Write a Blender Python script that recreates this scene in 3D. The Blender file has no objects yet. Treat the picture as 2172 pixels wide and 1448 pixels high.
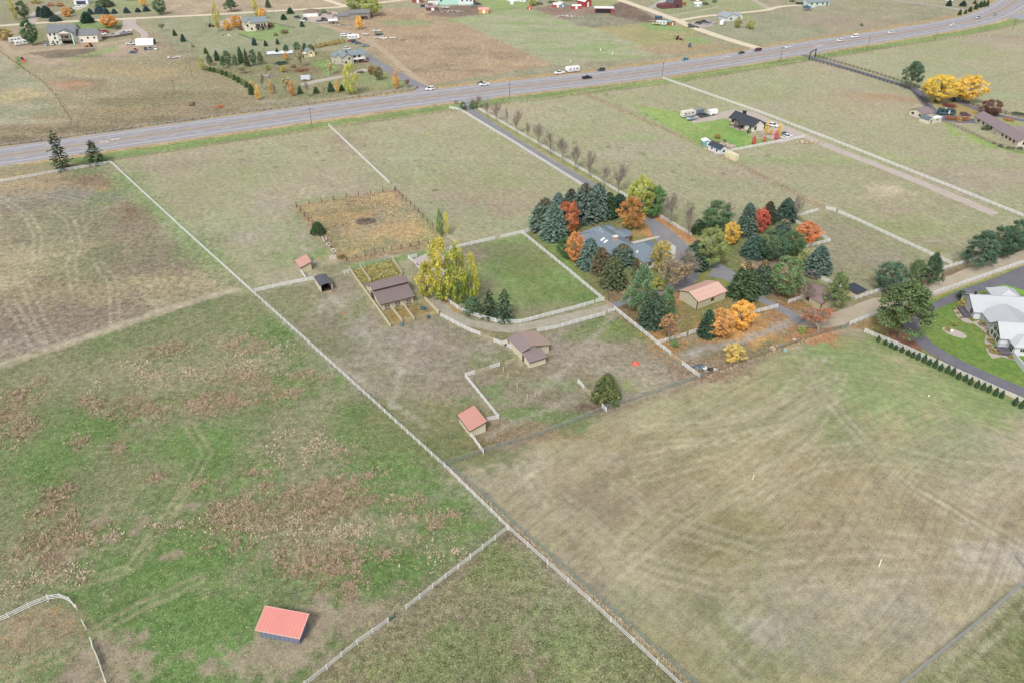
import bpy, math, random
import numpy as np
R = math.radians
# ---------------------------------------------------------------- camera, world, sun, exposure
FPX, PITCH, CH = 1650.0, R(33.0), 115.0        # focal length in photo pixels, downward pitch, camera height (m)
IW, IH = 2172.0, 1448.0
scn = bpy.context.scene
cam_d = bpy.data.cameras.new("camera"); cam = bpy.data.objects.new("camera", cam_d); scn.collection.objects.link(cam)
cam_d.sensor_fit = 'HORIZONTAL'; cam_d.sensor_width = 36.0; cam_d.lens = 36.0 * FPX / IW
cam_d.clip_start = 1.0; cam_d.clip_end = 20000.0
cam.location = (0, 0, CH); cam.rotation_euler = (R(90) - PITCH, 0, 0)
scn.camera = cam
world = bpy.data.worlds.new("World"); scn.world = world; world.use_nodes = True
nt = world.node_tree; nt.nodes.clear()
bg = nt.nodes.new('ShaderNodeBackground'); sky = nt.nodes.new('ShaderNodeTexSky'); wo = nt.nodes.new('ShaderNodeOutputWorld')
SUN_EL, SUN_AZ = R(48), R(200)
sky.sky_type = 'NISHITA'; sky.sun_disc = False; sky.sun_elevation = SUN_EL; sky.sun_rotation = SUN_AZ
sky.dust_density = 6.0; sky.air_density = 1.0; sky.ozone_density = 0.4; sky.altitude = 900
bg.inputs['Strength'].default_value = 0.135
hs = nt.nodes.new('ShaderNodeHueSaturation'); hs.inputs['Saturation'].default_value = 0.16   # overcast: a nearly grey sky
nt.links.new(sky.outputs['Color'], hs.inputs['Color']); nt.links.new(hs.outputs['Color'], bg.inputs['Color'])
nt.links.new(bg.outputs['Background'], wo.inputs['Surface'])
sun_d = bpy.data.lights.new("sun", 'SUN'); sun_d.energy = 1.75; sun_d.angle = R(12); sun_d.color = (1.0, 0.965, 0.91)
sun = bpy.data.objects.new("sun", sun_d); scn.collection.objects.link(sun)
sun.rotation_euler = (R(90) - SUN_EL, 0, R(180) - SUN_AZ)
scn.view_settings.view_transform = 'Standard'; scn.view_settings.look = 'None'
scn.view_settings.exposure = 0.39; scn.view_settings.gamma = 1.0
scn.cycles.max_bounces = 5; scn.cycles.diffuse_bounces = 3; scn.cycles.glossy_bounces = 2
scn.cycles.transparent_max_bounces = 4; scn.cycles.caustics_reflective = False; scn.cycles.caustics_refractive = False
# ---------------------------------------------------------------- survey helpers: photo pixel <-> place on the ground
SP, CP = math.sin(PITCH), math.cos(PITCH)
def P(u, v):
    """ground point seen at photo pixel (u, v)"""
    x = (u - IW/2) / FPX; y = -(v - IH/2) / FPX
    dy = CP + y*SP; dz = -SP + y*CP
    t = -CH / dz
    return (x*t, dy*t)
def pix(x, y, z=0.0):
    d = y*CP - (z-CH)*SP; k = y*SP + (z-CH)*CP
    return (IW/2 + FPX*x/d, IH/2 - FPX*k/d)
def hgt(v, vt):
    """height of something whose foot is at image row v and top at row vt"""
    Y = P(IW/2, v)[1]; k = (IH/2 - vt)/FPX
    return CH + Y*(k*CP - SP)/(CP + k*SP)
def ppm(v):
    """photo pixels per metre, across the view, on the ground at row v"""
    Y = P(IW/2, v)[1]; return FPX/(Y*CP + CH*SP)
C = scn.collection
def srgb(c):
    if isinstance(c, str):
        c = c.lstrip('#'); c = tuple(int(c[i:i+2], 16) for i in (0, 2, 4))
    r = []
    for q in c:
        q = q/255.0
        r.append(q/12.92 if q <= .04045 else ((q+.055)/1.055)**2.4)
    l = .25*r[0]+.65*r[1]+.10*r[2]
    return tuple(l+(q-l)*SATN for q in r)
SATN = .84
def tag(o, label=None, cat=None, group=None, kind=None):
    if label: o['label'] = label
    if cat: o['category'] = cat
    if group: o['group'] = group
    if kind: o['kind'] = kind
    return o
def thing(name, label, cat, loc=(0, 0, 0), rz=0.0, group=None):
    o = bpy.data.objects.new(name, None); C.objects.link(o)
    o.empty_display_size = .5
    o.location = loc if len(loc) == 3 else (loc[0], loc[1], 0); o.rotation_euler = (0, 0, rz)
    return tag(o, label, cat, group)
def copy_tree(o, parent=None):
    c = o.copy(); C.objects.link(c)
    if parent is not None: c.parent = parent
    for ch in list(KIDS.get(o.name, [])):
        k = copy_tree(ch, c)
        KIDS.setdefault(c.name, []).append(k)
    return c
KIDS = {}
def setp(o, parent):
    o.parent = parent; KIDS.setdefault(parent.name, []).append(o)
class MB:
    """collects simple shapes and links them as one mesh"""
    def __init__(s): s.v = []; s.f = []
    def poly(s, pts):
        n = len(s.v); s.v += [tuple(p) for p in pts]; s.f.append(tuple(range(n, n+len(pts)))); return s
    def hexa(s, b, t):
        n = len(s.v); s.v += [tuple(p) for p in b] + [tuple(p) for p in t]; k = len(b)
        s.f.append(tuple(n+i for i in reversed(range(k)))); s.f.append(tuple(n+k+i for i in range(k)))
        for i in range(k):
            j = (i+1) % k; s.f.append((n+i, n+j, n+k+j, n+k+i))
        return s
    def box(s, x0, x1, y0, y1, z0, z1):
        return s.hexa([(x0,y0,z0),(x1,y0,z0),(x1,y1,z0),(x0,y1,z0)], [(x0,y0,z1),(x1,y0,z1),(x1,y1,z1),(x0,y1,z1)])
    def slab(s, pts, th):
        return s.hexa([(p[0],p[1],p[2]-th) for p in pts], pts)
    def beam(s, a, b, w, h=None):
        """rectangular bar from a to b, w wide (level), h high"""
        h = h or w; a = np.array(a, float); b = np.array(b, float); d = b-a; d /= (np.linalg.norm(d)+1e-9)
        up = np.array((0,0,1.)) if abs(d[2]) < .95 else np.array((0,1.,0))
        r = np.cross(d, up); r /= np.linalg.norm(r); q = np.cross(r, d)
        r = r*w/2; q = q*h/2
        return s.hexa([a-r-q, a+r-q, a+r+q, a-r+q], [b-r-q, b+r-q, b+r+q, b-r+q])
    def tube(s, a, b, r0, r1=None, n=6, cap=True):
        r1 = r0 if r1 is None else r1
        a = np.array(a, float); b = np.array(b, float); d = b-a; d /= (np.linalg.norm(d)+1e-9)
        up = np.array((0,0,1.)) if abs(d[2]) < .9 else np.array((1.,0,0))
        x = np.cross(d, up); x /= np.linalg.norm(x); y = np.cross(d, x); k = len(s.v)
        for (c, r) in ((a, r0), (b, r1)):
            for i in range(n):
                t = 2*math.pi*i/n; s.v.append(tuple(c + r*(math.cos(t)*x + math.sin(t)*y)))
        for i in range(n):
            j = (i+1) % n; s.f.append((k+i, k+j, k+n+j, k+n+i))
        if cap: s.f.append(tuple(k+n+i for i in range(n))); s.f.append(tuple(k+i for i in reversed(range(n))))
        return s
    def lathe(s, prof, cx=0, cy=0, n=12, sy=1.0):
        k = len(s.v)
        for (r, z) in prof:
            for i in range(n):
                t = 2*math.pi*i/n; s.v.append((cx + r*math.cos(t), cy + sy*r*math.sin(t), z))
        for a in range(len(prof)-1):
            for i in range(n):
                j = (i+1) % n; s.f.append((k+a*n+i, k+a*n+j, k+(a+1)*n+j, k+(a+1)*n+i))
        s.f.append(tuple(k+(len(prof)-1)*n+i for i in range(n)))
        return s
    def mesh(s, name, mat):
        me = bpy.data.meshes.new(name); me.from_pydata(s.v, [], s.f)
        if mat: me.materials.append(mat)
        return me
    def build(s, name, mat, parent=None, smooth=False):
        me = s.mesh(name, mat)
        if smooth: me.polygons.foreach_set('use_smooth', [True]*len(me.polygons))
        o = bpy.data.objects.new(name, me); C.objects.link(o)
        if parent is not None: setp(o, parent)
        return o
def struct(o): o['kind'] = 'structure'; return o
# ---------------------------------------------------------------- materials
def newmat(name):
    m = bpy.data.materials.new(name); m.use_nodes = True; n = m.node_tree; n.nodes.clear()
    out = n.nodes.new('ShaderNodeOutputMaterial'); b = n.nodes.new('ShaderNodeBsdfPrincipled')
    n.links.new(b.outputs['BSDF'], out.inputs['Surface']); return m, n, b
def nd(n, t, **k):
    x = n.nodes.new(t)
    for a, b in k.items():
        if a.startswith('i_'): x.inputs[a[2:].replace('_', ' ')].default_value = b
        else: setattr(x, a, b)
    return x
def mth(n, op, a, b=None, clamp=False):
    x = n.nodes.new('ShaderNodeMath'); x.operation = op; x.use_clamp = clamp
    for i, q in enumerate((a, b)):
        if q is None: continue
        if isinstance(q, (int, float)): x.inputs[i].default_value = q
        else: n.links.new(q, x.inputs[i])
    return x.outputs[0]
def vscale(n, col, fac):
    x = n.nodes.new('ShaderNodeVectorMath'); x.operation = 'SCALE'
    n.links.new(col, x.inputs[0]); n.links.new(fac, x.inputs['Scale']); return x.outputs[0]
def mixc(n, fac, a, b):
    x = n.nodes.new('ShaderNodeMix'); x.data_type = 'RGBA'
    for s_, q in ((0, fac), (6, a), (7, b)):
        if isinstance(q, (int, float)): x.inputs[s_].default_value = q
        elif isinstance(q, tuple): x.inputs[s_].default_value = (*q, 1) if len(q) == 3 else q
        else: n.links.new(q, x.inputs[s_])
    return x.outputs[2]
_mats = {}
def M(name, col, rough=.8, var=.18, scale=1.5, metal=0.0, ribs=0.0, ribdir='X', ribamt=.25, spec=.3):
    """painted or plain surface: colour with blotches, fine grain and optional ribs/boards"""
    if name in _mats: return _mats[name]
    m, n, b = newmat(name); c = srgb(col)
    tc = nd(n, 'ShaderNodeTexCoord'); n1 = nd(n, 'ShaderNodeTexNoise'); n1.inputs['Scale'].default_value = scale
    n1.inputs['Detail'].default_value = 5; n1.inputs['Roughness'].default_value = .65
    n.links.new(tc.outputs['Object'], n1.inputs['Vector'])
    f = mth(n, 'ADD', mth(n, 'MULTIPLY', n1.outputs['Fac'], 2*var), 1-var)
    if ribs:
        w = nd(n, 'ShaderNodeTexWave'); w.bands_direction = 'X'; w.inputs['Scale'].default_value = .314*ribs*.2
        sp = nd(n, 'ShaderNodeSeparateXYZ'); cb = nd(n, 'ShaderNodeCombineXYZ'); n.links.new(tc.outputs['Object'], sp.inputs[0])
        n.links.new({'X': sp.outputs[0], 'Y': sp.outputs[1]}.get(ribdir) or mth(n, 'ADD', sp.outputs[0], sp.outputs[1]), cb.inputs[0])
        w.inputs['Distortion'].default_value = 0; n.links.new(cb.outputs[0], w.inputs['Vector'])
        g = mth(n, 'POWER', w.outputs['Fac'], 3.0)
        f = mth(n, 'MULTIPLY', f, mth(n, 'SUBTRACT', 1+ribamt*.4, mth(n, 'MULTIPLY', g, ribamt)))
    rgb = nd(n, 'ShaderNodeRGB'); rgb.outputs[0].default_value = (*c, 1)
    st_ = nd(n, 'ShaderNodeTexNoise'); st_.inputs['Scale'].default_value = .35; st_.inputs['Detail'].default_value = 6; st_.inputs['Roughness'].default_value = .75; n.links.new(tc.outputs['Object'], st_.inputs['Vector'])
    f = mth(n, 'MULTIPLY', f, mth(n, 'ADD', 1-var*.8, mth(n, 'MULTIPLY', st_.outputs['Fac'], var*1.6)))
    n.links.new(vscale(n, rgb.outputs[0], f), b.inputs['Base Color'])
    b.inputs['Roughness'].default_value = rough; b.inputs['Metallic'].default_value = metal
    b.inputs['Specular IOR Level'].default_value = spec
    _mats[name] = m; return m
# ---------------------------------------------------------------- noise for colouring the land
_rs = np.random.RandomState(7); _tab = _rs.rand(512, 512)
def vnoise(x, y, s=0):
    x = x + s*37.7; y = y + s*91.3
    xi = np.floor(x).astype(int); yi = np.floor(y).astype(int); fx = x-xi; fy = y-yi
    fx = fx*fx*(3-2*fx); fy = fy*fy*(3-2*fy)
    a = _tab[xi % 512, yi % 512]; b = _tab[(xi+1) % 512, yi % 512]; c = _tab[xi % 512, (yi+1) % 512]; d = _tab[(xi+1) % 512, (yi+1) % 512]
    return (a*(1-fx)+b*fx)*(1-fy) + (c*(1-fx)+d*fx)*fy
def fbm(x, y, s=0, o=4, g=.55):
    t = 0; a = 1; n = 0
    for i in range(o):
        t = t + a*vnoise(x*2**i, y*2**i, s+i); n += a; a *= g
    return t/n
# ---------------------------------------------------------------- the land: one sheet
vs = np.arange(1500., -24., -2.3); rows = [P(IW/2, v)[1] for v in vs]
rows = [-3000, -900, -300, -80, 10, 45] + rows + [rows[-1]+12, rows[-1]+30, rows[-1]+70, rows[-1]+150, 1200, 1800, 3000, 6000]
rows = np.array(rows); sc = np.linspace(-1, 1, 820)
xs_out = np.array([1.06, 1.2, 1.5, 2.2, 4.0])
sc = np.concatenate([-xs_out[::-1], sc, xs_out])
hw = 1.07*(42 + .553*np.clip(rows, 60, 900)); hw[-4:] = (900, 1100, 1500, 2500); hw[:5] = (900, 500, 200, 120, 90)
X = sc[None, :]*hw[:, None]; X[:, :2] *= 1.6; X[:, -2:] *= 1.6
Y = np.repeat(rows[:, None], len(sc), 1)
nr, nc = X.shape; gx = X.ravel(); gy = Y.ravel()
dd = gy*CP + CH*SP; ok = dd > 20
GU = np.where(ok, IW/2 + FPX*gx/np.maximum(dd, 1), -9999); GV = np.where(ok, IH/2 - FPX*(gy*SP - CH*CP)/np.maximum(dd, 1), 9999)
col = np.zeros((gx.size, 3)); par = np.zeros((gx.size, 3))
# par: r = rough tufts, g = mowing streaks, b = fallen leaves
def lin(c): return np.array(srgb(c))
AX = R(118.0)
def rot(a, x=None, y=None):
    x = gx if x is None else x; y = gy if y is None else y
    return x*math.cos(a)+y*math.sin(a), -x*math.sin(a)+y*math.cos(a)
big = fbm(gx/45, gy/45, 1); mid = fbm(gx/14, gy/14, 5); sml = fbm(gx/4., gy/4., 9)
tan_, grn_ = lin('#ada085'), lin('#969869')
w = np.clip((big*.6+mid*.4-.5)*3+.5, 0, 1)[:, None]
col[:] = tan_*(1-w)+grn_*w
par[:, 0] = .35; par[:, 1] = .35
def sdist(poly, U=None, V=None, closed=True):
    U = GU if U is None else U; V = GV if V is None else V
    best = np.full(U.shape, 1e9); ins = np.zeros(U.shape, bool); n = len(poly)
    for i in range(n if closed else n-1):
        (x0, y0), (x1, y1) = poly[i], poly[(i+1) % n]
        dx, dy = x1-x0, y1-y0; t = np.clip(((U-x0)*dx+(V-y0)*dy)/(dx*dx+dy*dy+1e-9), 0, 1)
        best = np.minimum(best, (U-x0-t*dx)**2+(V-y0-t*dy)**2)
        if closed:
            c = ((y0 > V) != (y1 > V)) & (U < (x1-x0)*(V-y0)/(y1-y0+1e-12)+x0); ins ^= c
    d = np.sqrt(best); return np.where(ins, -d, d) if closed else d
def _sel(pts, pad):
    a = np.array(pts); lo = a.min(0)-pad; hi = a.max(0)+pad
    return np.nonzero((gx > lo[0]) & (gx < hi[0]) & (gy > lo[1]) & (gy < hi[1]))[0]
def _mix(i, k, c, tuft, mow, leaf, vary=None, s=3):
    k = k[:, None]
    if c is not None:
        cc = lin(c)[None, :]
        if vary is not None:
            q = np.clip((fbm(gx[i]/9, gy[i]/9, s)*.6+fbm(gx[i]/2.2, gy[i]/2.2, s+4)*.4-.5)*3.4+.5, 0, 1)[:, None]
            cc = cc*(1-q)+lin(vary)[None, :]*q
        col[i] = col[i]*(1-k)+cc*k
    for j, p in enumerate((tuft, mow, leaf)):
        if p is not None: par[i, j] = par[i, j]*(1-k[:, 0])+p*k[:, 0]
def field(px, c, vary=None, soft=1.2, amt=1.0, wob=1.0, tuft=None, mow=None, leaf=None, s=3):
    """colour a field whose corners are surveyed at photo pixels; soft/wobble in metres"""
    pts = [P(*q) for q in px]; i = _sel(pts, soft+wob+2)
    d = sdist(pts, gx[i], gy[i]) + wob*2*(fbm(gx[i]/5, gy[i]/5, s+2)-.5)
    _mix(i, np.clip(.5-d/soft/2, 0, 1)*amt, c, tuft, mow, leaf, vary, s)
def track(px, width, c, soft=.5, amt=.8, wob=.4, twin=0, tuft=None, mow=None, leaf=None, vary=None, s=3):
    pts = [P(*q) for q in px]; i = _sel(pts, width+twin+soft+wob+2)
    d = sdist(pts, gx[i], gy[i], closed=False)
    if twin: d = np.abs(d-twin/2)
    d = d-width/2 + wob*2*(fbm(gx[i]/3, gy[i]/3, s+2)-.5)
    br = .45+.9*fbm(gx[i]/6, gy[i]/6, s+8)
    _mix(i, np.clip(.5-d/soft/2, 0, 1)*np.clip(amt*br, 0, 1), c, tuft, mow, leaf, vary, s)
def blob(u, v, rx, ry, c, amt=.8, vary=None, tuft=None, mow=None, leaf=None, s=3, sharp=1.6):
    """an uneven patch; rx, ry in metres (across, away)"""
    x0, y0 = P(u, v); i = np.nonzero((np.abs(gx-x0) < rx*2.2) & (np.abs(gy-y0) < ry*2.2))[0]
    if not len(i): return
    ry = ry*1.25; q = np.hypot((gx[i]-x0)/rx, (gy[i]-y0)/ry) + 1.9*(fbm(gx[i]/(rx*.35+1), gy[i]/(rx*.35+1), s+u)-.5) + 1.3*(fbm(gx[i]/1.7, gy[i]/1.7, s+v, 3, .7)-.5)
    _mix(i, np.clip((1.15-q)*sharp, 0, 1)*amt, c, tuft, mow, leaf, vary, s)
# --- beyond the highway
field([(-300,-60),(2600,-60),(2600,60),(2140,20),(1990,58),(1700,102),(900,208),(0,333),(-300,370)], '#a2977c', '#8f8f6c', wob=3, tuft=.8, mow=.15)
field([(330,-30),(1000,-30),(880,6),(700,14),(430,30),(345,32)], '#a58f78', '#b5a384', tuft=1, mow=.2)
field([(0,-30),(340,-30),(345,32),(200,42),(0,52)], '#8c8f68', '#9c8f70', tuft=.7, mow=0)
field([(300,40),(430,35),(640,28),(720,60),(760,95),(600,112),(480,130),(400,128),(340,80)], '#9a9a79', '#8b9168', tuft=.5, mow=.1)
field([(0,62),(60,58),(240,54),(300,40),(400,128),(470,150),(560,215),(480,240),(0,305)], '#9b9070', '#a89a78', tuft=1, mow=.2, wob=3)
field([(0,85),(60,92),(290,92),(330,110),(120,140),(30,130),(0,118)], '#a08d74', '#b09a80', tuft=.5)
field([(0,118),(28,132),(87,172),(113,198),(150,262),(0,272)], '#989778', '#a69b80', tuft=.5, mow=.5, wob=.6)
field([(0,190),(60,188),(110,200),(60,213),(0,222)], '#a99a6a', '#b8a878', soft=3, tuft=1)
field([(0,268),(150,258),(480,200),(560,205),(500,240),(0,306)], '#8d7f64', '#a08e6c', tuft=1.2, mow=0, wob=2)
field([(62,113),(120,106),(200,102),(210,112),(150,122),(100,124)], '#6e6256', '#8a7a66', tuft=1)
field([(140,125),(190,112),(250,96),(248,106),(200,122),(150,130)], '#879a55', '#94a062', tuft=.5)
field([(100,172),(140,168),(195,174),(200,182),(165,193),(125,190)], '#b98e6c', '#a87b5c', soft=1.5, tuft=.3)
field([(100,165),(140,163),(240,170),(205,185),(210,178),(150,171)], '#7a6a55', '#8d7a60', soft=2, tuft=1, amt=.6)
field([(170,130),(420,130),(520,190),(540,205),(300,165),(200,155)], '#a79468', '#938662', soft=4, tuft=1, amt=.8)
field([(200,210),(330,190),(520,200),(420,218),(250,240)], '#7f7c5a', '#93805c', soft=4, tuft=1.2, amt=.7)
field([(30,118),(45,120),(50,145),(36,148)], '#5f7f3a', '#73924a', tuft=.6, soft=1)
field([(150,-5),(345,-5),(345,28),(210,32),(130,30)], '#8a9560', '#9a9a6c', soft=3)
field([(155,48),(275,46),(262,60),(215,68),(160,68)], '#6f8f46', '#839a55', soft=1.5)
field([(60,62),(98,58),(100,90),(60,96),(30,82)], '#7f9156', '#947f60', soft=2)
field([(505,73),(520,62),(575,48),(622,62),(602,76),(561,89)], '#7b9a4e', '#8aa35a', tuft=.2, mow=.3, wob=.3, soft=.8)
field([(427,125),(470,112),(610,108),(700,108),(790,128),(880,182),(700,208),(550,212),(470,150)], '#7d8556', '#948b62', tuft=.9, mow=0, wob=2)
field([(660,135),(700,128),(720,150),(690,160)], '#6d9a3e', '#7fa24c', soft=1.5)
field([(757,150),(820,150),(860,180),(770,192)], '#7b9650', '#959062', soft=2)
field([(690,40),(770,16),(985,22),(1180,137),(905,181),(880,176),(790,110),(700,60)], '#a78b6c', '#b59a77', tuft=1, mow=.25, wob=1, s=11)
field([(800,45),(890,42),(930,50),(880,56),(810,54)], '#8b9c62', '#97a36c', soft=2, amt=.8)
for (u,v,a,b) in [(905,150,14,5),(935,140,13,5),(990,115,22,5),(960,105,20,5),(1070,123,10,3),(900,80,16,4),(1000,150,16,3)]:
    blob(u, v, a, b, '#8a7560', .75, vary='#9b8870', tuft=1.2)
field([(955,40),(1100,18),(1135,20),(1240,45),(1330,62),(1420,118),(1178,139)], '#97a072', '#a39f7e', tuft=.3, mow=.8, wob=.6, s=14)
for (u,v,a,b) in [(980,44,18,8),(1080,30,30,10),(1120,50,30,5),(1180,66,36,6),(1210,105,28,6),(1270,100,20,10),(1150,90,20,4),(1300,120,26,4)]:
    blob(u, v, a, b, '#7f9c52', .7, vary='#8ea160', mow=.6)
field([(900,32),(940,15),(1010,12),(1045,22),(1035,30),(960,38)], '#8f7868', '#7d6a5c', tuft=.6)
field([(1010,-5),(1110,-5),(1125,16),(1060,24),(1030,18)], '#7f9c4c', '#92a260', tuft=.2)
field([(1130,20),(1180,8),(1260,14),(1290,28),(1250,45),(1195,42)], '#8a7263', '#9a8270', tuft=.4, wob=.8)
field([(1195,40),(1260,27),(1320,40),(1380,50),(1260,60),(1225,55)], '#97937a', '#84806a', tuft=1)
field([(1298,6),(1330,6),(1395,42),(1370,50),(1290,32)], '#6b5a50', '#86705f', tuft=.3, wob=.6)
field([(1210,-5),(1330,-5),(1300,12),(1290,22),(1250,14)], '#8f9a60', '#a3a070', tuft=.6)
field([(1255,60),(1380,48),(1455,52),(1490,85),(1530,100),(1450,115),(1405,112)], '#97985a', '#a89a6a', tuft=.6, mow=.2, wob=1.5)
field([(1350,50),(1420,50),(1465,68),(1380,65)], '#76a045', '#84a455', soft=1.5, amt=.8)
field([(1450,78),(1510,84),(1500,92),(1460,100)], '#7fa34e', '#8fa55a', soft=2, amt=.8)
field([(1330,100),(1440,92),(1560,100),(1460,113),(1400,116)], '#a88c6a', '#b39a76', soft=3, amt=.8, tuft=.8)
field([(1385,-5),(1600,-5),(1640,20),(1520,28),(1440,38),(1390,18)], '#8a9a60', '#9a9a70', tuft=.4)
field([(1575,30),(1650,50),(1640,62),(1580,45)], '#86a04a', '#95a45c', soft=1.5)
field([(1480,60),(1640,30),(1740,40),(1720,95),(1610,102)], '#9a987a', '#8f9270', tuft=.4, mow=.3)
field([(1690,28),(1760,30),(1960,52),(1800,66),(1690,52)], '#a48f76', '#98907a', soft=5, tuft=.5, amt=.8)
# --- between the highway and the fields
HWY = [(-420,398),(0,333),(480,265),(900,208),(1380,152),(1700,103),(1850,80),(1990,58),(2070,42),(2118,25),(2150,6),(2172,-12),(2192,-34),(2210,-60)]
hw_w = [P(*q) for q in HWY]
dh = sdist(hw_w, closed=False, U=gx, V=gy)
def side(pts):
    # signed: +1 on the far side of the highway centre line
    u = np.array([q[0] for q in HWY]); v = np.array([q[1] for q in HWY])
    return np.where(GV < np.interp(GU, u, v), 1, -1)
sd = side(hw_w)
def band(lo, hi, sgn, c, vary, amt=1, soft=1.0, tuft=None, s=3, wob=1.5):
    q = dh + wob*2*(fbm(gx/5, gy/5, s+2)-.5)
    k = np.clip((q-lo)/soft+.5, 0, 1)*np.clip((hi-q)/soft+.5, 0, 1)*(sd == sgn)*amt*(GV > -100)
    i = np.nonzero(k > 0)[0]; _mix(i, k[i], c, tuft, 0, None, vary, s)
band(11, 27, -1, '#6f9040', '#85994f', tuft=.7, soft=2, s=21)
band(25.5, 28, -1, '#8d7d62', '#9a8a6a', tuft=1, s=22, amt=.8, wob=.8)
band(11, 16.5, -1, '#c0a274', '#b0925f', s=23, wob=1.2)
band(11, 19, 1, '#a8905e', '#b89a62', s=24, tuft=1)
for (u,v,a,b,c,k) in [(60,300,26,5,'#75684f',.7),(200,275,26,5,'#7a6c52',.7),(330,255,26,5,'#7d6f54',.7),(450,235,24,4,'#85765a',.6),(560,222,24,4,'#86795a',.6),(300,215,30,8,'#7c7a55',.6),(420,200,26,8,'#84805c',.6),(250,235,22,5,'#a8905e',.6),(380,180,24,6,'#8a8a62',.5),(240,150,36,6,'#b09a6a',.7),(340,160,36,5,'#ab9768',.7),(200,190,18,8,'#86805c',.5),(120,215,22,9,'#8f8a68',.6),(160,240,24,8,'#93805c',.6),(500,180,16,6,'#9a8f68',.5),(350,130,20,6,'#94946c',.6),(60,170,24,8,'#8f9470',.5),(50,240,26,8,'#8a9470',.6),(110,190,8,4,'#a39478',.5),(410,125,8,8,'#8a755c',.7),(390,110,10,8,'#8f7a60',.7),(350,95,9,8,'#93806a',.6),(330,75,7,6,'#9a866c',.6),(395,82,7,3,'#a39086',.7),(405,95,7,3,'#a08c80',.6),(180,120,20,3,'#7a6c5c',.7),(640,150,20,8,'#7a5f48',.5),(500,150,20,4,'#8c7a56',.5),(560,165,20,6,'#7d8c52',.5),(720,175,20,5,'#7d9150',.6),(830,165,10,3,'#8f8a58',.5)]:
    blob(u, v, a, b, c, k, s=u % 11, tuft=1.2)
# --- pastures on the near side
field([(0,372),(232,350),(536,622),(470,618),(0,776)], '#8c8069', '#9c9072', tuft=.9, mow=.25, wob=.6, s=31)
field([(0,350),(232,345),(200,356),(0,386)], '#9a9470', '#a08a64', soft=1, tuft=.6)
for (u,v,a,b,c,k) in [(195,368,10,5,'#7a8f55',.8),(250,400,8,16,'#73904f',.8),(60,372,16,3,'#a8946a',.9),(200,385,14,6,'#8f7358',.7),(30,400,22,8,'#b09c72',.7),(90,395,18,6,'#b39a74',.7),
    (160,410,18,6,'#8a8c84',.45),(40,430,16,9,'#8a8a80',.4),(300,470,14,10,'#8b7660',.5),(340,520,16,8,'#8b7864',.55),(290,440,8,8,'#86694e',.7),(20,560,16,22,'#b8aa80',.6),(60,590,14,18,'#b0a27a',.5),
    (330,600,13,8,'#b5a878',.6),(390,610,16,8,'#b5a878',.6),(215,560,18,14,'#7b8258',.6),(110,480,20,14,'#7e8560',.5),(380,560,22,8,'#8a7a66',.6),(420,520,8,10,'#74904e',.6),(215,400,6,3,'#b08a5a',.8),
    (300,640,20,8,'#93886c',.5),(100,650,28,12,'#8c7466',.6),(30,700,22,12,'#8c7c70',.6),(160,690,24,8,'#89776a',.5),(180,620,20,8,'#a3936a',.5),(250,700,16,4,'#9c8c74',.5),(30,740,14,6,'#9a8f82',.6)]:
    blob(u, v, a, b, c, k, tuft=1.1, s=u % 17)
track([(237,352),(420,520),(540,625)], 9, '#8f9a68', soft=3, wob=2, amt=.9)
track([(252,372),(330,440),(460,560)], 5, '#7d9a55', soft=3, wob=2.5, amt=.8, s=4)
for t in ([(110,440),(150,470),(165,520),(150,560),(160,620)],[(210,560),(240,600),(245,680),(240,760)],[(0,420),(60,460),(80,500),(75,560)],[(20,640),(70,720),(130,790)],[(50,600),(90,690),(140,770)],[(0,430),(90,410),(180,430)],[(330,640),(430,720),(440,790),(400,880)]):
    track(t, .5, '#bdb498', twin=2.4, amt=.6, soft=.6, wob=.3)
field([(0,782),(480,625),(536,624),(1078,1122),(860,1292),(822,1320),(600,1500),(-200,1500),(-200,840)], '#6d8048', '#83855c', tuft=.7, mow=.1, wob=.5, s=33)
track([(-30,785),(0,774),(217,704),(311,670),(466,622),(500,615)], 3.2, '#b8ab8e', vary='#a89c80', amt=1.5, soft=.8, wob=.6, tuft=.2)
track([(545,630),(740,808),(940,992),(1070,1118)], 5, '#8f8664', soft=2, wob=1.2, amt=.8)
track([(585,680),(720,800),(900,960)], 6, '#5f9030', soft=3, wob=2, amt=1, s=8)
W_ = [(500,800,13,4.5),(475,845,16,5),(295,865,16,5.5),(30,860,7,11),(595,835,8,3.5),(650,800,9,4),(45,915,5,6),(480,1100,9,5),(590,1080,19,6.5),(700,1055,17,5),(770,1020,10,4),(560,1000,8,2),(420,1025,6,3),
      (330,1010,5,2),(80,1180,10,6),(640,1180,11,4),(730,1190,12,5),(670,1210,10,4),(730,1235,7,3),(740,1265,3,3),(900,1110,9,4),(960,1100,4,3),(870,1060,6,3),(160,935,4,4),(250,950,4,4),(115,1050,5,8),(140,1100,5,5),(170,1150,8,5),
      (830,1170,7,2.5),(560,1035,5,2),(430,870,10,4),(490,1160,8,3),(200,850,10,3),(730,960,5,3),(690,1030,7,3),(505,735,12,6),(350,740,10,4)]
for (u,v,a,b) in W_: blob(u, v, a*.72, b*.8, '#98805c', .8, vary='#877456', tuft=1.5, s=u % 13, sharp=1.2)
for (u,v,a,b) in [(330,790,26,8),(130,780,16,8),(560,760,20,10),(700,900,16,12),(640,950,16,10),(900,1000,14,8),(1020,1060,8,8),(780,1110,14,3),(700,1130,22,2.5),(650,1155,22,2.5),(930,1180,8,5),(420,1240,8,5),(30,1240,14,8),(130,1235,10,4),(430,1220,10,2),(380,880,12,5)]:
    blob(u, v, a, b, '#9a9074', .65, vary='#8f8a66', tuft=.8, s=v % 13)
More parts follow.
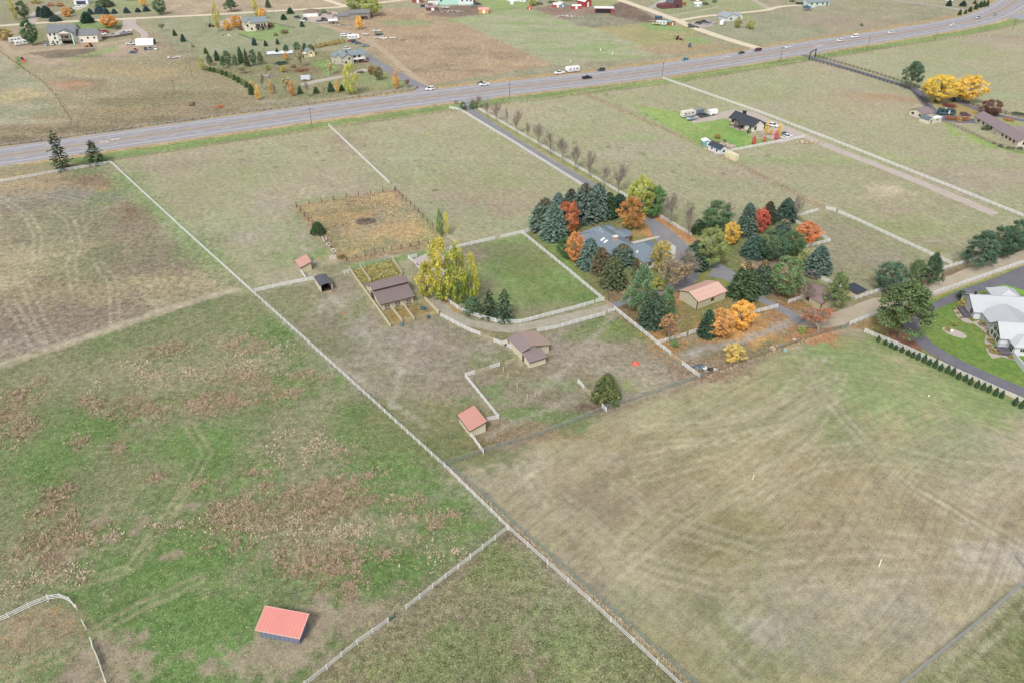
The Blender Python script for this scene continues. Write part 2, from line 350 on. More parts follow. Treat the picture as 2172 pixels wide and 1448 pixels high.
for (u,v,a,b) in [(600,700,8,14),(650,770,9,12),(770,880,12,14),(820,960,10,10),(880,1010,12,6),(960,1050,12,5),(300,1200,22,9),(420,1170,12,6),(330,1330,20,12),(470,1290,12,6),(430,1400,12,10),(300,1420,14,9),(880,1190,12,8),(800,1230,12,6),(600,1400,12,5),(560,1420,10,6),(990,1070,8,6),(230,900,12,8),(120,970,12,10),(450,960,18,12),(1010,1110,8,3),(780,990,9,4)]:
    blob(u, v, a, b, '#4f7a26', .85, vary='#648a38', tuft=.5, s=(u+v) % 13, sharp=1.0)
for (u,v,a,b) in [(218,1372,1.4,1.6),(297,1392,1.3,1.4),(255,1388,1.6,.8),(302,1350,1.2,1.2),(210,1108,2,3),(400,1072,2.5,1.5),(290,1120,1.6,3),(240,1140,2,1),(375,1175,2.5,1.2),(130,1190,3,4),(790,1295,6,2.5),(700,1310,7,4),(560,1395,9,3.5),(810,1315,5,2.5),(720,1400,6,2.5),(640,1360,4,5),(235,1440,8,6),(190,1400,3,4)]:
    blob(u, v, a, b, '#a3927b', .85, vary='#93826c', tuft=.2, s=u % 7)
field([(0,1310),(104,1276),(160,1290),(185,1335),(150,1360),(60,1390),(0,1380)], '#9a8468', '#8c8862', soft=2, tuft=.5, leaf=.14)
field([(0,1340),(90,1380),(70,1448),(0,1460)], None, soft=3, leaf=.15)
for t in ([(0,1440),(130,1390),(200,1340),(290,1290),(420,1230)],[(400,900),(440,960),(400,1030),(280,1200)],[(20,1170),(150,1240),(260,1210)]):
    track(t, .6, '#a09a70', twin=1.9, amt=.9, soft=.6)
# triangle below the junction, and the strip at its fence
field([(1078,1128),(1445,1460),(1500,1600),(400,1600),(648,1452),(822,1322),(862,1296)], '#82824f', '#948d6c', tuft=1.0, mow=0, wob=.4, s=35)
track([(1082,1130),(1445,1462)], 5, '#7d6a52', soft=1.6, amt=.85, wob=.7)
track([(1076,1130),(946,1234),(862,1298)], 3, '#86775c', soft=1.5, amt=.7)
track([(823,1325),(700,1424),(650,1455)], 3, '#8a7a5e', soft=1.5, amt=.7)
for (u,v,a,b,c) in [(1250,1400,10,10,'#6a8538'),(1120,1260,12,8,'#6c873c'),(1180,1440,9,6,'#a09a6c'),(1010,1290,12,10,'#8a7c64'),(900,1330,12,6,'#93886a'),(940,1440,14,6,'#877860'),(1080,1400,12,8,'#8a7a66'),(1130,1150,6,4,'#8a7a62'),(1100,1200,8,4,'#71853f'),(1190,1350,8,6,'#6a8a3c'),(980,1410,10,6,'#6c853e'),(850,1400,10,5,'#748444')]:
    blob(u, v, a, b, c, .65, tuft=1.2, s=u % 11)
# big near field on the right
field([(945,990),(1500,796),(1784,700),(1832,700),(2400,940),(2400,1260),(2172,1240),(1918,1455),(1700,1700),(1470,1455)], '#a39a6c', '#ad9d74', tuft=.12, mow=.65, wob=.4, s=37)
for (u,v,a,b,c,k) in [(1330,1000,30,14,'#9a8a66',.6),(1250,1080,16,10,'#968770',.6),(1500,1060,30,12,'#998a68',.6),(1600,990,22,8,'#8f8a58',.6),(1800,800,24,20,'#7f9650',.85),(1755,740,12,8,'#849c54',.9),(1880,830,24,16,'#869a58',.8),(2100,860,24,10,'#7c944c',.8),
    (1150,970,22,5,'#a69c86',.7),(1060,1020,14,8,'#a39a84',.7),(1450,870,26,8,'#959a72',.5),(1650,880,26,12,'#8b8d62',.6),(1400,1200,24,12,'#938a70',.5),(1700,1150,34,8,'#978564',.6),(1560,1150,20,8,'#86854e',.6),(1320,1250,14,10,'#9a927c',.6),
    (1500,1330,24,10,'#7f8756',.55),(1650,1400,24,10,'#7b8450',.6),(1880,1260,26,10,'#a09a88',.6),(1950,1160,26,8,'#9c8d72',.6),(2100,1080,20,12,'#93806c',.6),(2130,980,20,12,'#a09a86',.6),(1800,1020,22,8,'#9c9272',.5),(1620,1325,7,3.5,'#b0a798',.7),
    (1950,950,22,10,'#7f8c5c',.5),(1700,1000,20,8,'#a38b60',.5),(1380,940,22,6,'#968c62',.5),(1150,1130,5,26,'#a79e8a',.4),(1260,1180,6,20,'#8c8264',.4),(2040,1190,20,5,'#a08e70',.6),(2130,1190,10,6,'#aaa290',.7),(1780,1330,20,8,'#9b9480',.5)]:
    blob(u, v, a, b, c, k, s=u % 11, sharp=.9)
blob(1598,1014,2.2,1.6,'#8f8f48',.7,vary='#a8985a',leaf=.2); blob(1350,1010,4,2,'#76803c',.5)
field([(2172,1243),(1920,1460),(1900,1700),(2600,1700),(2600,1240)], '#788048', '#8a8a5e', tuft=.6, mow=.5, wob=.5, s=39)
track([(945,994),(1024,966),(1153,926),(1290,873),(1485,808),(1560,780),(1784,702)], 2.2, '#8f7c66', amt=.8, soft=1)
# barn paddocks
field([(541,622),(668,597),(740,575),(830,696),(932,668),(1018,714),(1083,740),(1096,776),(988,800),(1056,888),(975,880),(1000,925),(1024,961),(940,988)], '#938771', '#878460', tuft=.5, mow=.15, wob=.6, s=41)
for (u,v,a,b,c,k) in [(620,650,14,8,'#7c8752',.7),(650,625,9,4,'#857f58',.6),(800,760,18,8,'#a59a8c',.55),(880,720,14,6,'#a3968a',.6),(790,840,9,8,'#78804e',.7),(870,910,16,8,'#758048',.8),(960,960,14,5,'#717c44',.8),(990,890,5,6,'#66803a',.8),
    (720,640,8,5,'#a89c8c',.6),(950,760,12,6,'#9c9080',.5),(680,730,10,10,'#7d8254',.6),(925,870,12,6,'#8c8458',.5),(760,690,6,4,'#a59e92',.6),(750,660,4,8,'#7f8a50',.6),(850,820,18,6,'#9a8e7a',.5),(1040,760,6,4,'#6f8440',.6)]:
    blob(u, v, a, b, c, k, s=u % 11)
field([(745,575),(833,552),(853,582),(770,605)], '#8a7348', '#787a44', tuft=1.2, wob=.4)
field([(815,660),(890,640),(930,666),(830,692)], '#7e7c48', '#97803e', tuft=.6, wob=.4, leaf=.3)
field([(1083,740),(1140,705),(1283,668),(1303,660),(1422,754),(1483,803),(1290,868),(1025,961),(1001,926),(1035,915),(1058,888),(988,800),(1060,777),(1092,775),(1100,780),(1165,745)], '#958a75', '#8b8262', tuft=.6, mow=.1, wob=.5, s=43)
for (u,v,a,b,c,k) in [(1290,690,14,6,'#6f8742',.9),(1340,705,10,5,'#75863a',.85),(1260,710,8,3,'#7c8850',.8),(1170,815,9,2.5,'#7d9258',.8),(1050,825,4,3,'#71904a',.8),(1065,850,4,2.5,'#71904a',.7),(1095,875,5,2,'#66863a',.8),(1150,875,12,3,'#6c8544',.8),(1190,890,10,4,'#6e8546',.8),
    (1330,750,14,6,'#a0937e',.6),(1230,740,10,6,'#a3988a',.5),(1390,790,16,4,'#a39880',.7),(1340,820,4,2.2,'#93a05a',.9),(1375,810,5,4,'#b0a684',.7),(1100,905,12,4,'#937a5a',.7),(1080,920,10,3,'#8f7a58',.7),(1010,945,6,3,'#857a48',.7),(1255,865,4,2,'#7a6250',.8),(1150,800,10,3,'#9f9484',.5),(1100,790,6,3,'#8a8258',.6)]:
    blob(u, v, a, b, c, k, s=u % 11)
# arena
field([(629,438),(838,404),(932,500),(925,520),(735,553)], '#a28c66', '#b59c6e', tuft=.8, mow=0, wob=.5, s=45)
for (u,v,a,b,c,k) in [(700,450,12,6,'#8f8556',.7),(780,440,10,4,'#8a8456',.6),(850,455,10,6,'#948b72',.8),(770,520,12,5,'#8f8f5e',.8),(700,490,6,10,'#94865e',.7),(760,455,8,3,'#c0904c',.6),(870,480,12,6,'#c09a5a',.7),(720,545,8,3,'#c0a468',.7),(775,469,7,4,'#998a70',.8),(820,470,8,6,'#9c9070',.6)]:
    blob(u, v, a, b, c, k, s=u % 11)
track([(629,440),(672,490),(737,556)], 3, '#9a6f50', soft=1, amt=.8); track([(629,438),(838,404)], 2, '#9a6f45', soft=.8, amt=.8); track([(838,404),(932,500)], 2.2, '#8c6a50', soft=1, amt=.8); track([(735,556),(925,520)], 3, '#8c7048', soft=1, amt=.8)
field([(735,562),(830,545),(905,532),(900,545),(872,552),(830,556),(745,572)], '#6c9340', '#7d9450', soft=1, wob=.8)
field([(672,566),(735,556),(745,572),(690,585)], '#8f806a', '#7c8a50', soft=1.5)
# horse-lawn and the lane
field([(870,552),(955,530),(1107,497),(1281,640),(1152,672),(1100,684),(1040,678),(960,642)], '#6a9038', '#7c944a', tuft=.3, mow=.5, wob=.4, s=47)
for (u,v,a,b,c,k) in [(990,540,10,5,'#948474',.9),(940,560,10,5,'#948474',.8),(1060,665,16,4,'#8c8463',.8),(1180,655,16,4,'#8a8560',.8),(1080,570,14,8,'#667f38',.6),(1200,620,14,6,'#668236',.7),(1060,530,16,5,'#808058',.7),(1140,560,12,6,'#7c8048',.6),(1110,620,14,6,'#7c8a4a',.5),(950,600,9,12,'#8c8068',.6),(1020,610,5,8,'#96886c',.6)]:
    blob(u, v, a, b, c, k, s=u % 11)
field([(880,560),(935,628),(986,668),(1068,692),(1140,690),(1290,655),(1300,664),(1140,706),(1085,735),(1018,708),(935,666),(890,630)], '#8d8564', '#7c8050', tuft=.5, leaf=.15, wob=.4)
field([(880,600),(925,610),(990,670),(960,680),(925,655)], '#94845e', '#a38a58', leaf=.55, soft=2)
# fields around the drive
for (u,v,a,b,c,k) in [(730,300,10,16,'#97856f',.7),(800,350,8,16,'#9a8a78',.6),(960,300,12,16,'#9b8c7a',.5),(1000,420,26,12,'#a08a74',.6),(1080,440,26,10,'#a18b78',.6),(940,450,18,10,'#8f9f70',.6),(870,340,20,20,'#9aa27e',.5),(1060,480,18,6,'#93a072',.6),
    (690,420,12,4,'#84994f',.6),(560,480,18,12,'#8d9f68',.6),(600,540,16,8,'#829a55',.7),(500,560,16,8,'#8f9a5c',.6),(660,540,6,5,'#6f9440',.8),(620,470,6,8,'#7f9a52',.6),(430,480,14,14,'#99a07c',.5),(320,360,24,8,'#a2937c',.6),(420,420,10,20,'#a29077',.5),(450,340,26,8,'#9d9078',.5),
    (560,320,20,6,'#9aa078',.4),(570,440,8,6,'#a49a90',.5),(520,500,12,5,'#a29a90',.5),(630,515,14,4,'#8a9c60',.5),(910,480,6,12,'#7a9a50',.6),
    (1100,215,14,6,'#9aa47c',.6),(1230,230,12,8,'#94a06c',.6),(1345,290,12,4,'#84a060',.7),(1170,260,14,8,'#a0a484',.5),(1350,320,26,8,'#a3958a',.5),(1270,330,20,6,'#a29688',.5),(1400,350,16,8,'#97a070',.5),(1480,390,22,8,'#929f68',.6),(1420,310,20,6,'#a39585',.4),
    (1580,230,22,10,'#a8a08a',.4),(1400,250,16,10,'#8aa254',.8),(1370,240,8,3,'#7a9c4a',.8),(1640,340,24,6,'#88a05a',.7),(1560,400,16,8,'#a09a7c',.5),(1560,370,16,5,'#a89a80',.5),(1690,400,20,5,'#8f9c64',.5),(1780,340,16,6,'#909a64',.5),
    (1890,415,11,10,'#b5a58a',.9),(1880,400,8,4,'#c2b196',.9),(1900,445,10,6,'#a3937c',.8),(1840,480,16,5,'#8a9850',.6),(1950,490,20,6,'#8a9a54',.6),(2000,520,16,5,'#9a8f74',.5),(1960,530,16,3,'#88954e',.6),(2050,440,16,8,'#8f9a60',.5),
    (1800,500,12,8,'#9a8a76',.7),(1860,540,14,7,'#9c9080',.7),(1830,570,12,4,'#84924e',.6),(1790,560,10,4,'#9c8c7a',.6),(1870,590,10,4,'#86924c',.6),(1780,480,8,4,'#a0927c',.6),
    (1800,210,22,20,'#a8906c',.4),(1850,205,14,6,'#ad8d66',.8),(1900,210,16,8,'#b08c64',.8),(1640,180,30,14,'#97a074',.5),(1800,290,20,6,'#98a272',.5),(2000,340,30,10,'#95a06e',.6),(1900,310,30,10,'#a29a78',.5),(2050,390,26,8,'#a09680',.5),(2120,420,20,6,'#97a070',.5),
    (1850,130,26,10,'#9aa280',.6),(2000,150,26,12,'#98a27c',.6),(2100,90,24,14,'#a39a86',.5),(1950,120,26,8,'#a8a08c',.5),(2100,200,26,12,'#94a274',.6),(1900,170,14,6,'#8fa070',.5)]:
    blob(u, v, a, b, c, k, s=u % 11, sharp=.9)
field([(2060,80),(2172,68),(2400,60),(2400,110),(2172,100)], '#a8907a', '#a29a80', soft=4, amt=.8)
track([(1230,195),(1395,268),(1560,345),(1740,438)], 1.8, '#94765c', soft=1.2, amt=.85, wob=.6, tuft=1)
track([(1016,236),(1309,410),(1465,503)], 4, '#8f9248', soft=1.2, amt=1, wob=.6)
track([(1380,455),(1470,512)], 5, '#bb7d4a', soft=1, amt=1, wob=.5, leaf=.8)
field([(1340,222),(1430,236),(1470,258),(1545,258),(1610,300),(1540,322),(1485,312),(1400,262)], '#93a84c', '#7da03c', soft=2, tuft=.3)
field([(1520,250),(1552,255),(1600,300),(1650,290),(1640,296),(1560,318),(1490,295)], '#629a28', '#84a03c', soft=1, tuft=.1, mow=.3)
field([(1490,295),(1540,300),(1570,318),(1520,326)], '#a8957c', '#8f8a62', soft=1, tuft=.6)
# home yard: leaf-strewn lawn, bark, gravel
field([(1125,490),(1240,470),(1300,455),(1372,462),(1420,500),(1400,520),(1440,560),(1550,480),(1700,460),(1760,515),(1700,530),(1740,595),(1815,638),(1760,670),(1660,655),(1400,730),(1303,658),(1281,640),(1108,497)], '#74843e', '#7c7c44', tuft=.4, mow=.1, leaf=.08, wob=.6, s=51)
field([(1140,500),(1180,520),(1215,560),(1240,590),(1230,600)], '#6d9130', '#7c9a3c', soft=1.5)
blob(1360, 485, 7, 6, '#a88844', .8, leaf=.9, vary='#8f8a44'); blob(1376,490,2.2,6,'#c0804a',.8,leaf=.9); blob(1345,500,4,3,'#8c8a3a',.6,leaf=.5)
field([(1403,508),(1425,505),(1437,515),(1418,520)], '#74993a', '#86a044', soft=.8)
field([(1283,590),(1345,650),(1400,720),(1340,690),(1295,652)], '#8c6b50', '#7c6548', soft=2.5, leaf=.25, tuft=.3)
field([(1290,600),(1370,600),(1430,640),(1440,700),(1400,725),(1330,660)], '#846a50', '#7a7046', soft=2, leaf=.3, amt=.8)
field([(1436,630),(1480,660),(1540,635),(1600,645),(1655,656),(1420,718)], '#82823f', '#8c7a46', soft=1.5, leaf=.25)
field([(1425,600),(1448,640),(1440,655),(1415,650)], '#b57c4c', '#a3744a', soft=1, leaf=.6)
field([(1575,540),(1640,530),(1690,580),(1650,640),(1600,600)], '#8f7460', '#9a8474', soft=3, leaf=.2)
field([(1420,735),(1660,660),(1700,690),(1784,697),(1485,800)], '#8f8164', '#7f7c50', soft=1, tuft=.7, leaf=.25, s=53)
blob(1500,790,10,3,'#94745a',.8,tuft=1.3); blob(1530,770,9,4,'#96826e',.7); blob(1450,745,7,4,'#8a8058',.6,leaf=.5); blob(1400,715,5,6,'#b07c3c',.7,leaf=.9); blob(1520,705,8,5,'#b08038',.75,leaf=1); blob(1410,735,5,4,'#96762e',.6,leaf=.9)
blob(1596,694,7,5,'#d8a030',.95,vary='#e0a838',leaf=.6); blob(1570,712,9,4,'#dba438',.9,leaf=.7); blob(1625,690,9,5,'#b38a52',.6,leaf=1)
blob(1650,670,8,4,'#a8784a',.5,leaf=.8); blob(1690,650,10,5,'#96684a',.6,leaf=.7); blob(1660,610,6,5,'#93664c',.6,leaf=.4)
blob(1738,700,8,4.5,'#b0744c',.9,vary='#a87a50',leaf=.6); blob(1728,716,7,2.6,'#ad744c',.8,leaf=.6); blob(1755,667,5,2,'#b4724a',.7,leaf=.6); blob(1706,700,4,2.5,'#a87a4a',.5,leaf=.6)
field([(1760,445),(1820,470),(2019,562),(1858,622),(1815,636),(1740,590),(1730,560),(1765,515),(1735,470)], '#948a72', '#8a8c60', tuft=.5, wob=.4, amt=.6)
field([(1810,640),(1858,624),(2048,560),(2172,520),(2172,545),(2089,573),(1982,612),(1870,643),(1790,668)], '#8f8a5e', '#857a58', wob=.4, soft=1)
field([(1880,610),(1960,590),(2060,560),(2172,520),(2172,540),(1960,608),(1890,630)], '#86664c', '#8f7458', soft=1.5, amt=.7)
field([(1802,692),(1964,634),(1975,650),(1930,690),(1950,750),(1832,706)], '#8c8040', '#967a4c', soft=1, leaf=.2)
field([(1832,706),(2172,856),(2172,870),(1825,716)], '#808f48', '#6f8f3c', soft=1.5)
field([(1890,700),(1915,705),(1955,745),(1950,752),(1895,728),(1885,712)], '#7d5c48', '#8d6c50', soft=.4, wob=.2)
field([(1964,634),(2172,560),(2400,470),(2400,960),(2172,850),(2033,790),(1940,745)], '#628a16', '#758f28', tuft=.2, mow=.2, wob=.3, s=55)
track([(1955,725),(2000,765),(2080,805),(2180,848)], 3.5, '#a59040', leaf=.8, amt=.8, soft=1.2)
track([(1965,636),(2172,560)], 1.6, '#b09a50', amt=.5, leaf=.3)
field([(2020,290),(2060,283),(2120,312),(2180,318),(2180,330),(2110,316),(2060,300),(1998,252)], '#7fa23c', '#8aa348', soft=.8, tuft=.2)
field([(1945,195),(1985,215),(2080,225),(2120,240),(2090,252),(2010,240),(1965,212)], '#a58a4c', '#93904c', soft=1, leaf=.4)
field([(2100,240),(2172,262),(2172,300),(2130,280),(2100,260)], '#8ba04a', '#a09a60', soft=1)
track([(1460,752),(1480,745),(1512,737),(1570,723),(1618,709),(1650,692),(1690,678)], 2.6, '#a9a39b', soft=1.6, wob=1.4, amt=1.1, tuft=.6, leaf=0)
for t in ([(1300,668),(1240,740),(1180,800),(1120,850)],[(1240,830),(1180,860),(1080,900),(1035,925)],[(700,620),(780,720),(860,790),(960,800)],[(560,640),(640,720),(740,790),(900,900)],[(860,700),(960,740),(1060,770)],[(900,690),(850,780),(830,860)]):
    track(t, 1.1, '#b5aa98', soft=1.2, amt=.6, wob=.8)
for t in ([(2172,1170),(2000,1150),(1800,1130),(1600,1150),(1400,1090),(1280,1000)],[(2172,1160),(2050,1090),(1900,1000),(1800,900),(1720,800),(1690,740)],[(2150,1190),(1950,1180),(1700,1200),(1500,1220),(1340,1180),(1200,1060)],[(1100,980),(1150,1050),(1250,1140),(1400,1260),(1560,1400)],[(1740,760),(1640,860),(1500,940),(1330,980)],[(1760,760),(1700,880),(1560,1000),(1400,1080),(1320,1150)],[(1350,910),(1500,900),(1650,870),(1760,800)],[(2172,1000),(2000,980),(1850,940),(1700,960),(1550,1040)],[(1980,1400),(2080,1300),(2172,1200)]):
    for d_ in (0, 26, 55): track([(u+d_*.5, v+d_*.6) for u, v in t], .5, '#b9ae90' if d_ != 26 else '#878458', twin=2.2, amt=.6, soft=.7, wob=.3, s=5+d_)
for t in ([(300,380),(480,520),(600,600)],[(420,350),(560,450),(640,540)],[(560,330),(700,420)],[(1150,240),(1300,320),(1450,420)],[(1700,160),(1950,260),(2172,350)],[(1600,200),(1850,300),(2100,400)],[(760,290),(900,400),(1050,470)]):
    for d_ in (-14, 0, 14): track([(u+d_*2, v) for u, v in t], .8, '#a39a80', soft=1, amt=.5, wob=.4, s=3)
blob(2150,1185,8,5,'#b3a894',.8); blob(1800,702,5,2.5,'#a89a80',.8); blob(870,560,3,2,'#a0917a',.7); blob(1035,740,4,2,'#a5998a',.7); blob(815,545,3,1.6,'#a5977f',.8)
# farm: a few green and dark tufts
rr = random.Random(3)
for (u0,u1,v0,v1,n_) in [(1100,1400,195,330,30),(440,830,290,400,14),(860,930,280,460,8),(1300,1700,330,440,14)]:
    for _ in range(n_): blob(rr.uniform(u0,u1), rr.uniform(v0,v1), rr.uniform(.6,1.6), rr.uniform(.6,1.2), '#66813c', .8)
# --- streak coordinates: along the mowing direction of each field
a0 = AX; s_, t_ = rot(a0); su = np.stack([t_, s_*.06], 1)
i = np.nonzero(sdist([(945,990),(1500,796),(1784,700),(1832,700),(2400,940),(2400,1260),(2172,1240),(1918,1455),(1700,1700),(1470,1455)]) < 0)[0]
cx_, cy_ = P(1640, 1060); dx_, dy_ = gx[i]-cx_, gy[i]-cy_
wx = 14*(fbm(gx[i]/40, gy[i]/40, 3)-.5); rr_ = np.hypot(dx_*.75+dy_*.2, dy_*1.5-dx_*.15)+wx
fan = fbm(gx[i]/55, gy[i]/55, 9)
angs = R(28)+2.2*(fan-.5)*2.0
sa = gx[i]*np.cos(R(38))+gy[i]*np.sin(R(38)); ta = -gx[i]*np.sin(R(38))+gy[i]*np.cos(R(38)); ta = ta+60*(fbm(gx[i]/110, gy[i]/110, 19, 2)-.5)
k_ = (np.hypot(dx_, dy_*1.3) > 62)
su[i, 0] = np.where(k_, rr_, ta); su[i, 1] = np.where(k_, np.arctan2(dy_*1.5, dx_)*np.maximum(rr_, 8)*.03, sa*.03)
i = np.nonzero((sdist([(0,372),(232,350),(536,622),(1078,1122),(860,1292),(600,1500),(-300,1500),(-300,372)]) < 0))[0]
s2, t2 = rot(R(122), gx[i], gy[i]); su[i, 0] = t2+6*fbm(gx[i]/30, gy[i]/30, 2); su[i, 1] = s2*.06
i = np.nonzero(sd == 1)[0]; s2, t2 = rot(R(150), gx[i], gy[i]); su[i, 0] = t2*.6; su[i, 1] = s2*.04
# overall unevenness that follows no field
col *= (1 + .16*(big-.5) + .22*(mid-.5) + .20*(sml-.5)*(.5+par[:, :1][:, 0]))[:, None] if False else (1 + .16*(big-.5) + .22*(mid-.5) + .24*(sml-.5))[:, None]
lum = (col*np.array((.25,.65,.10))).sum(1, keepdims=True); col = (lum+(col-lum)*.88)*np.where(GV > 340, .94, .985)[:, None]
col = np.clip(col, .005, .9)
me = bpy.data.meshes.new("ground"); me.vertices.add(gx.size)
me.vertices.foreach_set('co', np.stack([gx, gy, np.zeros_like(gx)], 1).ravel())
idx = np.arange(nr*nc).reshape(nr, nc); q = np.stack([idx[:-1, :-1], idx[:-1, 1:], idx[1:, 1:], idx[1:, :-1]], -1).reshape(-1, 4)
me.loops.add(q.size); me.loops.foreach_set('vertex_index', q.ravel().astype(np.int32))
me.polygons.add(len(q)); me.polygons.foreach_set('loop_start', np.arange(0, q.size, 4, dtype=np.int32)); me.polygons.foreach_set('loop_total', np.full(len(q), 4, dtype=np.int32))
me.update(calc_edges=True)
def vattr(me, name, arr):
    a = me.attributes.new(name, 'FLOAT_VECTOR', 'POINT'); a.data.foreach_set('vector', arr.astype(np.float32).ravel())
vattr(me, 'turf', col); vattr(me, 'cover', par); vattr(me, 'mow', np.concatenate([su, np.zeros((len(su), 1))], 1))
ground = bpy.data.objects.new("ground", me); C.objects.link(ground); struct(ground)
m, n, b = newmat('turf'); me.materials.append(m)
geo = nd(n, 'ShaderNodeNewGeometry')
def att(nm): x = nd(n, 'ShaderNodeAttribute'); x.attribute_name = nm; return x
def noi(vec, sc, det=4, rg=.6, dim='3D'):
    x = nd(n, 'ShaderNodeTexNoise'); x.noise_dimensions = dim; x.inputs['Scale'].default_value = sc; x.inputs['Detail'].default_value = det; x.inputs['Roughness'].default_value = rg
    n.links.new(vec, x.inputs['Vector']); return x.outputs['Fac']
pos = geo.outputs['Position']; A1 = att('turf'); A2 = att('cover'); A3 = att('mow')
sep = nd(n, 'ShaderNodeSeparateXYZ'); n.links.new(A2.outputs['Vector'], sep.inputs[0])
tuft, mow, leaf = sep.outputs[0], sep.outputs[1], sep.outputs[2]
nf = noi(pos, 3.4, 3, .85, '2D'); nm = noi(pos, .55, 5, .7, '2D')
amp = mth(n, 'ADD', mth(n, 'MULTIPLY', tuft, .95), .78)
f = mth(n, 'ADD', 1.0, mth(n, 'MULTIPLY', mth(n, 'SUBTRACT', nf, .5), mth(n, 'MULTIPLY', amp, 1.7)))
f = mth(n, 'ADD', f, mth(n, 'MULTIPLY', mth(n, 'SUBTRACT', nm, .5), mth(n, 'MULTIPLY', amp, 1.0)))
st = noi(A3.outputs['Vector'], .8, 3, .6, '2D'); st2 = noi(A3.outputs['Vector'], 2.2, 2, .6, '2D')
f = mth(n, 'ADD', f, mth(n, 'MULTIPLY', mth(n, 'SUBTRACT', st, .5), mth(n, 'MULTIPLY', mow, .62)))
f = mth(n, 'ADD', f, mth(n, 'MULTIPLY', mth(n, 'SUBTRACT', st2, .5), mth(n, 'MULTIPLY', mow, .5)))
st3 = noi(A3.outputs['Vector'], .25, 2, .6, '2D'); f = mth(n, 'ADD', f, mth(n, 'MULTIPLY', mth(n, 'SUBTRACT', st3, .5), mth(n, 'MULTIPLY', mow, .22)))
f = mth(n, 'MAXIMUM', f, .2)
base = vscale(n, A1.outputs['Vector'], f)
# blades: straw and green mixed at the scale of tufts
h1 = noi(pos, 1.1, 4, .75, '2D'); k1 = mth(n, 'MULTIPLY', mth(n, 'SUBTRACT', h1, .52), mth(n, 'ADD', mth(n, 'MULTIPLY', tuft, 3.6), .5), True)
straw = vscale(n, mixc(n, .35, base, (*srgb('#c2b08a'), 1)), mth(n, 'ADD', 1.0, 0.08))
base = mixc(n, k1, base, straw)
h2 = noi(pos, .8, 4, .75, '2D'); mp = nd(n, 'ShaderNodeMapping'); 
k2 = mth(n, 'MULTIPLY', mth(n, 'SUBTRACT', .47, h2), mth(n, 'ADD', mth(n, 'MULTIPLY', tuft, 3.6), .5), True)
green = mixc(n, .5, base, (*srgb('#5f7238'), 1)); base = mixc(n, k2, base, green)
# fallen leaves
vo = nd(n, 'ShaderNodeTexVoronoi'); vo.voronoi_dimensions = '2D'; vo.inputs['Scale'].default_value = 2.6; n.links.new(pos, vo.inputs['Vector'])
vs_ = nd(n, 'ShaderNodeSeparateColor'); n.links.new(vo.outputs['Color'], vs_.inputs[0])
lf = mth(n, 'LESS_THAN', vs_.outputs[0], mth(n, 'MULTIPLY', leaf, .75)); lf = mth(n, 'MULTIPLY', lf, mth(n, 'LESS_THAN', vo.outputs['Distance'], .42))
lc = mixc(n, vs_.outputs[1], (*srgb('#b8743a'), 1), (*srgb('#d8a048'), 1)); base = mixc(n, mth(n, 'MULTIPLY', lf, .8), base, lc)
n.links.new(base, b.inputs['Base Color']); b.inputs['Roughness'].default_value = .95; b.inputs['Specular IOR Level'].default_value = .1
bp = nd(n, 'ShaderNodeBump'); bp.inputs['Strength'].default_value = .6; bp.inputs['Distance'].default_value = .25
n.links.new(mth(n, 'MULTIPLY', nf, amp), bp.inputs['Height']); n.links.new(bp.outputs['Normal'], b.inputs['Normal'])
# ---------------------------------------------------------------- roads and hard surfaces
def mroad(name, c1, c2, sc=.25, fine=6, amp=.35, wear=None):
    m, n, b = newmat(name); g = nd(n, 'ShaderNodeNewGeometry')
    a = nd(n, 'ShaderNodeTexNoise'); a.inputs['Scale'].default_value = sc; a.inputs['Detail'].default_value = 6; a.inputs['Roughness'].default_value = .7
    f = nd(n, 'ShaderNodeTexNoise'); f.inputs['Scale'].default_value = fine; f.inputs['Detail'].default_value = 3
    n.links.new(g.outputs['Position'], a.inputs['Vector']); n.links.new(g.outputs['Position'], f.inputs['Vector'])
    k = mth(n, 'MULTIPLY', mth(n, 'SUBTRACT', a.outputs['Fac'], .3), 2.4, True)
    cc = mixc(n, k, (*srgb(c1), 1), (*srgb(c2), 1))
    if wear is not None:
        at = nd(n, 'ShaderNodeAttribute'); at.attribute_name = 'lane'; sx = nd(n, 'ShaderNodeSeparateXYZ'); n.links.new(at.outputs['Vector'], sx.inputs[0])
        cc = mixc(n, sx.outputs[0], cc, (*srgb(wear), 1))
    n.links.new(vscale(n, cc, mth(n, 'ADD', 1-amp/2, mth(n, 'MULTIPLY', f.outputs['Fac'], amp))), b.inputs['Base Color'])
    b.inputs['Roughness'].default_value = .85; b.inputs['Specular IOR Level'].default_value = .25; return m
ASPH = mroad('asphalt', '#8f8e93', '#9c9aa0'); DRIVE = mroad('drive_asphalt', '#797980', '#8b8a8e', sc=.2); DARKD = mroad('dark_asphalt', '#63626c', '#76747e')
GRAV = mroad('pale_gravel', '#c4b69a', '#d6c9b0', amp=.3); DIRT = mroad('dirt_gravel', '#a2957f', '#b3a795', amp=.45, fine=4); GREYG = mroad('grey_gravel', '#9a948c', '#b0aaa4', amp=.5, fine=5)
TRACKM = mroad('earth_track', '#a08e74', '#b5a388', amp=.4); CONC = mroad('concrete', '#b3aea6', '#c2bdb4'); PINKG = mroad('pink_gravel', '#a89c92', '#b8aaa2', amp=.5); BARK = mroad('bark_mulch', '#7a5240', '#93684c', amp=.6, fine=4)
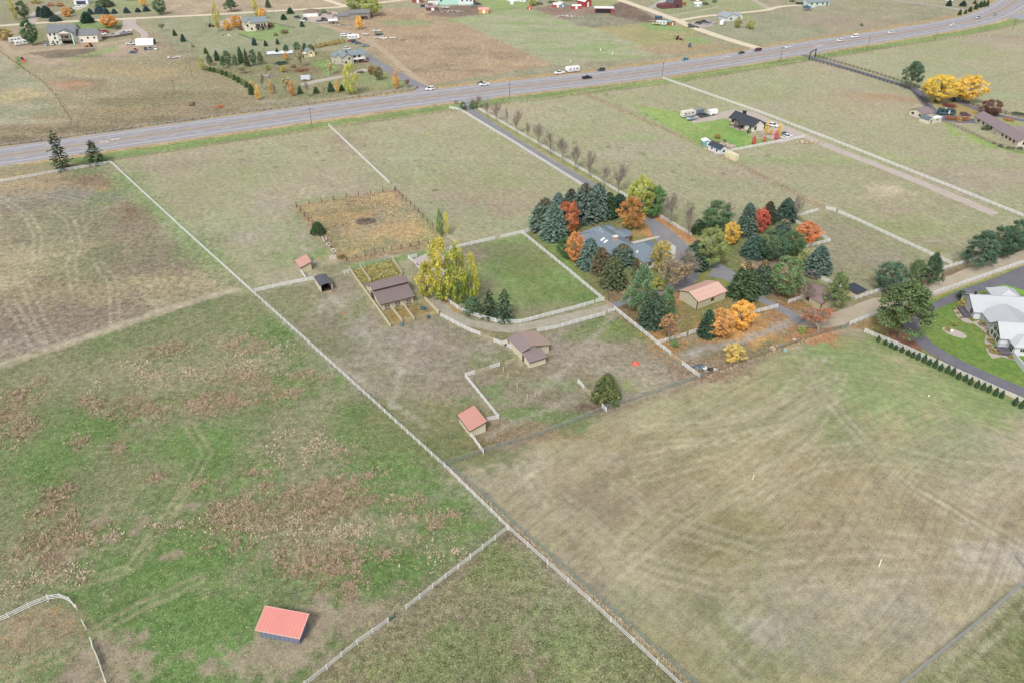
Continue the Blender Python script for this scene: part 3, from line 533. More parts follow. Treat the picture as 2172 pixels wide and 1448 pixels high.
def smooth_path(pts, step=4.0):
    pts = [np.array(p, float) for p in pts]
    if len(pts) < 3:
        n_ = max(1, int(np.linalg.norm(pts[-1]-pts[0])/step)); return [pts[0]+(pts[-1]-pts[0])*i/n_ for i in range(n_+1)]
    out = []
    for i in range(len(pts)-1):
        p0 = pts[max(i-1, 0)]; p1 = pts[i]; p2 = pts[i+1]; p3 = pts[min(i+2, len(pts)-1)]
        n_ = max(1, int(np.linalg.norm(p2-p1)/step))
        for k in range(n_):
            t = k/n_; out.append(.5*((2*p1)+(-p0+p2)*t+(2*p0-5*p1+4*p2-p3)*t*t+(-p0+3*p1-3*p2+p3)*t**3))
    out.append(pts[-1]); return out
def offset(path, d):
    r = []
    for i, p in enumerate(path):
        t = path[min(i+1, len(path)-1)]-path[max(i-1, 0)]; t = t/np.linalg.norm(t); r.append(p+np.array((-t[1], t[0]))*d)
    return r
def ribbon(name, path, w0, w1, z, mat, ragged=0.0, label=None, seed=1):
    rnd = random.Random(seed); A = offset(path, w1); B = offset(path, w0); mb = MB()
    if ragged:
        A = [p+np.array((rnd.uniform(-1, 1), rnd.uniform(-1, 1)))*ragged for p in A]; B = [p+np.array((rnd.uniform(-1, 1), rnd.uniform(-1, 1)))*ragged for p in B]
    for i in range(len(path)-1): mb.poly([(*B[i], z), (*B[i+1], z), (*A[i+1], z), (*A[i], z)])
    return struct(mb.build(name, mat))
def road(name, px, width, mat, z=.02, ragged=.25, step=3.0, seed=1):
    return ribbon(name, smooth_path([P(*q) for q in px], step), -width/2, width/2, z, mat, ragged, seed=seed)
def patch(name, px, mat, z=.03, wob=.3, seed=2):
    pts = [np.array(P(*q)) for q in px]; rnd = random.Random(seed); out = []
    for i, p in enumerate(pts):
        q = pts[(i+1) % len(pts)]; n_ = max(1, int(np.linalg.norm(q-p)/2.5))
        for k in range(n_): out.append(p+(q-p)*k/n_+np.array((rnd.uniform(-1, 1), rnd.uniform(-1, 1)))*wob)
    return struct(MB().poly([(*p, z) for p in out]).build(name, mat))
hpath = smooth_path([P(*q) for q in HWY], 5.0)
ribbon('highway', hpath, -12.2, 12.2, .06, ASPH)
struct(ribbon('highway_shoulder_gravel', hpath, -13.4, 13.2, .035, GREYG, ragged=.3))
WEAR = mroad('worn_asphalt', '#8d8482', '#98908d'); 
ribbon('centre_lane', hpath, -1.75, 1.75, .068, WEAR)
YEL = M('yellow_paint', '#cfa24e', var=.3, scale=.8); WHT = M('white_road_paint', '#d6d5d6', var=.2, scale=.8); BLK = mroad('dark_seam', '#77757c', '#85838a')
for nm, d, w_, m_ in (('edge_line',-9.2,.16,WHT),('edge_line',9.2,.16,WHT),('centre_line',-1.95,.14,YEL),('centre_line',1.95,.14,YEL)):
    ribbon(nm, hpath, d-w_, d+w_, .075, m_)
for sgn in (-1, 1): ribbon('lane_seam', hpath, sgn*5.6-1.1, sgn*5.6-.7, .066, BLK)
def dashes(name, d, w_, ln, gap, mat, z=.076):
    mb = MB(); L_ = offset(hpath, d); acc = 0.0
    A = [np.array(p) for p in L_]; seg = np.cumsum([0]+[np.linalg.norm(A[i+1]-A[i]) for i in range(len(A)-1)]); tot = seg[-1]; s0 = 0
    def at(s):
        i = min(int(np.searchsorted(seg, s, side='right'))-1, len(A)-2); return A[i]+(A[i+1]-A[i])*((s-seg[i])/(seg[i+1]-seg[i]))
    while s0+ln < tot:
        a = at(s0); b_ = at(s0+ln); t = (b_-a)/np.linalg.norm(b_-a); n_ = np.array((-t[1], t[0]))*w_
        mb.poly([(*(a-n_), z), (*(b_-n_), z), (*(b_+n_), z), (*(a+n_), z)]); s0 += ln+gap
    return struct(mb.build(name, mat))
dashes('lane_dashes', -5.55, .13, 3.6, 8.6, WHT); dashes('lane_dashes', 5.55, .13, 3.6, 8.6, WHT)
dashes('turn_lane_dashes', -1.45, .12, 3.0, 9.0, YEL); dashes('turn_lane_dashes', 1.45, .12, 3.0, 9.0, YEL)
def arrow(u, v, flip):
    x, y = P(u, v); a = R(28)+(math.pi if flip else 0); c, s = math.cos(a), math.sin(a)
    pts = [(-2,-.25),(1,-.25),(1,-.7),(2.2,.1),(1,.9),(1,.3),(-.2,.3),(-.9,1.0),(-1.6,.9),(-1.0,.25),(-2,.25)]
    struct(MB().poly([(x+c*p-s*q, y+s*p+c*q, .081) for p, q in pts]).build('turn_arrow', WHT))
for (u, v, fl) in [(220,302,0),(245,296,1),(1531,124.5,0),(1542,121,1),(1733,99,0),(1740,97.5,1)]: arrow(u, v, fl)
road('gravel_road', [(-60,58),(0,55),(85,49),(230,42),(440,32),(560,25),(690,17.5),(733,14),(800,7),(850,1),(900,-6)], 6.5, GRAV)
road('gravel_road', [(733,14),(700,3),(660,-12)], 6, GRAV, z=.026)
road('gravel_road', [(1290,-8),(1320,2),(1380,23),(1442,46),(1462,55),(1523,77),(1575,93),(1622,106)], 7.5, GRAV, z=.03)
road('gravel_road', [(1440,44),(1480,37),(1523,32),(1590,26),(1624,22),(1654,15),(1700,11)], 5, GRAV, z=.024)
road('gravel_drive', [(1632,19),(1612,8),(1585,-6)], 5, DIRT, z=.022)
road('gravel_drive', [(1378,20),(1390,11),(1402,3)], 5, GREYG, z=.022)
road('gravel_drive', [(1418,36),(1450,29),(1500,20),(1525,13)], 3, DIRT, z=.016)
road('gravel_drive', [(1860,-4),(1939,6.5),(1985,12),(2026,19),(2070,27),(2100,32)], 5, GREYG, z=.022)
road('stubble_track', [(905,184),(880,165),(830,123),(791,92),(740,70),(676,52)], 4.5, TRACKM, z=.018, ragged=.5)
road('house_drive', [(912,192),(883,180),(850,162),(814,143),(785,125),(760,108)], 6.5, DRIVE, z=.034)
road('gravel_drive', [(640,181),(680,171),(745,159),(777,147)], 5.5, PINKG, z=.024)
road('house_drive', [(274,42),(272,60),(250,73),(225,80),(165,86)], 9, PINKG, z=.024); road('house_drive', [(277,50),(290,60),(308,75),(300,84)], 5, PINKG, z=.022)
road('earth_track', [(20,112),(60,108),(120,104),(176,102),(230,92),(277,84)], 5, TRACKM, z=.018, ragged=.7); road('earth_track', [(-20,75),(8,95),(25,112),(60,112)], 5, TRACKM, z=.02, ragged=.7)
road('house_drive', [(66,52),(72,36),(80,25)], 6, PINKG, z=.024); road('house_drive', [(116,30),(150,20),(166,16)], 4, CONC, z=.022); patch('house_drive', [(150,18),(180,8),(186,14),(165,22)], CONC)
patch('house_yard', [(640,30),(690,22),(735,30),(720,44),(680,50),(650,46)], PINKG); patch('house_yard', [(455,60),(480,40),(510,36),(520,45),(480,52)], PINKG)
patch('gravel_yard', [(1455,52),(1500,42),(1520,48),(1512,56),(1480,60)], GREYG)
road('turnout', [(1690,113),(1716,112),(1745,105)], 9, ASPH, z=.055); road('turnout', [(884,190),(908,193),(940,195)], 9, ASPH, z=.055); road('turnout', [(960,212),(1000,212),(1040,205)], 8, ASPH, z=.055)
road('turnout', [(1590,105),(1625,107),(1655,103)], 7, GREYG, z=.05); road('turnout', [(1300,152),(1320,149),(1345,146)], 8, ASPH, z=.055); road('turnout', [(2100,30),(2120,34)], 9, ASPH, z=.055); road('turnout', [(2150,40),(2190,30)], 14, ASPH, z=.055)
road('driveway', [(996,218),(994,230),(1067,281),(1150,334),(1249,392),(1330,440),(1371,464),(1410,491),(1439,517)], 4.6, DRIVE, z=.03, ragged=.08)
patch('driveway', [(1378,462),(1402,476),(1475,535),(1520,555),(1562,580),(1622,632),(1672,655),(1712,678),(1695,690),(1660,665),(1600,635),(1552,600),(1500,585),(1455,612),(1400,625),(1350,640),(1300,655),(1292,645),(1350,625),(1425,600),(1440,590),(1440,560),(1400,520),(1385,500),(1368,468)], DRIVE, z=.034, wob=.1)
patch('concrete_pad', [(1401,519),(1420,514),(1434,524),(1430,555),(1398,560)], CONC, z=.042, wob=0)
patch('front_walk', [(1336,514),(1396,501),(1400,504),(1340,519)], CONC, z=.042, wob=0)
patch('island', [(1505,596),(1530,590),(1548,600),(1535,612),(1515,606)], M('island_grass', '#7f8238', var=.4), z=.045); patch('island', [(1480,590),(1500,560),(1510,575),(1490,595),(1475,600)], M('island_grass', '#7f8238', var=.4), z=.046)
road('gravel_lane', [(1690,680),(1735,684),(1779,676),(1810,664),(1873,644),(1982,612),(2089,573),(2172,546),(2300,500)], 6.5, DIRT, z=.026, ragged=.3)
road('barn_lane', [(905,615),(915,634),(940,655),(970,674),(1015,690),(1081,697),(1147,687),(1236,666),(1293,652)], 3.8, mroad('lane_gravel', '#8f8876', '#aba394', sc=.5, amp=.6, fine=3), z=.022, ragged=.6)
road('house_drive', [(1925,680),(1940,706),(1965,732),(1994,751),(2071,790),(2172,832),(2300,880)], 4.6, DARKD, z=.03, ragged=.05)
patch('house_drive', [(1928,690),(1940,668),(1968,648),(2035,616),(2110,590),(2172,564),(2300,515),(2300,660),(2172,620),(2120,605),(2060,625),(1985,657),(1955,675),(1945,690)], DARKD, z=.036, wob=.05)
patch('back_lawn', [(2090,614),(2130,604),(2172,616),(2172,626),(2130,622)], M('back_grass', '#6f9a30', var=.3), z=.045, wob=.2)
road('gravel_lane', [(1560,248),(1590,240),(1619,253),(1693,283),(1780,320),(1900,366),(2060,433),(2110,455)], 5, PINKG, z=.022, ragged=.3)
patch('gravel_yard', [(1455,252),(1560,232),(1600,246),(1575,262),(1540,252),(1470,262)], PINKG, z=.026); patch('gravel_yard', [(1610,278),(1640,270),(1690,280),(1705,292),(1655,305),(1625,292)], PINKG, z=.026)
road('ranch_drive', [(1705,117),(1722,123),(1825,154),(1930,187),(1950,202),(1972,228),(1997,245),(2040,253),(2085,262)], 5, DARKD, z=.028, ragged=.05)
road('ranch_drive', [(1945,197),(1965,195),(2013,210),(2074,232),(2120,246),(2200,262)], 4.5, DARKD, z=.03, ragged=.05)
patch('ranch_drive', [(1985,238),(2000,240),(2060,252),(2085,262),(2040,262),(1990,255)], DARKD, z=.038, wob=.05)
# ---------------------------------------------------------------- fences
VINYL = M('white_vinyl', '#dcdddd', rough=.5, var=.05, scale=.8); PIPE = M('galvanised_pipe', '#8b9797', rough=.5, var=.15, metal=.3); WOODF = M('weathered_wood', '#8a7866', var=.3, scale=4)
TANB = M('tan_boards', '#c2b596', var=.12, ribs=0, scale=3); DARKW = M('dark_brown_wood', '#4f4139', var=.3, scale=4); BLKF = M('dark_fence_wood', '#4a4b50', var=.25, scale=4); STEEL = M('galvanised_steel', '#a9acae', rough=.45, metal=.5, var=.1); GREENG = M('green_gate_paint', '#2f5f58', rough=.5)
WIRE = M('rusty_wire', '#7d7068', rough=.6); GREYP = M('grey_post', '#97999a', var=.15)
_pm = {}
def postmesh(kind, h, w, mat):
    key = (kind, round(h, 2), w, mat.name)
    if key not in _pm:
        mb = MB()
        if kind == 'square':
            mb.box(-w/2, w/2, -w/2, w/2, 0, h); mb.hexa([(-w*.6,-w*.6,h),(w*.6,-w*.6,h),(w*.6,w*.6,h),(-w*.6,w*.6,h)], [(-.01,-.01,h+w*.5),(.01,-.01,h+w*.5),(.01,.01,h+w*.5),(-.01,.01,h+w*.5)])
        else: mb.tube((0,0,-.1), (0,0,h), w/2, w/2*.92, 7)
        _pm[key] = mb.mesh('post', mat)
    return _pm[key]
def fence(name, px, label, h=1.35, rails=(.32,.66,1.0,1.3), rh=.15, rw=.05, spacing=2.44, post=('square',.13), mat=None, pmat=None, cat='fence', group=None, smooth=False, wob=0.0, endpost=True, wires=False, z0=0.0):
    mat = mat or VINYL; pmat = pmat or mat
    pts = [np.array(P(*q)) for q in px]
    if smooth: pts = smooth_path(pts, spacing)
    o0 = pts[0]; root = thing(name, label, cat, (o0[0], o0[1], z0), 0, group); wob = wob or (.025 if mat is VINYL else 0)
    rnd = random.Random(int(px[0][0]*7+px[0][1])); nodes = []
    for i in range(len(pts)-1):
        a, b = pts[i]-o0, pts[i+1]-o0; L = np.linalg.norm(b-a); n_ = max(1, int(round(L/spacing)))
        for k in range(n_): nodes.append(a+(b-a)*k/n_)
    nodes.append(pts[-1]-o0)
    if wob: nodes = [q+np.array((rnd.uniform(-wob, wob), rnd.uniform(-wob, wob))) for q in nodes]
    for z in rails:
        mb = MB()
        for i in range(len(nodes)-1):
            a, b = nodes[i], nodes[i+1]; dz0, dz1 = (rnd.uniform(-.02, .02) if wob else 0), (rnd.uniform(-.02, .02) if wob else 0)
            if wires: mb.tube((*a, z+dz0), (*b, z+dz1), .012, n=3, cap=False)
            elif rh < 0: mb.tube((*a, z+dz0), (*b, z+dz1), -rh/2, n=5, cap=False)
            else: mb.beam((*a, z+dz0), (*b, z+dz1), rw, rh)
        mb.build('wire' if wires else 'rail', mat, root)
    pm = postmesh(post[0], h, post[1], pmat); many = MB() if len(nodes) > 100 else None
    order = sorted(range(len(nodes)), key=lambda i: (nodes[i][1]+o0[1])); near = set(order[:100])
    for i, q in enumerate(nodes):
        if i == len(nodes)-1 and not endpost: continue
        if i in near:
            p = bpy.data.objects.new('post', pm); C.objects.link(p); p.location = (q[0], q[1], 0); setp(p, root)
            j = min(i, len(nodes)-2); d = nodes[j+1]-nodes[j]; p.rotation_euler = (rnd.uniform(-.03, .03) if wob else 0, rnd.uniform(-.03, .03) if wob else 0, math.atan2(d[1], d[0]))
        else:
            w = post[1]/2; many.box(q[0]-w, q[0]+w, q[1]-w, q[1]+w, 0, h)
    if many and len(nodes) > 100:
        m_ = many.build('post_row', pmat, root); m_['kind'] = 'stuff'
    return root
def gate(px, label, mat=None, h=1.25, bars=5, name='gate', tube_r=.03, frame=True, z0=.12):
    """a hung gate panel of horizontal bars between two end uprights"""
    mat = mat or TANB; a, b = np.array(P(*px[0])), np.array(P(*px[1])); root = thing(name, label, 'gate', (a[0], a[1], 0)); d = b-a; f = MB(); g = MB()
    f.tube((0,0,0), (0,0,h+.1), tube_r*1.6, n=6); f.tube((*d,0), (*d,h+.1), tube_r*1.6, n=6); f.build('gate_frame', mat, root)
    for i in range(bars):
        z = z0+(h-z0)*i/(bars-1); g.beam((0,0,z), (*d,z), .04, tube_r*2.6)
    g.build('bar_panel', mat, root)
    if frame: MB().beam((0,0,z0), (*d,h), .03, tube_r*2).build('brace', mat, root)
    return root
W4 = (.30,.62,.94,1.26); W3 = (.40,.82,1.22)
fence('rail_fence', [(-45,392),(20,385),(135,364),(200,354),(222,350),(236,348)], 'white fence along the highway beside the two scraggly conifers, left edge', rails=W3, group='white rail fences')
fence('rail_fence', [(238,349),(387,487),(536,622)], 'long white fence from the highway corner down to the dark-roofed shelter cross fence', rails=W3, group='white rail fences')
fence('rail_fence', [(536,622),(740,806),(943,991)], 'white fence from the shelter cross fence down to the grey pipe fence corner', rails=W3, rh=.10, group='white rail fences')
fence('rail_fence', [(943,991),(1078,1122)], 'white fence running close beside the pipe fence above the three-way junction', rails=W3, rh=.13, spacing=3.0, h=1.4, group='white rail fences')
fence('rail_fence', [(1080,1124),(1250,1276),(1445,1458)], 'white fence beside the pipe fence from the junction to the bottom edge', rails=W3, rh=.09, spacing=6.0, h=1.4, group='white rail fences')
fence('rail_fence', [(1076,1124),(998,1186),(946,1226),(862,1292)], 'white fence from the three-way junction down to the open gap', rails=W3, rh=.09, spacing=3.05, h=1.45, wob=.05, group='white rail fences')
fence('rail_fence', [(824,1320),(758,1366),(694,1419),(600,1492)], 'white fence below the open gap, right of the red-roofed shed', rails=W3, rh=.09, spacing=3.6, h=1.45, wob=.05, group='white rail fences')
fence('rail_fence', [(-30,1331),(20,1310),(63,1289),(104,1272),(130,1268),(150,1277),(158,1287),(165,1293)], 'curved white fence end in the lower left corner', rails=W3, rh=.13, spacing=3.9, h=1.5, smooth=True, group='white rail fences')
fence('rail_fence', [(193,1361),(200,1378),(208,1396),(217,1422),(228,1452),(236,1480)], 'crooked white fence with a green gate lying along it, lower left', rails=W3, rh=.12, spacing=2.6, h=1.3, wob=.12, group='white rail fences')
fence('fence_stub', [(177,1323),(183,1334)], 'short white rail stub standing between two lower-left fence pieces', rails=(.5,1.1), rh=.13, spacing=3, group='white rail fences')
fence('rail_fence', [(540,621),(600,607),(668,594)], 'white fence leading from the long fence to the dark-roofed open shelter', rails=W4, group='white rail fences')
fence('rail_fence', [(637,576),(649,593)], 'short white fence between the pink-roofed shelter and the cross fence', rails=W4, group='white rail fences')
fence('rail_fence', [(697,268),(826,391)], 'white fence dividing the two pastures above the brushy arena', rails=W4, group='white rail fences')
fence('rail_fence', [(953,231),(975,235),(1081,299),(1229,392),(1262,412)], 'white fence on the near side of the tree-lined driveway', rails=W4, group='white rail fences')
fence('rail_fence', [(1016,234),(1165,321),(1309,408),(1387,454),(1466,502)], 'white fence behind the row of bare trees by the driveway', rails=W4, group='white rail fences')
fence('rail_fence', [(1405,168),(1610,240),(1780,306),(2010,397),(2172,462),(2260,498)], 'longest white fence slanting from the highway to the right edge', rails=W4, group='white rail fences')
fence('rail_fence', [(1516,330),(1553,322),(1630,307),(1705,293)], 'white fence along the green yard below the dark-roofed farmhouse', rails=W4, group='white rail fences')
fence('rail_fence', [(1751,445),(1771,449)], 'tiny white fence piece at the top corner of the bare paddock', rails=W4, group='white rail fences')
fence('rail_fence', [(1778,453),(1820,471),(2018,563)], 'white fence slanting past the bare paddock to the gravel lane', rails=W4, group='white rail fences')
fence('rail_fence', [(1677,463),(1734,449)], 'short white fence behind the orange maple, upper side', rails=W4, group='white rail fences')
fence('rail_fence', [(1678,470),(1719,489),(1760,514),(1700,527)], 'white V-shaped fence round the orange maple', rails=W4, group='white rail fences')
fence('rail_fence', [(1742,594),(1800,623),(1815,636)], 'white fence passing the small navy-roofed shed', rails=W4, group='white rail fences')
fence('rail_fence', [(1815,636),(1858,621),(1982,578),(2048,558),(2172,516),(2240,494)], 'white fence behind the pines on the far side of the gravel lane', rails=W4, group='white rail fences')
fence('rail_fence', [(1802,690),(1863,666),(1964,631),(2172,558),(2260,528)], 'white fence between the gravel lane and the dark asphalt drive', rails=W4, group='white rail fences')
fence('rail_fence', [(1833,705),(1917,740),(2033,793),(2172,855),(2240,886)], 'white fence above the row of little arborvitae', rails=W4, group='white rail fences')
fence('rail_fence', [(884,546),(866,550),(888,566),(935,605)], 'white fence corner left of the tall yellow-green cottonwood', rails=W4, group='white rail fences')
fence('rail_fence', [(954,530),(1000,520),(1050,509)], 'white fence behind the cottonwood, on the upper side of the green paddock', rails=W4, group='white rail fences')
fence('rail_fence', [(1063,506),(1107,496),(1128,490)], 'short white fence meeting the blue spruces at the green paddock corner', rails=W4, group='white rail fences')
fence('rail_fence', [(949,504),(968,520)], 'pale fence piece near the base of the two-toned poplar', rails=W4, mat=TANB, group='white rail fences')
fence('rail_fence', [(1108,497),(1195,568),(1281,640)], 'white fence between the green paddock and the blue-roofed house yard', rails=W4, group='white rail fences')
fence('rail_fence', [(937,627),(957,646),(986,664),(1032,679),(1068,687),(1103,686),(1152,674),(1214,658),(1258,645)], 'curving white fence along the upper side of the barn lane', rails=W4, smooth=True, group='white rail fences')
fence('rail_fence', [(1264,643),(1281,639)], 'two-panel white fence at the lower corner of the green paddock', rails=W4, group='white rail fences')
fence('rail_fence', [(935,672),(972,692),(1001,706),(1018,712)], 'white fence on the lower side of the barn lane, nearest the tan barn', rails=W4, group='white rail fences')
fence('rail_fence', [(1048,726),(1083,739)], 'short white fence tied to the big double-roofed shed', rails=W4, group='white rail fences')
fence('rail_fence', [(1139,705),(1178,698),(1283,669)], 'white fence running right from behind the double-roofed shed', rails=W4, group='white rail fences')
fence('rail_fence', [(1290,665),(1303,660)], 'single white fence panel at the end of the barn lane', rails=W4, group='white rail fences')
fence('rail_fence', [(1304,658),(1394,731),(1422,753)], 'white fence beside the pines, from the lane end to the tan gate', rails=W4, group='white rail fences')
fence('rail_fence', [(1447,774),(1483,801)], 'white fence end between the tan gate and the pipe fence corner', rails=W4, group='white rail fences')
fence('rail_fence', [(1397,730),(1454,713)], 'white fence starting behind the half-bare orange tree', rails=W4, group='white rail fences')
fence('rail_fence', [(1461,710),(1500,699),(1597,666),(1649,653)], 'white fence passing behind the bright yellow tree to the drive', rails=W4, group='white rail fences')
fence('rail_fence', [(1672,644),(1700,635)], 'short white fence tied to the brown-roofed pump house', rails=W4, group='white rail fences')
fence('rail_fence', [(987,799),(1006,794)], 'single white panel at the left corner of the small lower paddock', rails=W4, group='white rail fences')
fence('rail_fence', [(1040,783),(1059,777)], 'single white panel between two tan gates near the double-roofed shed', rails=W4, group='white rail fences')
fence('rail_fence', [(987,800),(1058,888),(1033,894)], 'white fence bending round to the pink-roofed lower shelter', rails=W4, group='white rail fences')
fence('rail_fence', [(1000,926),(1025,962)], 'short white fence from the lower shelter to the pipe fence', rails=W4, group='white rail fences')
fence('rail_fence', [(1226,812),(1238,825)], 'short white fence just left of the round dark conifer', rails=W4, group='white rail fences')
fence('rail_fence', [(1277,865),(1286,873)], 'single white panel at the foot of the round dark conifer', rails=W4, group='white rail fences')
for pxs, lb in [([(700,551),(713,549)],'white gate beside the bare poplar at the arena corner'),([(662,562),(668,560)],'small white gate at the right wall of the pink-roofed shelter'),([(730,582),(740,579)],'white gate by the upper left corner of the tan board corral'),([(834,402),(839,396)],'white gate standing open at the top corner of the arena')]:
    gate(pxs, lb, VINYL, bars=4, tube_r=.045, frame=False)
for pxs, lb in [([(1018,712),(1048,726)],'long tan gate in the white fence on the lower side of the barn lane'),([(1281,641),(1304,658)],'tan gate across the end of the barn lane'),([(1422,753),(1447,774)],'tan gate in the slanting white fence above the orange bucket'),
    ([(1006,794),(1040,784)],'tan gate in the upper side of the small lower paddock'),([(1072,773),(1092,768)],'tan gate nearest the wall of the double-roofed shed'),([(1238,825),(1252,839)],'tan gate leading to the round dark conifer'),([(1258,645),(1264,643)],'narrow tan gate in the curving fence near the lane end'),([(1283,668),(1290,665)],'narrow tan gate in the lower lane fence near the lane end'),([(1734,449),(1740,456)],'small tan gate behind the orange maple'),([(1172,548),(1177,553)],'narrow tan gate in the fence of the green paddock')]:
    gate(pxs, lb, TANB)
gate([(838,1308),(824,1320)], 'dark green gate closing the gap in the lower white fence', GREENG, h=1.3)
gate([(203,1378),(216,1408)], 'green gate leaning along the crooked lower-left fence', GREENG, h=1.2)
gate([(1783,699),(1801,690)], 'pale metal gate at the end of the wooden rail fence by the lane', STEEL, h=1.3, bars=6)
gate([(2152,1180),(2180,1215)], 'pipe gate at the right edge of the big near field', STEEL, h=1.3, bars=5)
P5 = (.3,.6,.9,1.2,1.45)
fence('pipe_fence', [(938,988),(949,985),(1025,960),(1153,921),(1288,867),(1485,801),(1500,795)], 'grey steel pipe fence along the top of the big near field', rails=P5, rh=-.06, h=1.55, post=('round',.09), mat=PIPE, spacing=3.0, group='pipe fences')
fence('pipe_fence', [(949,986),(1029,1056),(1090,1113),(1220,1229),(1310,1307),(1467,1448),(1500,1480)], 'grey-green pipe fence slanting beside the white fence to the bottom edge', rails=P5, rh=-.06, h=1.55, post=('round',.1), mat=M('green_grey_pipe', '#6f8482', rough=.5, var=.15), spacing=3.4, group='pipe fences')
fence('wood_fence', [(1500,796),(1560,774),(1644,743),(1735,711),(1784,697)], 'weathered wooden rail fence below the yellow bush', rails=(.35,.75,1.2), rh=.12, h=1.3, post=('round',.16), mat=WOODF, spacing=2.8)
fence('chain_link_fence', [(1895,1470),(1919,1448),(2070,1325),(2172,1238),(2230,1190)], 'light grey steel fence across the bottom right corner', rails=(.1,.6,1.1,1.5), rh=-.09, h=1.6, post=('round',.1), mat=STEEL, spacing=2.8)
fence('wire_fence', [(232,342),(283,335),(480,305),(696,267)], 'thin wire fence along the highway verge, left pasture', rails=(.4,.8,1.15), wires=True, h=1.25, post=('round',.12), mat=WIRE, pmat=GREYP, spacing=6.5, group='wire fences')
fence('wire_fence', [(698,266),(800,252),(953,231)], 'thin wire fence along the highway verge, middle pasture', rails=(.4,.8,1.15), wires=True, h=1.25, post=('round',.12), mat=WIRE, pmat=WOODF, spacing=4.5, group='wire fences')
fence('wire_fence', [(1018,226),(1120,210),(1230,193),(1404,167)], 'thin wire fence along the highway between the drive and the longest white fence', rails=(.4,.8,1.15), wires=True, h=1.3, post=('round',.14), mat=WIRE, pmat=WOODF, spacing=4, group='wire fences')
fence('wire_fence', [(1410,166),(1560,143),(1700,127)], 'wire fence along the highway right of the longest white fence', rails=(.4,.8,1.15), wires=True, h=1.3, post=('round',.14), mat=WIRE, pmat=WOODF, spacing=3.5, group='wire fences')
fence('wire_fence', [(1738,122),(1839,107),(1985,88),(2090,77),(2172,84)], 'wire fence along the highway past the dark entrance arch', rails=(.4,.8,1.15), wires=True, h=1.3, post=('round',.14), mat=WIRE, pmat=DARKW, spacing=4, group='wire fences')
fence('wire_fence', [(1232,194),(1395,268),(1545,338)], 'brown wire fence line across the pasture left of the farmhouse', rails=(.4,.8,1.15), wires=True, h=1.2, post=('round',.13), mat=WIRE, pmat=WOODF, spacing=4.5, group='wire fences')
fence('wire_fence', [(1560,347),(1650,392),(1705,419)], 'brown wire fence line below the cream shipping container', rails=(.4,.8,1.15), wires=True, h=1.2, post=('round',.13), mat=WIRE, pmat=WOODF, spacing=4.5, group='wire fences')
gate([(1715,422),(1738,434)], 'long tan gate at the lower end of the brown wire fence', TANB)
fence('post_fence', [(629,438),(735,430-10),(838,404)], 'dark post and wire fence on the top side of the arena', rails=(.5,1.0,1.4), wires=True, h=1.75, post=('round',.26), mat=WIRE, pmat=DARKW, spacing=4.6, wob=.1, group='dark post fences round the arena')
fence('post_fence', [(838,405),(888,452),(938,503)], 'dark post and wire fence on the right side of the arena', rails=(.5,1.0,1.4), wires=True, h=1.7, post=('round',.24), mat=WIRE, pmat=DARKW, spacing=4.2, wob=.1, group='dark post fences round the arena')
fence('post_fence', [(629,440),(672,490),(703,528)], 'dark post and wire fence on the left side of the arena', rails=(.5,1.0,1.4), wires=True, h=1.7, post=('round',.24), mat=WIRE, pmat=DARKW, spacing=4.5, wob=.1, group='dark post fences round the arena')
fence('post_fence', [(735,554),(815,536)], 'dark post fence on the lower side of the arena, left stretch', rails=(.4,.8,1.2,1.5), rh=.06, h=1.7, post=('round',.24), mat=WOODF, pmat=DARKW, spacing=3.2, wob=.1, group='dark post fences round the arena')
fence('post_fence', [(832,533),(908,517)], 'dark post fence on the lower side of the arena, right stretch', rails=(.4,.8,1.2,1.5), rh=.06, h=1.8, post=('round',.26), mat=WOODF, pmat=DARKW, spacing=3.4, wob=.1, group='dark post fences round the arena')
fence('plank_fence', [(1715,128),(1822,157),(1928,190),(1950,208),(1972,232)], 'dark plank fence on the near side of the ranch drive', rails=(.4,.8,1.2), rh=.12, h=1.5, post=('square',.22), mat=BLKF, spacing=3.0, group='dark plank fences')
fence('plank_fence', [(1730,121),(1835,151),(1940,184),(1985,200),(2013,206),(2074,228),(2120,240),(2172,252)], 'dark plank fence on the far side of the ranch drive', rails=(.4,.8,1.2), rh=.12, h=1.5, post=('square',.22), mat=BLKF, spacing=3.0, group='dark plank fences')
fence('plank_fence', [(2000,259),(2040,276),(2105,306),(2150,322),(2200,330)], 'grey plank fence round the lawn of the long brown-roofed ranch house', rails=(.4,.8,1.2), rh=.13, h=1.4, post=('square',.16), mat=WOODF, spacing=2.6, group='dark plank fences')
fence('wire_fence', [(2090,168),(2130,160),(2172,152),(2240,140)], 'wire fence behind the orange-yellow tree', rails=(.5,1.0), wires=True, h=1.3, post=('round',.2), mat=WIRE, pmat=WOODF, spacing=4, group='wire fences')
fence('wire_fence', [(-20,95),(28,132),(87,172),(113,198),(152,258)], 'weedy wire fence slanting down the far left fields', rails=(.5,1.0), wires=True, h=1.3, post=('round',.2), mat=WIRE, pmat=DARKW, spacing=4, wob=.2, group='wire fences')
fence('wire_fence', [(508,75),(535,85),(562,89)], 'dark garden fence on the left of the cream house lawn', rails=(.5,1.0), rh=.08, h=1.2, post=('square',.15), mat=DARKW, spacing=3, group='garden fences')
fence('wire_fence', [(565,48),(595,55),(624,61)], 'dark garden fence behind the cream house lawn', rails=(.5,1.0), rh=.08, h=1.2, post=('square',.15), mat=DARKW, spacing=3, group='garden fences')
fence('wire_fence', [(1402,31),(1500,18),(1560,8)], 'wire fence in the green field behind the red gambrel barn', rails=(.5,1.0), wires=True, h=1.3, post=('round',.2), mat=WIRE, pmat=WOODF, spacing=5, group='wire fences')
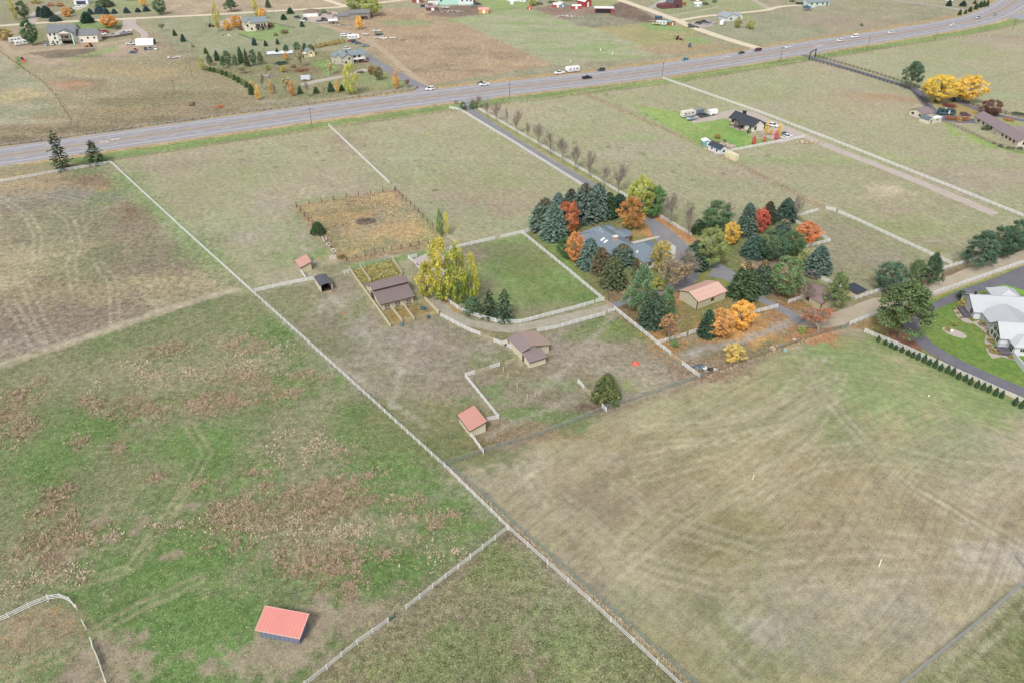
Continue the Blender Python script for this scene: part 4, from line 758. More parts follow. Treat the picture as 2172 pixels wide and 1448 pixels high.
fence('wire_fence', [(1760,20),(1870,30),(1960,50),(1980,54)], 'wire fence crossing the far pasture toward the highway bend', rails=(.5,1.0), wires=True, h=1.3, post=('round',.2), mat=WIRE, pmat=WOODF, spacing=5, group='wire fences')
fence('wire_fence', [(1900,1),(1960,10),(2000,16)], 'wire fence beside the far gravel lane near the highway bend', rails=(.5,1.0), wires=True, h=1.3, post=('round',.2), mat=WIRE, pmat=WOODF, spacing=4, group='wire fences')
fence('wire_fence', [(810,10),(850,5),(880,0)], 'wire fence beside the gravel road behind the big willows', rails=(.5,1.0), wires=True, h=1.3, post=('round',.2), mat=WIRE, pmat=WOODF, spacing=4, group='wire fences')
def board_wall(a, b, label, h=1.5):
    fence('board_fence', [a, b], label, rails=(.2,.46,.72,.98,1.24), rh=.255, rw=.06, h=1.55, post=('square',.16), mat=TANB, spacing=3.6, group='tan board corral fences')
board_wall((741,573), (829,696), 'longest tan board fence, along the left side of the barn corral')
board_wall((764,568), (787,600), 'tan board divider behind the barn')
board_wall((833,552), (853,583), 'tan board fence behind the right end of the barn')
board_wall((827,651), (853,684), 'left tan board divider in front of the barn')
board_wall((852,644), (879,681), 'right tan board divider in front of the barn')
board_wall((894,629), (931,667), 'tan board fence right of the barn, next to the lane')
fence('corral_rail', [(829,695),(853,686),(879,680),(906,673),(930,667)], 'tan pipe rails closing the front of the barn pens', rails=(.2,.5,.8,1.1,1.4), rh=-.06, h=1.5, post=('round',.1), mat=TANB, spacing=3)
fence('corral_rail', [(742,573),(790,562),(833,552)], 'pale pipe rails at the back of the barn corral', rails=(.3,.7,1.1,1.4), rh=-.05, h=1.5, post=('round',.1), mat=STEEL, spacing=3)
fence('guardrail', [(-40,316),(0,310.5),(110,296.5),(221,280.5),(480,244.5),(653,222.5),(837,197),(868,192.5),(880,191),(885,187.5),(884,184)], 'steel guardrail on wooden blocks along the far highway edge', rails=(.62,), rh=.42, rw=.08, h=.75, post=('square',.28), mat=STEEL, pmat=DARKW, spacing=3.8, cat='guardrail')
# ---------------------------------------------------------------- buildings
GLASS = M('window_glass', '#2c3238', rough=.12, var=.1, spec=.6); TRIMW = M('white_trim', '#e6e6e4', rough=.5, var=.04); TRIMD = M('dark_trim', '#3f3632', var=.1)
BEIGE = M('beige_board_siding', '#c6bda2', var=.08, ribs=10.0, ribdir='W', ribamt=.22); BEIGE_Y = BEIGE
def ribroof(name, c, amt=.2, ribs=7.0, d='X', rough=.45): return M(name, c, rough=rough, var=.07, scale=.6, ribs=ribs, ribdir=d, ribamt=amt)
def shingle(name, c): return M(name, c, rough=.9, var=.16, scale=6)
def win(root, face, a, z, w, h, pos, frame=None, mull=1, name='window'):
    """window on a wall: face f/b look along -y/+y at y=pos, l/r along -x/+x at x=pos; a is the position along the wall"""
    fr = frame or TRIMW; s = {'f': -1, 'l': -1, 'b': 1, 'r': 1}[face]; mb = MB(); pn = MB(); t = .09
    def bx(m, a0, a1, z0, z1, d0, d1):
        lo, hi = sorted((pos+s*d0, pos+s*d1))
        if face in 'fb': m.box(a0, a1, lo, hi, z0, z1)
        else: m.box(lo, hi, a0, a1, z0, z1)
    bx(mb, a-w/2-t, a+w/2+t, z-t, z, .005, .07); bx(mb, a-w/2-t, a+w/2+t, z+h, z+h+t, .005, .07)
    bx(mb, a-w/2-t, a-w/2, z, z+h, .005, .07); bx(mb, a+w/2, a+w/2+t, z, z+h, .005, .07)
    for i in range(1, mull+1):
        q = a-w/2+w*i/(mull+1); bx(mb, q-.03, q+.03, z, z+h, .03, .06)
    o = mb.build(name, fr, root); bx(pn, a-w/2, a+w/2, z, z+h, .004, .025); pn.build('pane', GLASS, o); return o
def door(root, face, a, w, h, pos, mat, name='door', knob=True):
    s = {'f': -1, 'l': -1, 'b': 1, 'r': 1}[face]; mb = MB(); lo, hi = sorted((pos+s*.005, pos+s*.06)); l2, h2 = sorted((pos+s*.06, pos+s*.12))
    (mb.box(a-w/2, a+w/2, lo, hi, .02, h) if face in 'fb' else mb.box(lo, hi, a-w/2, a+w/2, .02, h)); o = mb.build(name, mat, root)
    if knob:
        k = MB(); q = a+w*.36; (k.box(q, q+.06, l2, h2, h*.45, h*.45+.08) if face in 'fb' else k.box(l2, h2, q, q+.06, h*.45, h*.45+.08)); k.build('handle', TRIMD, o)
    return o
def gable(root, x0, x1, y0, y1, h, rh, axis, wm, rm, ov=.4, th=.14, wall='wall', trim=None, oe=None):
    """walls with gable ends and a two-slope roof; axis = direction of the ridge"""
    oe = ov if oe is None else oe; mb = MB()
    if axis == 'y':
        xm = (x0+x1)/2; prof = lambda y: [(x0,y,0),(x1,y,0),(x1,y,h),(xm,y,h+rh),(x0,y,h)]
        mb.hexa(prof(y1), prof(y0)); mb.build(wall, wm, root); k = rh/(xm-x0); r = MB(); z = .06
        r.slab([(x0-ov,y0-oe,h-k*ov+z),(xm,y0-oe,h+rh+z),(xm,y1+oe,h+rh+z),(x0-ov,y1+oe,h-k*ov+z)], th)
        r.slab([(xm,y0-oe,h+rh+z),(x1+ov,y0-oe,h-k*ov+z),(x1+ov,y1+oe,h-k*ov+z),(xm,y1+oe,h+rh+z)], th)
    else:
        ym = (y0+y1)/2; prof = lambda x: [(x,y0,0),(x,y1,0),(x,y1,h),(x,ym,h+rh),(x,y0,h)]
        mb.hexa(prof(x0), prof(x1)); mb.build(wall, wm, root); k = rh/(ym-y0); r = MB(); z = .06
        r.slab([(x0-oe,y0-ov,h-k*ov+z),(x1+oe,y0-ov,h-k*ov+z),(x1+oe,ym,h+rh+z),(x0-oe,ym,h+rh+z)], th)
        r.slab([(x0-oe,ym,h+rh+z),(x1+oe,ym,h+rh+z),(x1+oe,y1+ov,h-k*ov+z),(x0-oe,y1+ov,h-k*ov+z)], th)
    ro = r.build('roof', rm, root)
    if trim:
        t = MB(); e = .012
        if axis == 'y':
            for y in (y0-oe-e-.03, y1+oe+e): t.beam((x0-ov, y+.015, h-k*ov+z-th/2), (xm, y+.015, h+rh+z-th/2), .05, th*1.3); t.beam((xm, y+.015, h+rh+z-th/2), (x1+ov, y+.015, h-k*ov+z-th/2), .05, th*1.3)
        else:
            for x in (x0-oe-e-.03, x1+oe+e): t.beam((x+.015, y0-ov, h-k*ov+z-th/2), (x+.015, ym, h+rh+z-th/2), .05, th*1.3); t.beam((x+.015, ym, h+rh+z-th/2), (x+.015, y1+ov, h-k*ov+z-th/2), .05, th*1.3)
        t.build('roof_trim', trim, ro)
    return ro
def hip(root, x0, x1, y0, y1, h, rh, axis, wm, rm, ov=.5, inset=None, z=.05):
    if wm: MB().box(x0, x1, y0, y1, 0, h).build('wall', wm, root)
    a0, a1, b0, b1 = x0-ov, x1+ov, y0-ov, y1+ov; r = MB()
    if axis == 'y':
        i = inset if inset is not None else (a1-a0)/2; xm = (a0+a1)/2; p, q = (xm, b0+i, h+rh), (xm, b1-i, h+rh)
    else:
        i = inset if inset is not None else (b1-b0)/2; ym = (b0+b1)/2; p, q = (a0+i, ym, h+rh), (a1-i, ym, h+rh)
    A, B_, C_, D = (a0,b0,h+z), (a1,b0,h+z), (a1,b1,h+z), (a0,b1,h+z)
    if axis == 'y': F = [(A,B_,p), (B_,C_,q,p), (C_,D,q), (D,A,p,q)]
    else: F = [(A,B_,q,p), (B_,C_,q), (C_,D,p,q), (D,A,p)]
    for f in F: r.poly(f)
    lo = [(x, y, zz-.16) for x, y, zz in (A,B_,C_,D)]; r.poly(list(reversed(lo)))
    for s_, e_ in ((A,B_),(B_,C_),(C_,D),(D,A)): r.poly([(s_[0],s_[1],s_[2]-.16),(e_[0],e_[1],e_[2]-.16),e_,s_])
    return r.build('roof', rm, root)
def mono(root, L, D, h0, h1, rm, wm, axis='x', ov=.35, open_front=False, th=.1, boards=None):
    """single-slope shed: heights h0 at x=0 (or y=0), h1 at the far side"""
    mb = MB()
    if axis == 'x': base = [(0,0,0),(L,0,0),(L,D,0),(0,D,0)]; top = [(0,0,h0),(L,0,h1),(L,D,h1),(0,D,h0)]; k = (h1-h0)/L
    else: base = [(0,0,0),(L,0,0),(L,D,0),(0,D,0)]; top = [(0,0,h0),(L,0,h0),(L,D,h1),(0,D,h1)]; k = (h1-h0)/D
    mb.hexa(base, top); mb.build('wall', wm, root)
    if axis == 'x': pts = [(-ov,-ov,h0-k*ov),(L+ov,-ov,h1+k*ov),(L+ov,D+ov,h1+k*ov),(-ov,D+ov,h0-k*ov)]
    else: pts = [(-ov,-ov,h0-k*ov),(L+ov,-ov,h0-k*ov),(L+ov,D+ov,h1+k*ov),(-ov,D+ov,h1+k*ov)]
    r = MB().slab([(x, y, z+th+.02) for x, y, z in pts], th).build('roof', rm, root)
    t = MB(); z = th/2+.02
    for i in range(4):
        a, b = pts[i], pts[(i+1) % 4]; t.beam((a[0],a[1],a[2]+z), (b[0],b[1],b[2]+z), .09, th*1.5)
    t.build('roof_trim', boards or TRIMD, r); return r
def house(name, label, c, ang=28, cat='house', group=None):
    x, y = P(*c); return thing(name, label, cat, (x, y, 0), R(ang), group)
# --- near sheds
t = house('field_shed', 'small shed with a bright coral roof and blue-grey walls alone in the field', (552,1349), -12, 'shed')
mono(t, 7.4, 3.4, 2.1, 3.1, ribroof('coral_metal_roof', '#cd7d74', .1, 8, 'X', .4), M('blue_grey_wall', '#6a7084', var=.15, ribs=6, ribdir='W', ribamt=.3), 'y', .36, boards=M('pink_edge', '#d9b0a8', rough=.4))
door(t, 'l', 2.0, 1.4, 1.8, 0, TRIMD, knob=False)
PINKR = ribroof('pink_metal_roof', '#bd8577', .12, 8, 'Y')
t = house('run_in_shelter', 'beige shelter with a dusty pink roof near the grey pipe fence', (998,926), 28, 'shelter', 'pink-roofed animal shelters')
mono(t, 3.9, 6.3, 1.9, 3.0, PINKR, M('weathered_boards', '#c0b9a0', var=.15, ribs=10, ribdir='W', ribamt=.35), 'x')
t = house('run_in_shelter', 'beige shelter with a dusty pink roof near the upper pasture, below the arena corner', (638.5,579), 28, 'shelter', 'pink-roofed animal shelters')
mono(t, 3.5, 5.7, 1.8, 2.9, ribroof('pink_metal_roof_faded', '#bb8d80', .12, 8, 'Y'), M('weathered_boards_pale', '#bdb08e', var=.12, ribs=10, ribdir='W', ribamt=.3), 'x')
t = house('run_in_shelter', 'open-fronted shelter with a dark slate roof and dark inside', (681,620), 28, 'shelter')
w_ = MB(); w_.box(0,.12,0,6,0,2.3); w_.box(3.5,3.62,0,6,0,2.3); w_.box(.12,3.5,5.88,6,0,2.3); w_.build('wall', BEIGE, t)
DKR = ribroof('slate_metal_roof', '#53575e', .15, 6, 'Y'); r = MB(); r.slab([(-.2,-.35,2.36),(1.81,-.35,2.72),(1.81,6.3,2.72),(-.2,6.3,2.36)], .08); r.slab([(1.81,-.35,2.72),(3.82,-.35,2.36),(3.82,6.3,2.36),(1.81,6.3,2.72)], .08); r.build('roof', DKR, t)
for x in (.02, 3.42): MB().box(x, x+.18, -.2, -.02, 0, 2.3).build('post', TANB, t)
MB().box(.14,3.48,.05,5.86,.02,.05).build('shade_sheet', M('inside_shade', '#3c302a', var=.3), t)  # dark sheet on the floor, painting the shade inside the shelter
# --- tan barn with raised centre
t = house('horse_barn', 'tan barn with brown metal roof, raised centre and three crossed stall doors', (809.9,658.2), 28, 'barn')
BR = ribroof('brown_metal_roof', '#7b6d6c', .14, 8, 'X'); w_ = MB()
L = 9.8
def sec(x): return [(x,0,0),(x,13,0),(x,13,2.2),(x,9.0,3.5),(x,9.0,4.4),(x,7.2,5.3),(x,5.4,4.4),(x,5.4,3.6),(x,0,2.2)]
w_.hexa(sec(0), sec(L)); w_.build('wall', BEIGE, t)
r = MB(); o_ = .5
r.slab([(-o_,-.55,2.16),(L+o_,-.55,2.16),(L+o_,5.38,3.72),(-o_,5.38,3.72)], .12); r.slab([(-o_,9.02,3.62),(L+o_,9.02,3.62),(L+o_,13.5,2.16),(-o_,13.5,2.16)], .12); r.build('roof', BR, t)
r = MB(); r.slab([(-o_-.3,4.85,4.28),(L+o_+.3,4.85,4.28),(L+o_+.3,7.2,5.46),(-o_-.3,7.2,5.46)], .12); r.slab([(-o_-.3,7.2,5.46),(L+o_+.3,7.2,5.46),(L+o_+.3,9.55,4.28),(-o_-.3,9.55,4.28)], .12)
ro = r.build('roof', BR, t); e = MB(); e.box(-o_-.3, L+o_+.3, 4.8, 4.86, 4.05, 4.3); e.build('roof_trim', TRIMD, ro)
e = MB(); e.box(-o_, L+o_, -.64, -.56, 1.98, 2.18); e.build('gutter', TRIMD, t)
def xdoor(root, face, a, pos, w=1.25, h=2.0):
    s = -1; o = door(root, face, a, w, h, pos, M('pale_door', '#c9c3b4', var=.05), name='stall_door', knob=False); f = MB()
    def q(u0, z0, u1, z1):
        y = pos+s*.09
        A, B_ = ((u0, y, z0), (u1, y, z1)) if face == 'f' else ((y, u0, z0), (y, u1, z1))
        f.beam(A, B_, .1, .1) if abs(u0-u1) > .01 else f.beam(A, B_, .1, .1)
    x0, x1 = a-w/2, a+w/2
    for z0, z1 in ((.05, h/2), (h/2, h)): q(x0, z0, x1, z1); q(x0, z1, x1, z0); q(x0, z0, x1, z0); q(x0, z1, x1, z1)
    q(x0, .05, x0, h); q(x1, .05, x1, h); f.build('cross_brace', TRIMD, o)
for a in (1.7, 4.9, 8.3): xdoor(t, 'f', a, 0)
xdoor(t, 'l', 6.6, 0, 1.3, 2.2); xdoor(t, 'l', 8.1, 0, 1.3, 2.2); win(t, 'l', 7.2, 3.3, .8, .9, 0, TRIMD)
# --- double-roofed shed
t = house('tool_shed', 'big beige shed with a brown two-level roof where the barn lane meets the white fence', (1121.8,780.5), 28, 'shed')
DB = ribroof('brown_roof_dark_slope', '#857676', .14, 8, 'Y'); PB = ribroof('brown_roof_light_slope', '#a3897d', .1, 8, 'Y')  # dark and light slope of one brown roof: shading put into the colour
w_ = MB(); w_.hexa([(0.2,0,0),(5,0,0),(5,3.9,0),(.2,3.9,0)], [(.2,0,1.9),(5,0,1.9),(5,3.9,2.7),(.2,3.9,2.7)]); w_.build('wall', BEIGE, t)
w_ = MB(); pf = lambda y: [(.2,y,0),(8.2,y,0),(8.2,y,2.5),(2.9,y,3.8),(.2,y,2.8)]; w_.hexa(pf(11), pf(3.91)); w_.build('wall', BEIGE, t)
r = MB(); r.slab([(-.1,-.4,1.95),(5.4,-.4,1.95),(5.4,3.85,2.86),(-.1,3.85,2.86)], .1); r.build('roof', DB, t)
r = MB(); r.slab([(-.2,3.4,2.78),(2.9,3.4,3.95),(2.9,11.4,3.95),(-.2,11.4,2.78)], .1); r.build('roof', DB, t); r = MB(); r.slab([(2.9,3.4,3.95),(8.7,3.4,2.5),(8.7,11.4,2.5),(2.9,11.4,3.95)], .1); r.build('roof', PB, t)
e = MB(); e.beam((-.2,3.36,2.74),(2.9,3.36,3.9),.06,.16); e.beam((2.9,3.36,3.9),(8.7,3.36,2.45),.06,.16); e.beam((-.1,-.44,1.9),(5.4,-.44,1.9),.06,.16); e.build('roof_trim', TRIMD, t)
door(t, 'l', 3.4, .9, 1.9, .2, TRIMD, knob=False)
# --- workshop, pump house, navy-roofed shed
t = house('workshop', 'beige workshop with pale salmon roof and dark corner trim beside the asphalt loop', (1477.3,656.7), 33, 'workshop')
gable(t, 0, 11.6, 0, 7.5, 2.75, 1.25, 'x', M('sand_siding', '#b9b295', var=.05, ribs=0), ribroof('salmon_metal_roof', '#cfa595', .06, 3, 'Y'), .35, oe=.15, trim=TRIMD)
e = MB()
for x, y in ((-.03,-.03),(11.6,-.03),(-.03,7.45),(11.55,7.45)): e.box(x-.06, x+.12, y-.06, y+.12, 0, 2.7)
e.build('corner_trim', TRIMD, t); win(t, 'f', 6.1, 1.0, 1.1, .9, 0, M('brown_frame', '#6d6355')); door(t, 'r', 3.6, 2.4, 2.3, 11.6, TRIMW, name='garage_door', knob=False); door(t, 'r', 6.4, .9, 2.0, 11.6, TRIMD)
t = house('pump_house', 'beige garage with faded brown roof behind the bare tree at the drive fork', (1737,660), 28, 'garage')
gable(t, .5, 8.1, 0, 8, 2.6, 1.3, 'y', M('greige_siding', '#aba184', var=.06), ribroof('faded_brown_roof', '#8d7472', .15, 3, 'X'), .35, trim=TRIMD)
win(t, 'l', 5.4, .9, 1.5, .9, .5, TRIMD); e = MB(); e.box(.38,.56,-.1,.08,0,2.5); e.build('corner_trim', TRIMD, t)
t = house('garden_shed', 'small beige shed with a flat navy roof inside the white fence corner', (1814.4,634), 32, 'shed')
mono(t, 4.0, 4.2, 1.75, 2.0, M('navy_roof', '#39424f', rough=.7, var=.1), M('cream_boards', '#b9a67c', var=.1, ribs=6, ribamt=.15), 'y', .3)
# --- blue-roofed home among the spruces
t = house('ranch_home', 'sprawling blue-grey-roofed house with a brick chimney, ringed by blue spruces', (1364,566), 28, 'house')
BLU = shingle('blue_grey_shingle', '#71808c'); BRK = M('brick_wall', '#a5806c', var=.2, scale=6); CRW = M('cream_siding', '#cfc8b8', var=.05)
dx, dy = 0, 0
# house coordinates: x along the short side, y away from the camera (origin at the garage corner)
ox, oy = inv_off = (0, 0)
def hb(x0, x1, y0, y1, h, rh, ax, rm=BLU, wm=BRK, inset=None, z=.05, ov=.55): return hip(t, x0+OX, x1+OX, y0+OY, y1+OY, h, rh, ax, wm, rm, ov, inset, z)
X_, Y_ = P(1364, 566); xr, yr = P(1200+1370/8.354, 460+820/8.354); ca, sa_ = math.cos(R(28)), math.sin(R(28))
OX, OY = ((xr-X_)*ca+(yr-Y_)*sa_), (-(xr-X_)*sa_+(yr-Y_)*ca)
hb(-8.6, 1.4, 5.2, 23.4, 2.75, 2.6, 'y', inset=3.2)
hb(-12.5, -3.5, 15.2, 22.6, 2.75, 1.9, 'x', z=.07)
hb(-2.8, 8.0, -4.0, 7.4, 2.75, 2.3, 'y', wm=CRW, inset=4.0, z=.09)
hb(-1.5, 3.4, 20.0, 24.6, 2.7, 1.2, 'y', z=.03)
o8 = MB(); cx8, cy8, r8 = 3.2+OX, 17.2+OY, 3.3; ring = [(cx8+r8*math.cos(R(22.5+45*i)), cy8+r8*math.sin(R(22.5+45*i))) for i in range(8)]
ring2 = [(cx8+(r8+.5)*math.cos(R(22.5+45*i)), cy8+(r8+.5)*math.sin(R(22.5+45*i))) for i in range(8)]
for i in range(8): j = (i+1) % 8; o8.poly([(*ring2[i],2.8),(*ring2[j],2.8),(cx8-1.5,cy8,4.0)])
o8.poly([(*p, 2.8) for p in reversed(ring2)]); o8.build('roof', BLU, t); MB().hexa([(*p,0) for p in ring], [(*p,2.78) for p in ring]).build('wall', BRK, t)
ch = MB(); ch.box(-5.1+OX,-3.7+OX,9.4+OY,10.4+OY,3,6.1).build('chimney', M('pink_brick', '#c39c8a', var=.15, scale=8), t); MB().box(-5.3+OX,-3.5+OX,9.2+OY,10.6+OY,6.1,6.35).build('chimney_cap', M('pale_cap', '#d8cfca'), t)
for q in (13.4, 11.6):
    k = 2.6/5.55; s_ = MB(); z0 = 2.8+k*(-7.3+8.6+.55); z1 = 2.8+k*(-6.0+8.6+.55); s_.slab([(-7.3+OX,q+OY,z0+.12),(-6.0+OX,q+OY,z1+.12),(-6.0+OX,q+.8+OY,z1+.12),(-7.3+OX,q+.8+OY,z0+.12)], .14); s_.build('skylight', M('skylight', '#e3eaf0', rough=.2), t)
for (x, y) in ((-4.6,18.6),(-4.9,16.9)):
    z0 = 2.8+2.6/5.55*(x+8.6+.55); MB().tube((x+OX,y+OY,z0-.2),(x+OX,y+OY,z0+.45),.14).build('roof_vent', TRIMW, t)
z0 = 2.8+2.3/5.95*(-1.6+2.8+.55)
MB().box(-1.9+OX,-1.3+OX,1.2+OY,1.8+OY,z0-.3,z0+.5).build('roof_vent', TRIMW, t)
for a in (-.5, 3.0): win(t, 'f', a+OX, .9, 1.3, 1.2, -4.0+OY)
for a in (7.5, 12.0): win(t, 'l', a+OY, .8, 1.8, 1.4, -8.6+OX, mull=2)
for a in (-.8, 3.4): door(t, 'r', a+OY, 2.6, 2.2, 8.0+OX, TRIMW, name='garage_door', knob=False)
# --- white house at the right edge
t = house('white_house', 'large white house with pale grey roofs and a tall glass gable, right edge', (2053.2,664.6), -6, 'house')
WR = ribroof('pale_grey_metal_roof', '#b3b7bc', .05, 6, 'X', .5); WW = M('white_siding', '#ccd1d8', var=.03)
gable(t, 0, 16, -3.2, 6.4, 2.9, 2.3, 'x', WW, WR, .7, trim=TRIMD)
gable(t, 2.2, 12.6, -14.5, -3.2, 2.9, 2.2, 'y', WW, ribroof('pale_grey_metal_roof_two', '#aeb2b8', .05, 6, 'Y', .5), .7)
hip(t, 8.5, 15.5, 4, 10, 2.9, 2.2, 'y', WW, WR, .6, inset=2.6, z=.07)
gable(t, 1.2, 16, -17.6, -11.2, 3.6, 2.4, 'x', WW, WR, .7, trim=TRIMD)
hip(t, 3.4, 16, -21.2, -15.5, 2.85, 1.9, 'x', WW, WR, .6, z=.04)
# glass gable facing west: panes between white bars
fb = MB(); gl = MB(); X0 = 1.2
def q2(m, y0, y1, z0, z1, d0=.02, d1=.06): m.box(X0-d1, X0-d0, y0, y1, z0, z1)
wn = MB(); 
for (y0, y1, z0, z1) in [(-17,-15.6,.9,2.3),(-15.2,-13.6,.9,2.3),(-13.2,-11.8,.9,2.3),(-16.2,-14.6,2.7,4.0),(-14.2,-12.6,2.7,4.0)]: q2(gl, y0, y1, z0, z1)
gl.poly([(X0-.05,-15.4,4.3),(X0-.05,-13.4,4.3),(X0-.05,-14.4,5.2)])
g0 = MB(); 
for (y0, y1, z0, z1) in [(-17.2,-11.6,.7,.85),(-17.2,-11.6,2.4,2.6),(-16.4,-12.4,4.05,4.2),(-17.2,-17.05,.85,2.4),(-11.75,-11.6,.85,2.4),(-15.5,-15.3,.85,2.4),(-13.5,-13.3,.85,2.4),(-14.5,-14.3,2.6,4.05)]: q2(g0, y0, y1, z0, z1, .02, .12)
wo_ = g0.build('gable_window', TRIMW, t); gl.build('pane', M('grey_green_glass', '#56665f', rough=.15, spec=.6), wo_)
win(t, 'l', -1.4, .6, 1.6, 1.8, 0, mull=2); win(t, 'l', -5.4, 1.5, 1.2, .7, 2.2); win(t, 'l', -9.4, 1.5, 1.0, .7, 2.2); win(t, 'l', -19.4, .3, 2.2, 2.0, 3.4, mull=2); win(t, 'f', 5.6, 1.2, 1.6, 1.0, -21.2, mull=2); win(t, 'f', 9.0, 1.2, 1.6, 1.0, -21.2, mull=2)
DK = M('dark_deck', '#5c5560', var=.15, ribs=10, ribamt=.2)
for (x0,x1,y0,y1) in ((-2.2,-.05,-2.9,2.6),(.2,3.2,-21.6,-17.8)):
    d = MB().box(x0,x1,y0,y1,.05,.4).build('deck', DK, t); rl = MB()
    for a, b in (((x0,y0),(x0,y1)),((x0,y0),(x1,y0)),((x0,y1),(x1,y1))):
        rl.beam((*a,1.2),(*b,1.2),.06); rl.beam((*a,.8),(*b,.8),.03)
    rl.build('deck_rail', M('grey_rail', '#8b8a90'), d)
wl = MB(); wl.box(3.0,3.25,-32,-21.8,0,1.6); wl.build('privacy_wall', WW, t)
MB().box(1.0,1.5,1.9,2.4,5.0,5.9).build('chimney', TRIMD, t)
# --- dark-roofed farmhouse in the green yard
t = house('farmhouse', 'modern white farmhouse with charcoal gable roofs and a timber porch in the bright green yard', (1595.7,280.3), 28, 'house')
CH_ = shingle('charcoal_shingle', '#3d424b'); OFW = M('warm_white_siding', '#d8d2c6', var=.04, ribs=8, ribamt=.08)
gable(t, 0, 6.8, 0, 15.8, 2.7, 2.5, 'y', OFW, CH_, .5, trim=TRIMD)
r = MB(); k = 2.2/3.6
r.slab([(-4.3,4.0,2.4),(0.6,4.0,2.4),(3.2,7.7,4.9),(-4.3,7.7,4.75)], .14); r.slab([(-4.3,7.7,4.75),(3.2,7.7,4.9),(.6,11.4,2.4),(-4.3,11.4,2.4)], .14); r.build('porch_roof', CH_, t)
tm = M('timber', '#6b4a38', var=.2)
for y in (4.3, 7.7, 11.1): MB().box(-4.1,-3.85,y-.12,y+.12,0,2.4 if y != 7.7 else 4.5).build('porch_post', tm, t)
e = MB(); e.beam((-4.0,4.2,2.35),(-4.0,11.2,2.35),.2); e.beam((-4.0,4.2,2.4),(-4.0,7.7,4.6),.18); e.beam((-4.0,11.2,2.4),(-4.0,7.7,4.6),.18); e.beam((-4.0,6,2.4),(-4.0,7.7,3.4),.14); e.beam((-4.0,9.4,2.4),(-4.0,7.7,3.4),.14); e.build('porch_truss', tm, t)
MB().box(-4.2,-.02,3.6,11.8,.03,.15).build('porch_floor', M('patio_stone', '#b0a39a', var=.2), t)
gable(t, 6.82, 9.3, .2, 8, 2.5, .5, 'y', OFW, CH_, .3); door(t, 'f', 8.1, 2.0, 2.1, .2, M('black_door', '#23242a'), name='garage_door', knob=False)
ch = MB().box(4.2,5.5,11.2,12.4,3.4,6.2).build('chimney', M('black_chimney', '#2b2d33'), t); MB().box(4.1,5.6,11.1,12.5,6.2,6.35).build('chimney_cap', STEEL, ch)
win(t, 'f', 1.6, .7, 1.0, 1.6, 0, TRIMD); win(t, 'l', 1.6, .8, 1.0, 1.3, 0, TRIMD); win(t, 'l', 13.5, .8, 1.4, 1.4, 0, TRIMD); door(t, 'l', 7.6, 3.2, 2.2, 0, GLASS, name='patio_door')
t = house('garden_shed', 'tiny teal shed with white roof at the edge of the rock garden', (1491,311), 5, 'shed'); gable(t, 0, 3.2, 0, 3.4, 2.2, .6, 'y', M('teal_siding', '#6fa3ab'), M('white_roof_panel', '#e2e6ea'), .2); door(t, 'f', 2.2, .9, 1.8, 0, TRIMW)
t = house('garden_shed', 'white shed with navy gable roof where the white fence begins below the yard', (1516,326), 118, 'shed')
t.rotation_euler = (0, 0, R(28)); t.location = (*P(1526,329), 0)
gable(t, 0, 4.0, 0, 7.6, 2.4, 1.3, 'y', M('white_shed_siding', '#d5dae2'), shingle('navy_shingle', '#3c4452'), .3); win(t, 'f', 2.2, .9, .9, .8, 0, TRIMD); [win(t, 'l', a, 1.0, .8, .7, 0, TRIMD) for a in (2, 5.2)]
t = house('shipping_container', 'cream shipping container beside the navy-roofed white shed', (1557,343), 28, 'container')
CRM = M('cream_container', '#d3c9a3', var=.05, ribs=10, ribdir='Y', ribamt=.2); b = MB(); b.box(0,2.44,0,6.1,.12,2.6); b.build('container_body', CRM, t)
for x in (.06, 1.24): door(t, 'f', x+.57, 1.12, 2.5, 0, M('cream_container_door', '#cfc6a2', var=.05), name='container_door')
# --- brown-roofed ranch house and outbuildings
t = house('ranch_house', 'long low ranch house with mauve-brown roof running out of the right edge', (2156.7,311.5), 2, 'house')
MR = shingle('mauve_shingle', '#85767a'); CW = M('cream_wall', '#c9c0b0', var=.05)
gable(t, 0, 7.4, 0, 17, 2.6, 1.9, 'y', CW, MR, .6); gable(t, 0.6, 8.0, 17, 37, 2.6, 1.9, 'y', CW, MR, .6); gable(t, 4, 15, 11, 19, 2.5, 1.7, 'x', CW, MR, .5)
for a in (3,6,9,12): win(t, 'l', a, .8, 1.0, 1.3, 0, TRIMD)
for a in (22,25.5,29,33): win(t, 'l', a, .8, 1.0, 1.3, .6, TRIMD)
win(t, 'f', 3.4, .9, 2.4, 1.2, 0, TRIMD)
t = house('ranch_garage', 'cream garage with mauve-brown gable roof at the bend of the ranch drive', (1947,256), 28, 'garage')
t.location = (*P(1955.5,252.5), 0); gable(t, 0, 7.2, 0, 7.6, 2.5, 1.4, 'x', CW, MR, .5); win(t, 'l', 1.6, .9, 1.2, .8, 0, TRIMD); win(t, 'l', 5.6, .9, 1.2, .8, 0, TRIMD)
t = house('garden_shed', 'white shed with a rounded slate roof below the ranch garage', (1967.6,263.9), 28, 'shed')
w_ = MB(); pf = [(2.2*math.cos(math.pi*i/8)+2.2, 1.5+1.3*math.sin(math.pi*i/8)) for i in range(9)]
w_.hexa([(0,5,0),(4.4,5,0)]+[(x,5,z-.02) for x,z in pf], [(0,0,0),(4.4,0,0)]+[(x,0,z-.02) for x,z in pf]); w_.build('wall', CW, t); r = MB()
for i in range(8): (x0,z0),(x1,z1) = pf[i], pf[i+1]; r.poly([(x0,-.15,z0+.03),(x0,5.15,z0+.03),(x1,5.15,z1+.03),(x1,-.15,z1+.03)])
r.build('roof', M('slate_round_roof', '#5e6b74'), t); door(t, 'f', 2.2, .9, 1.7, 0, TRIMD)
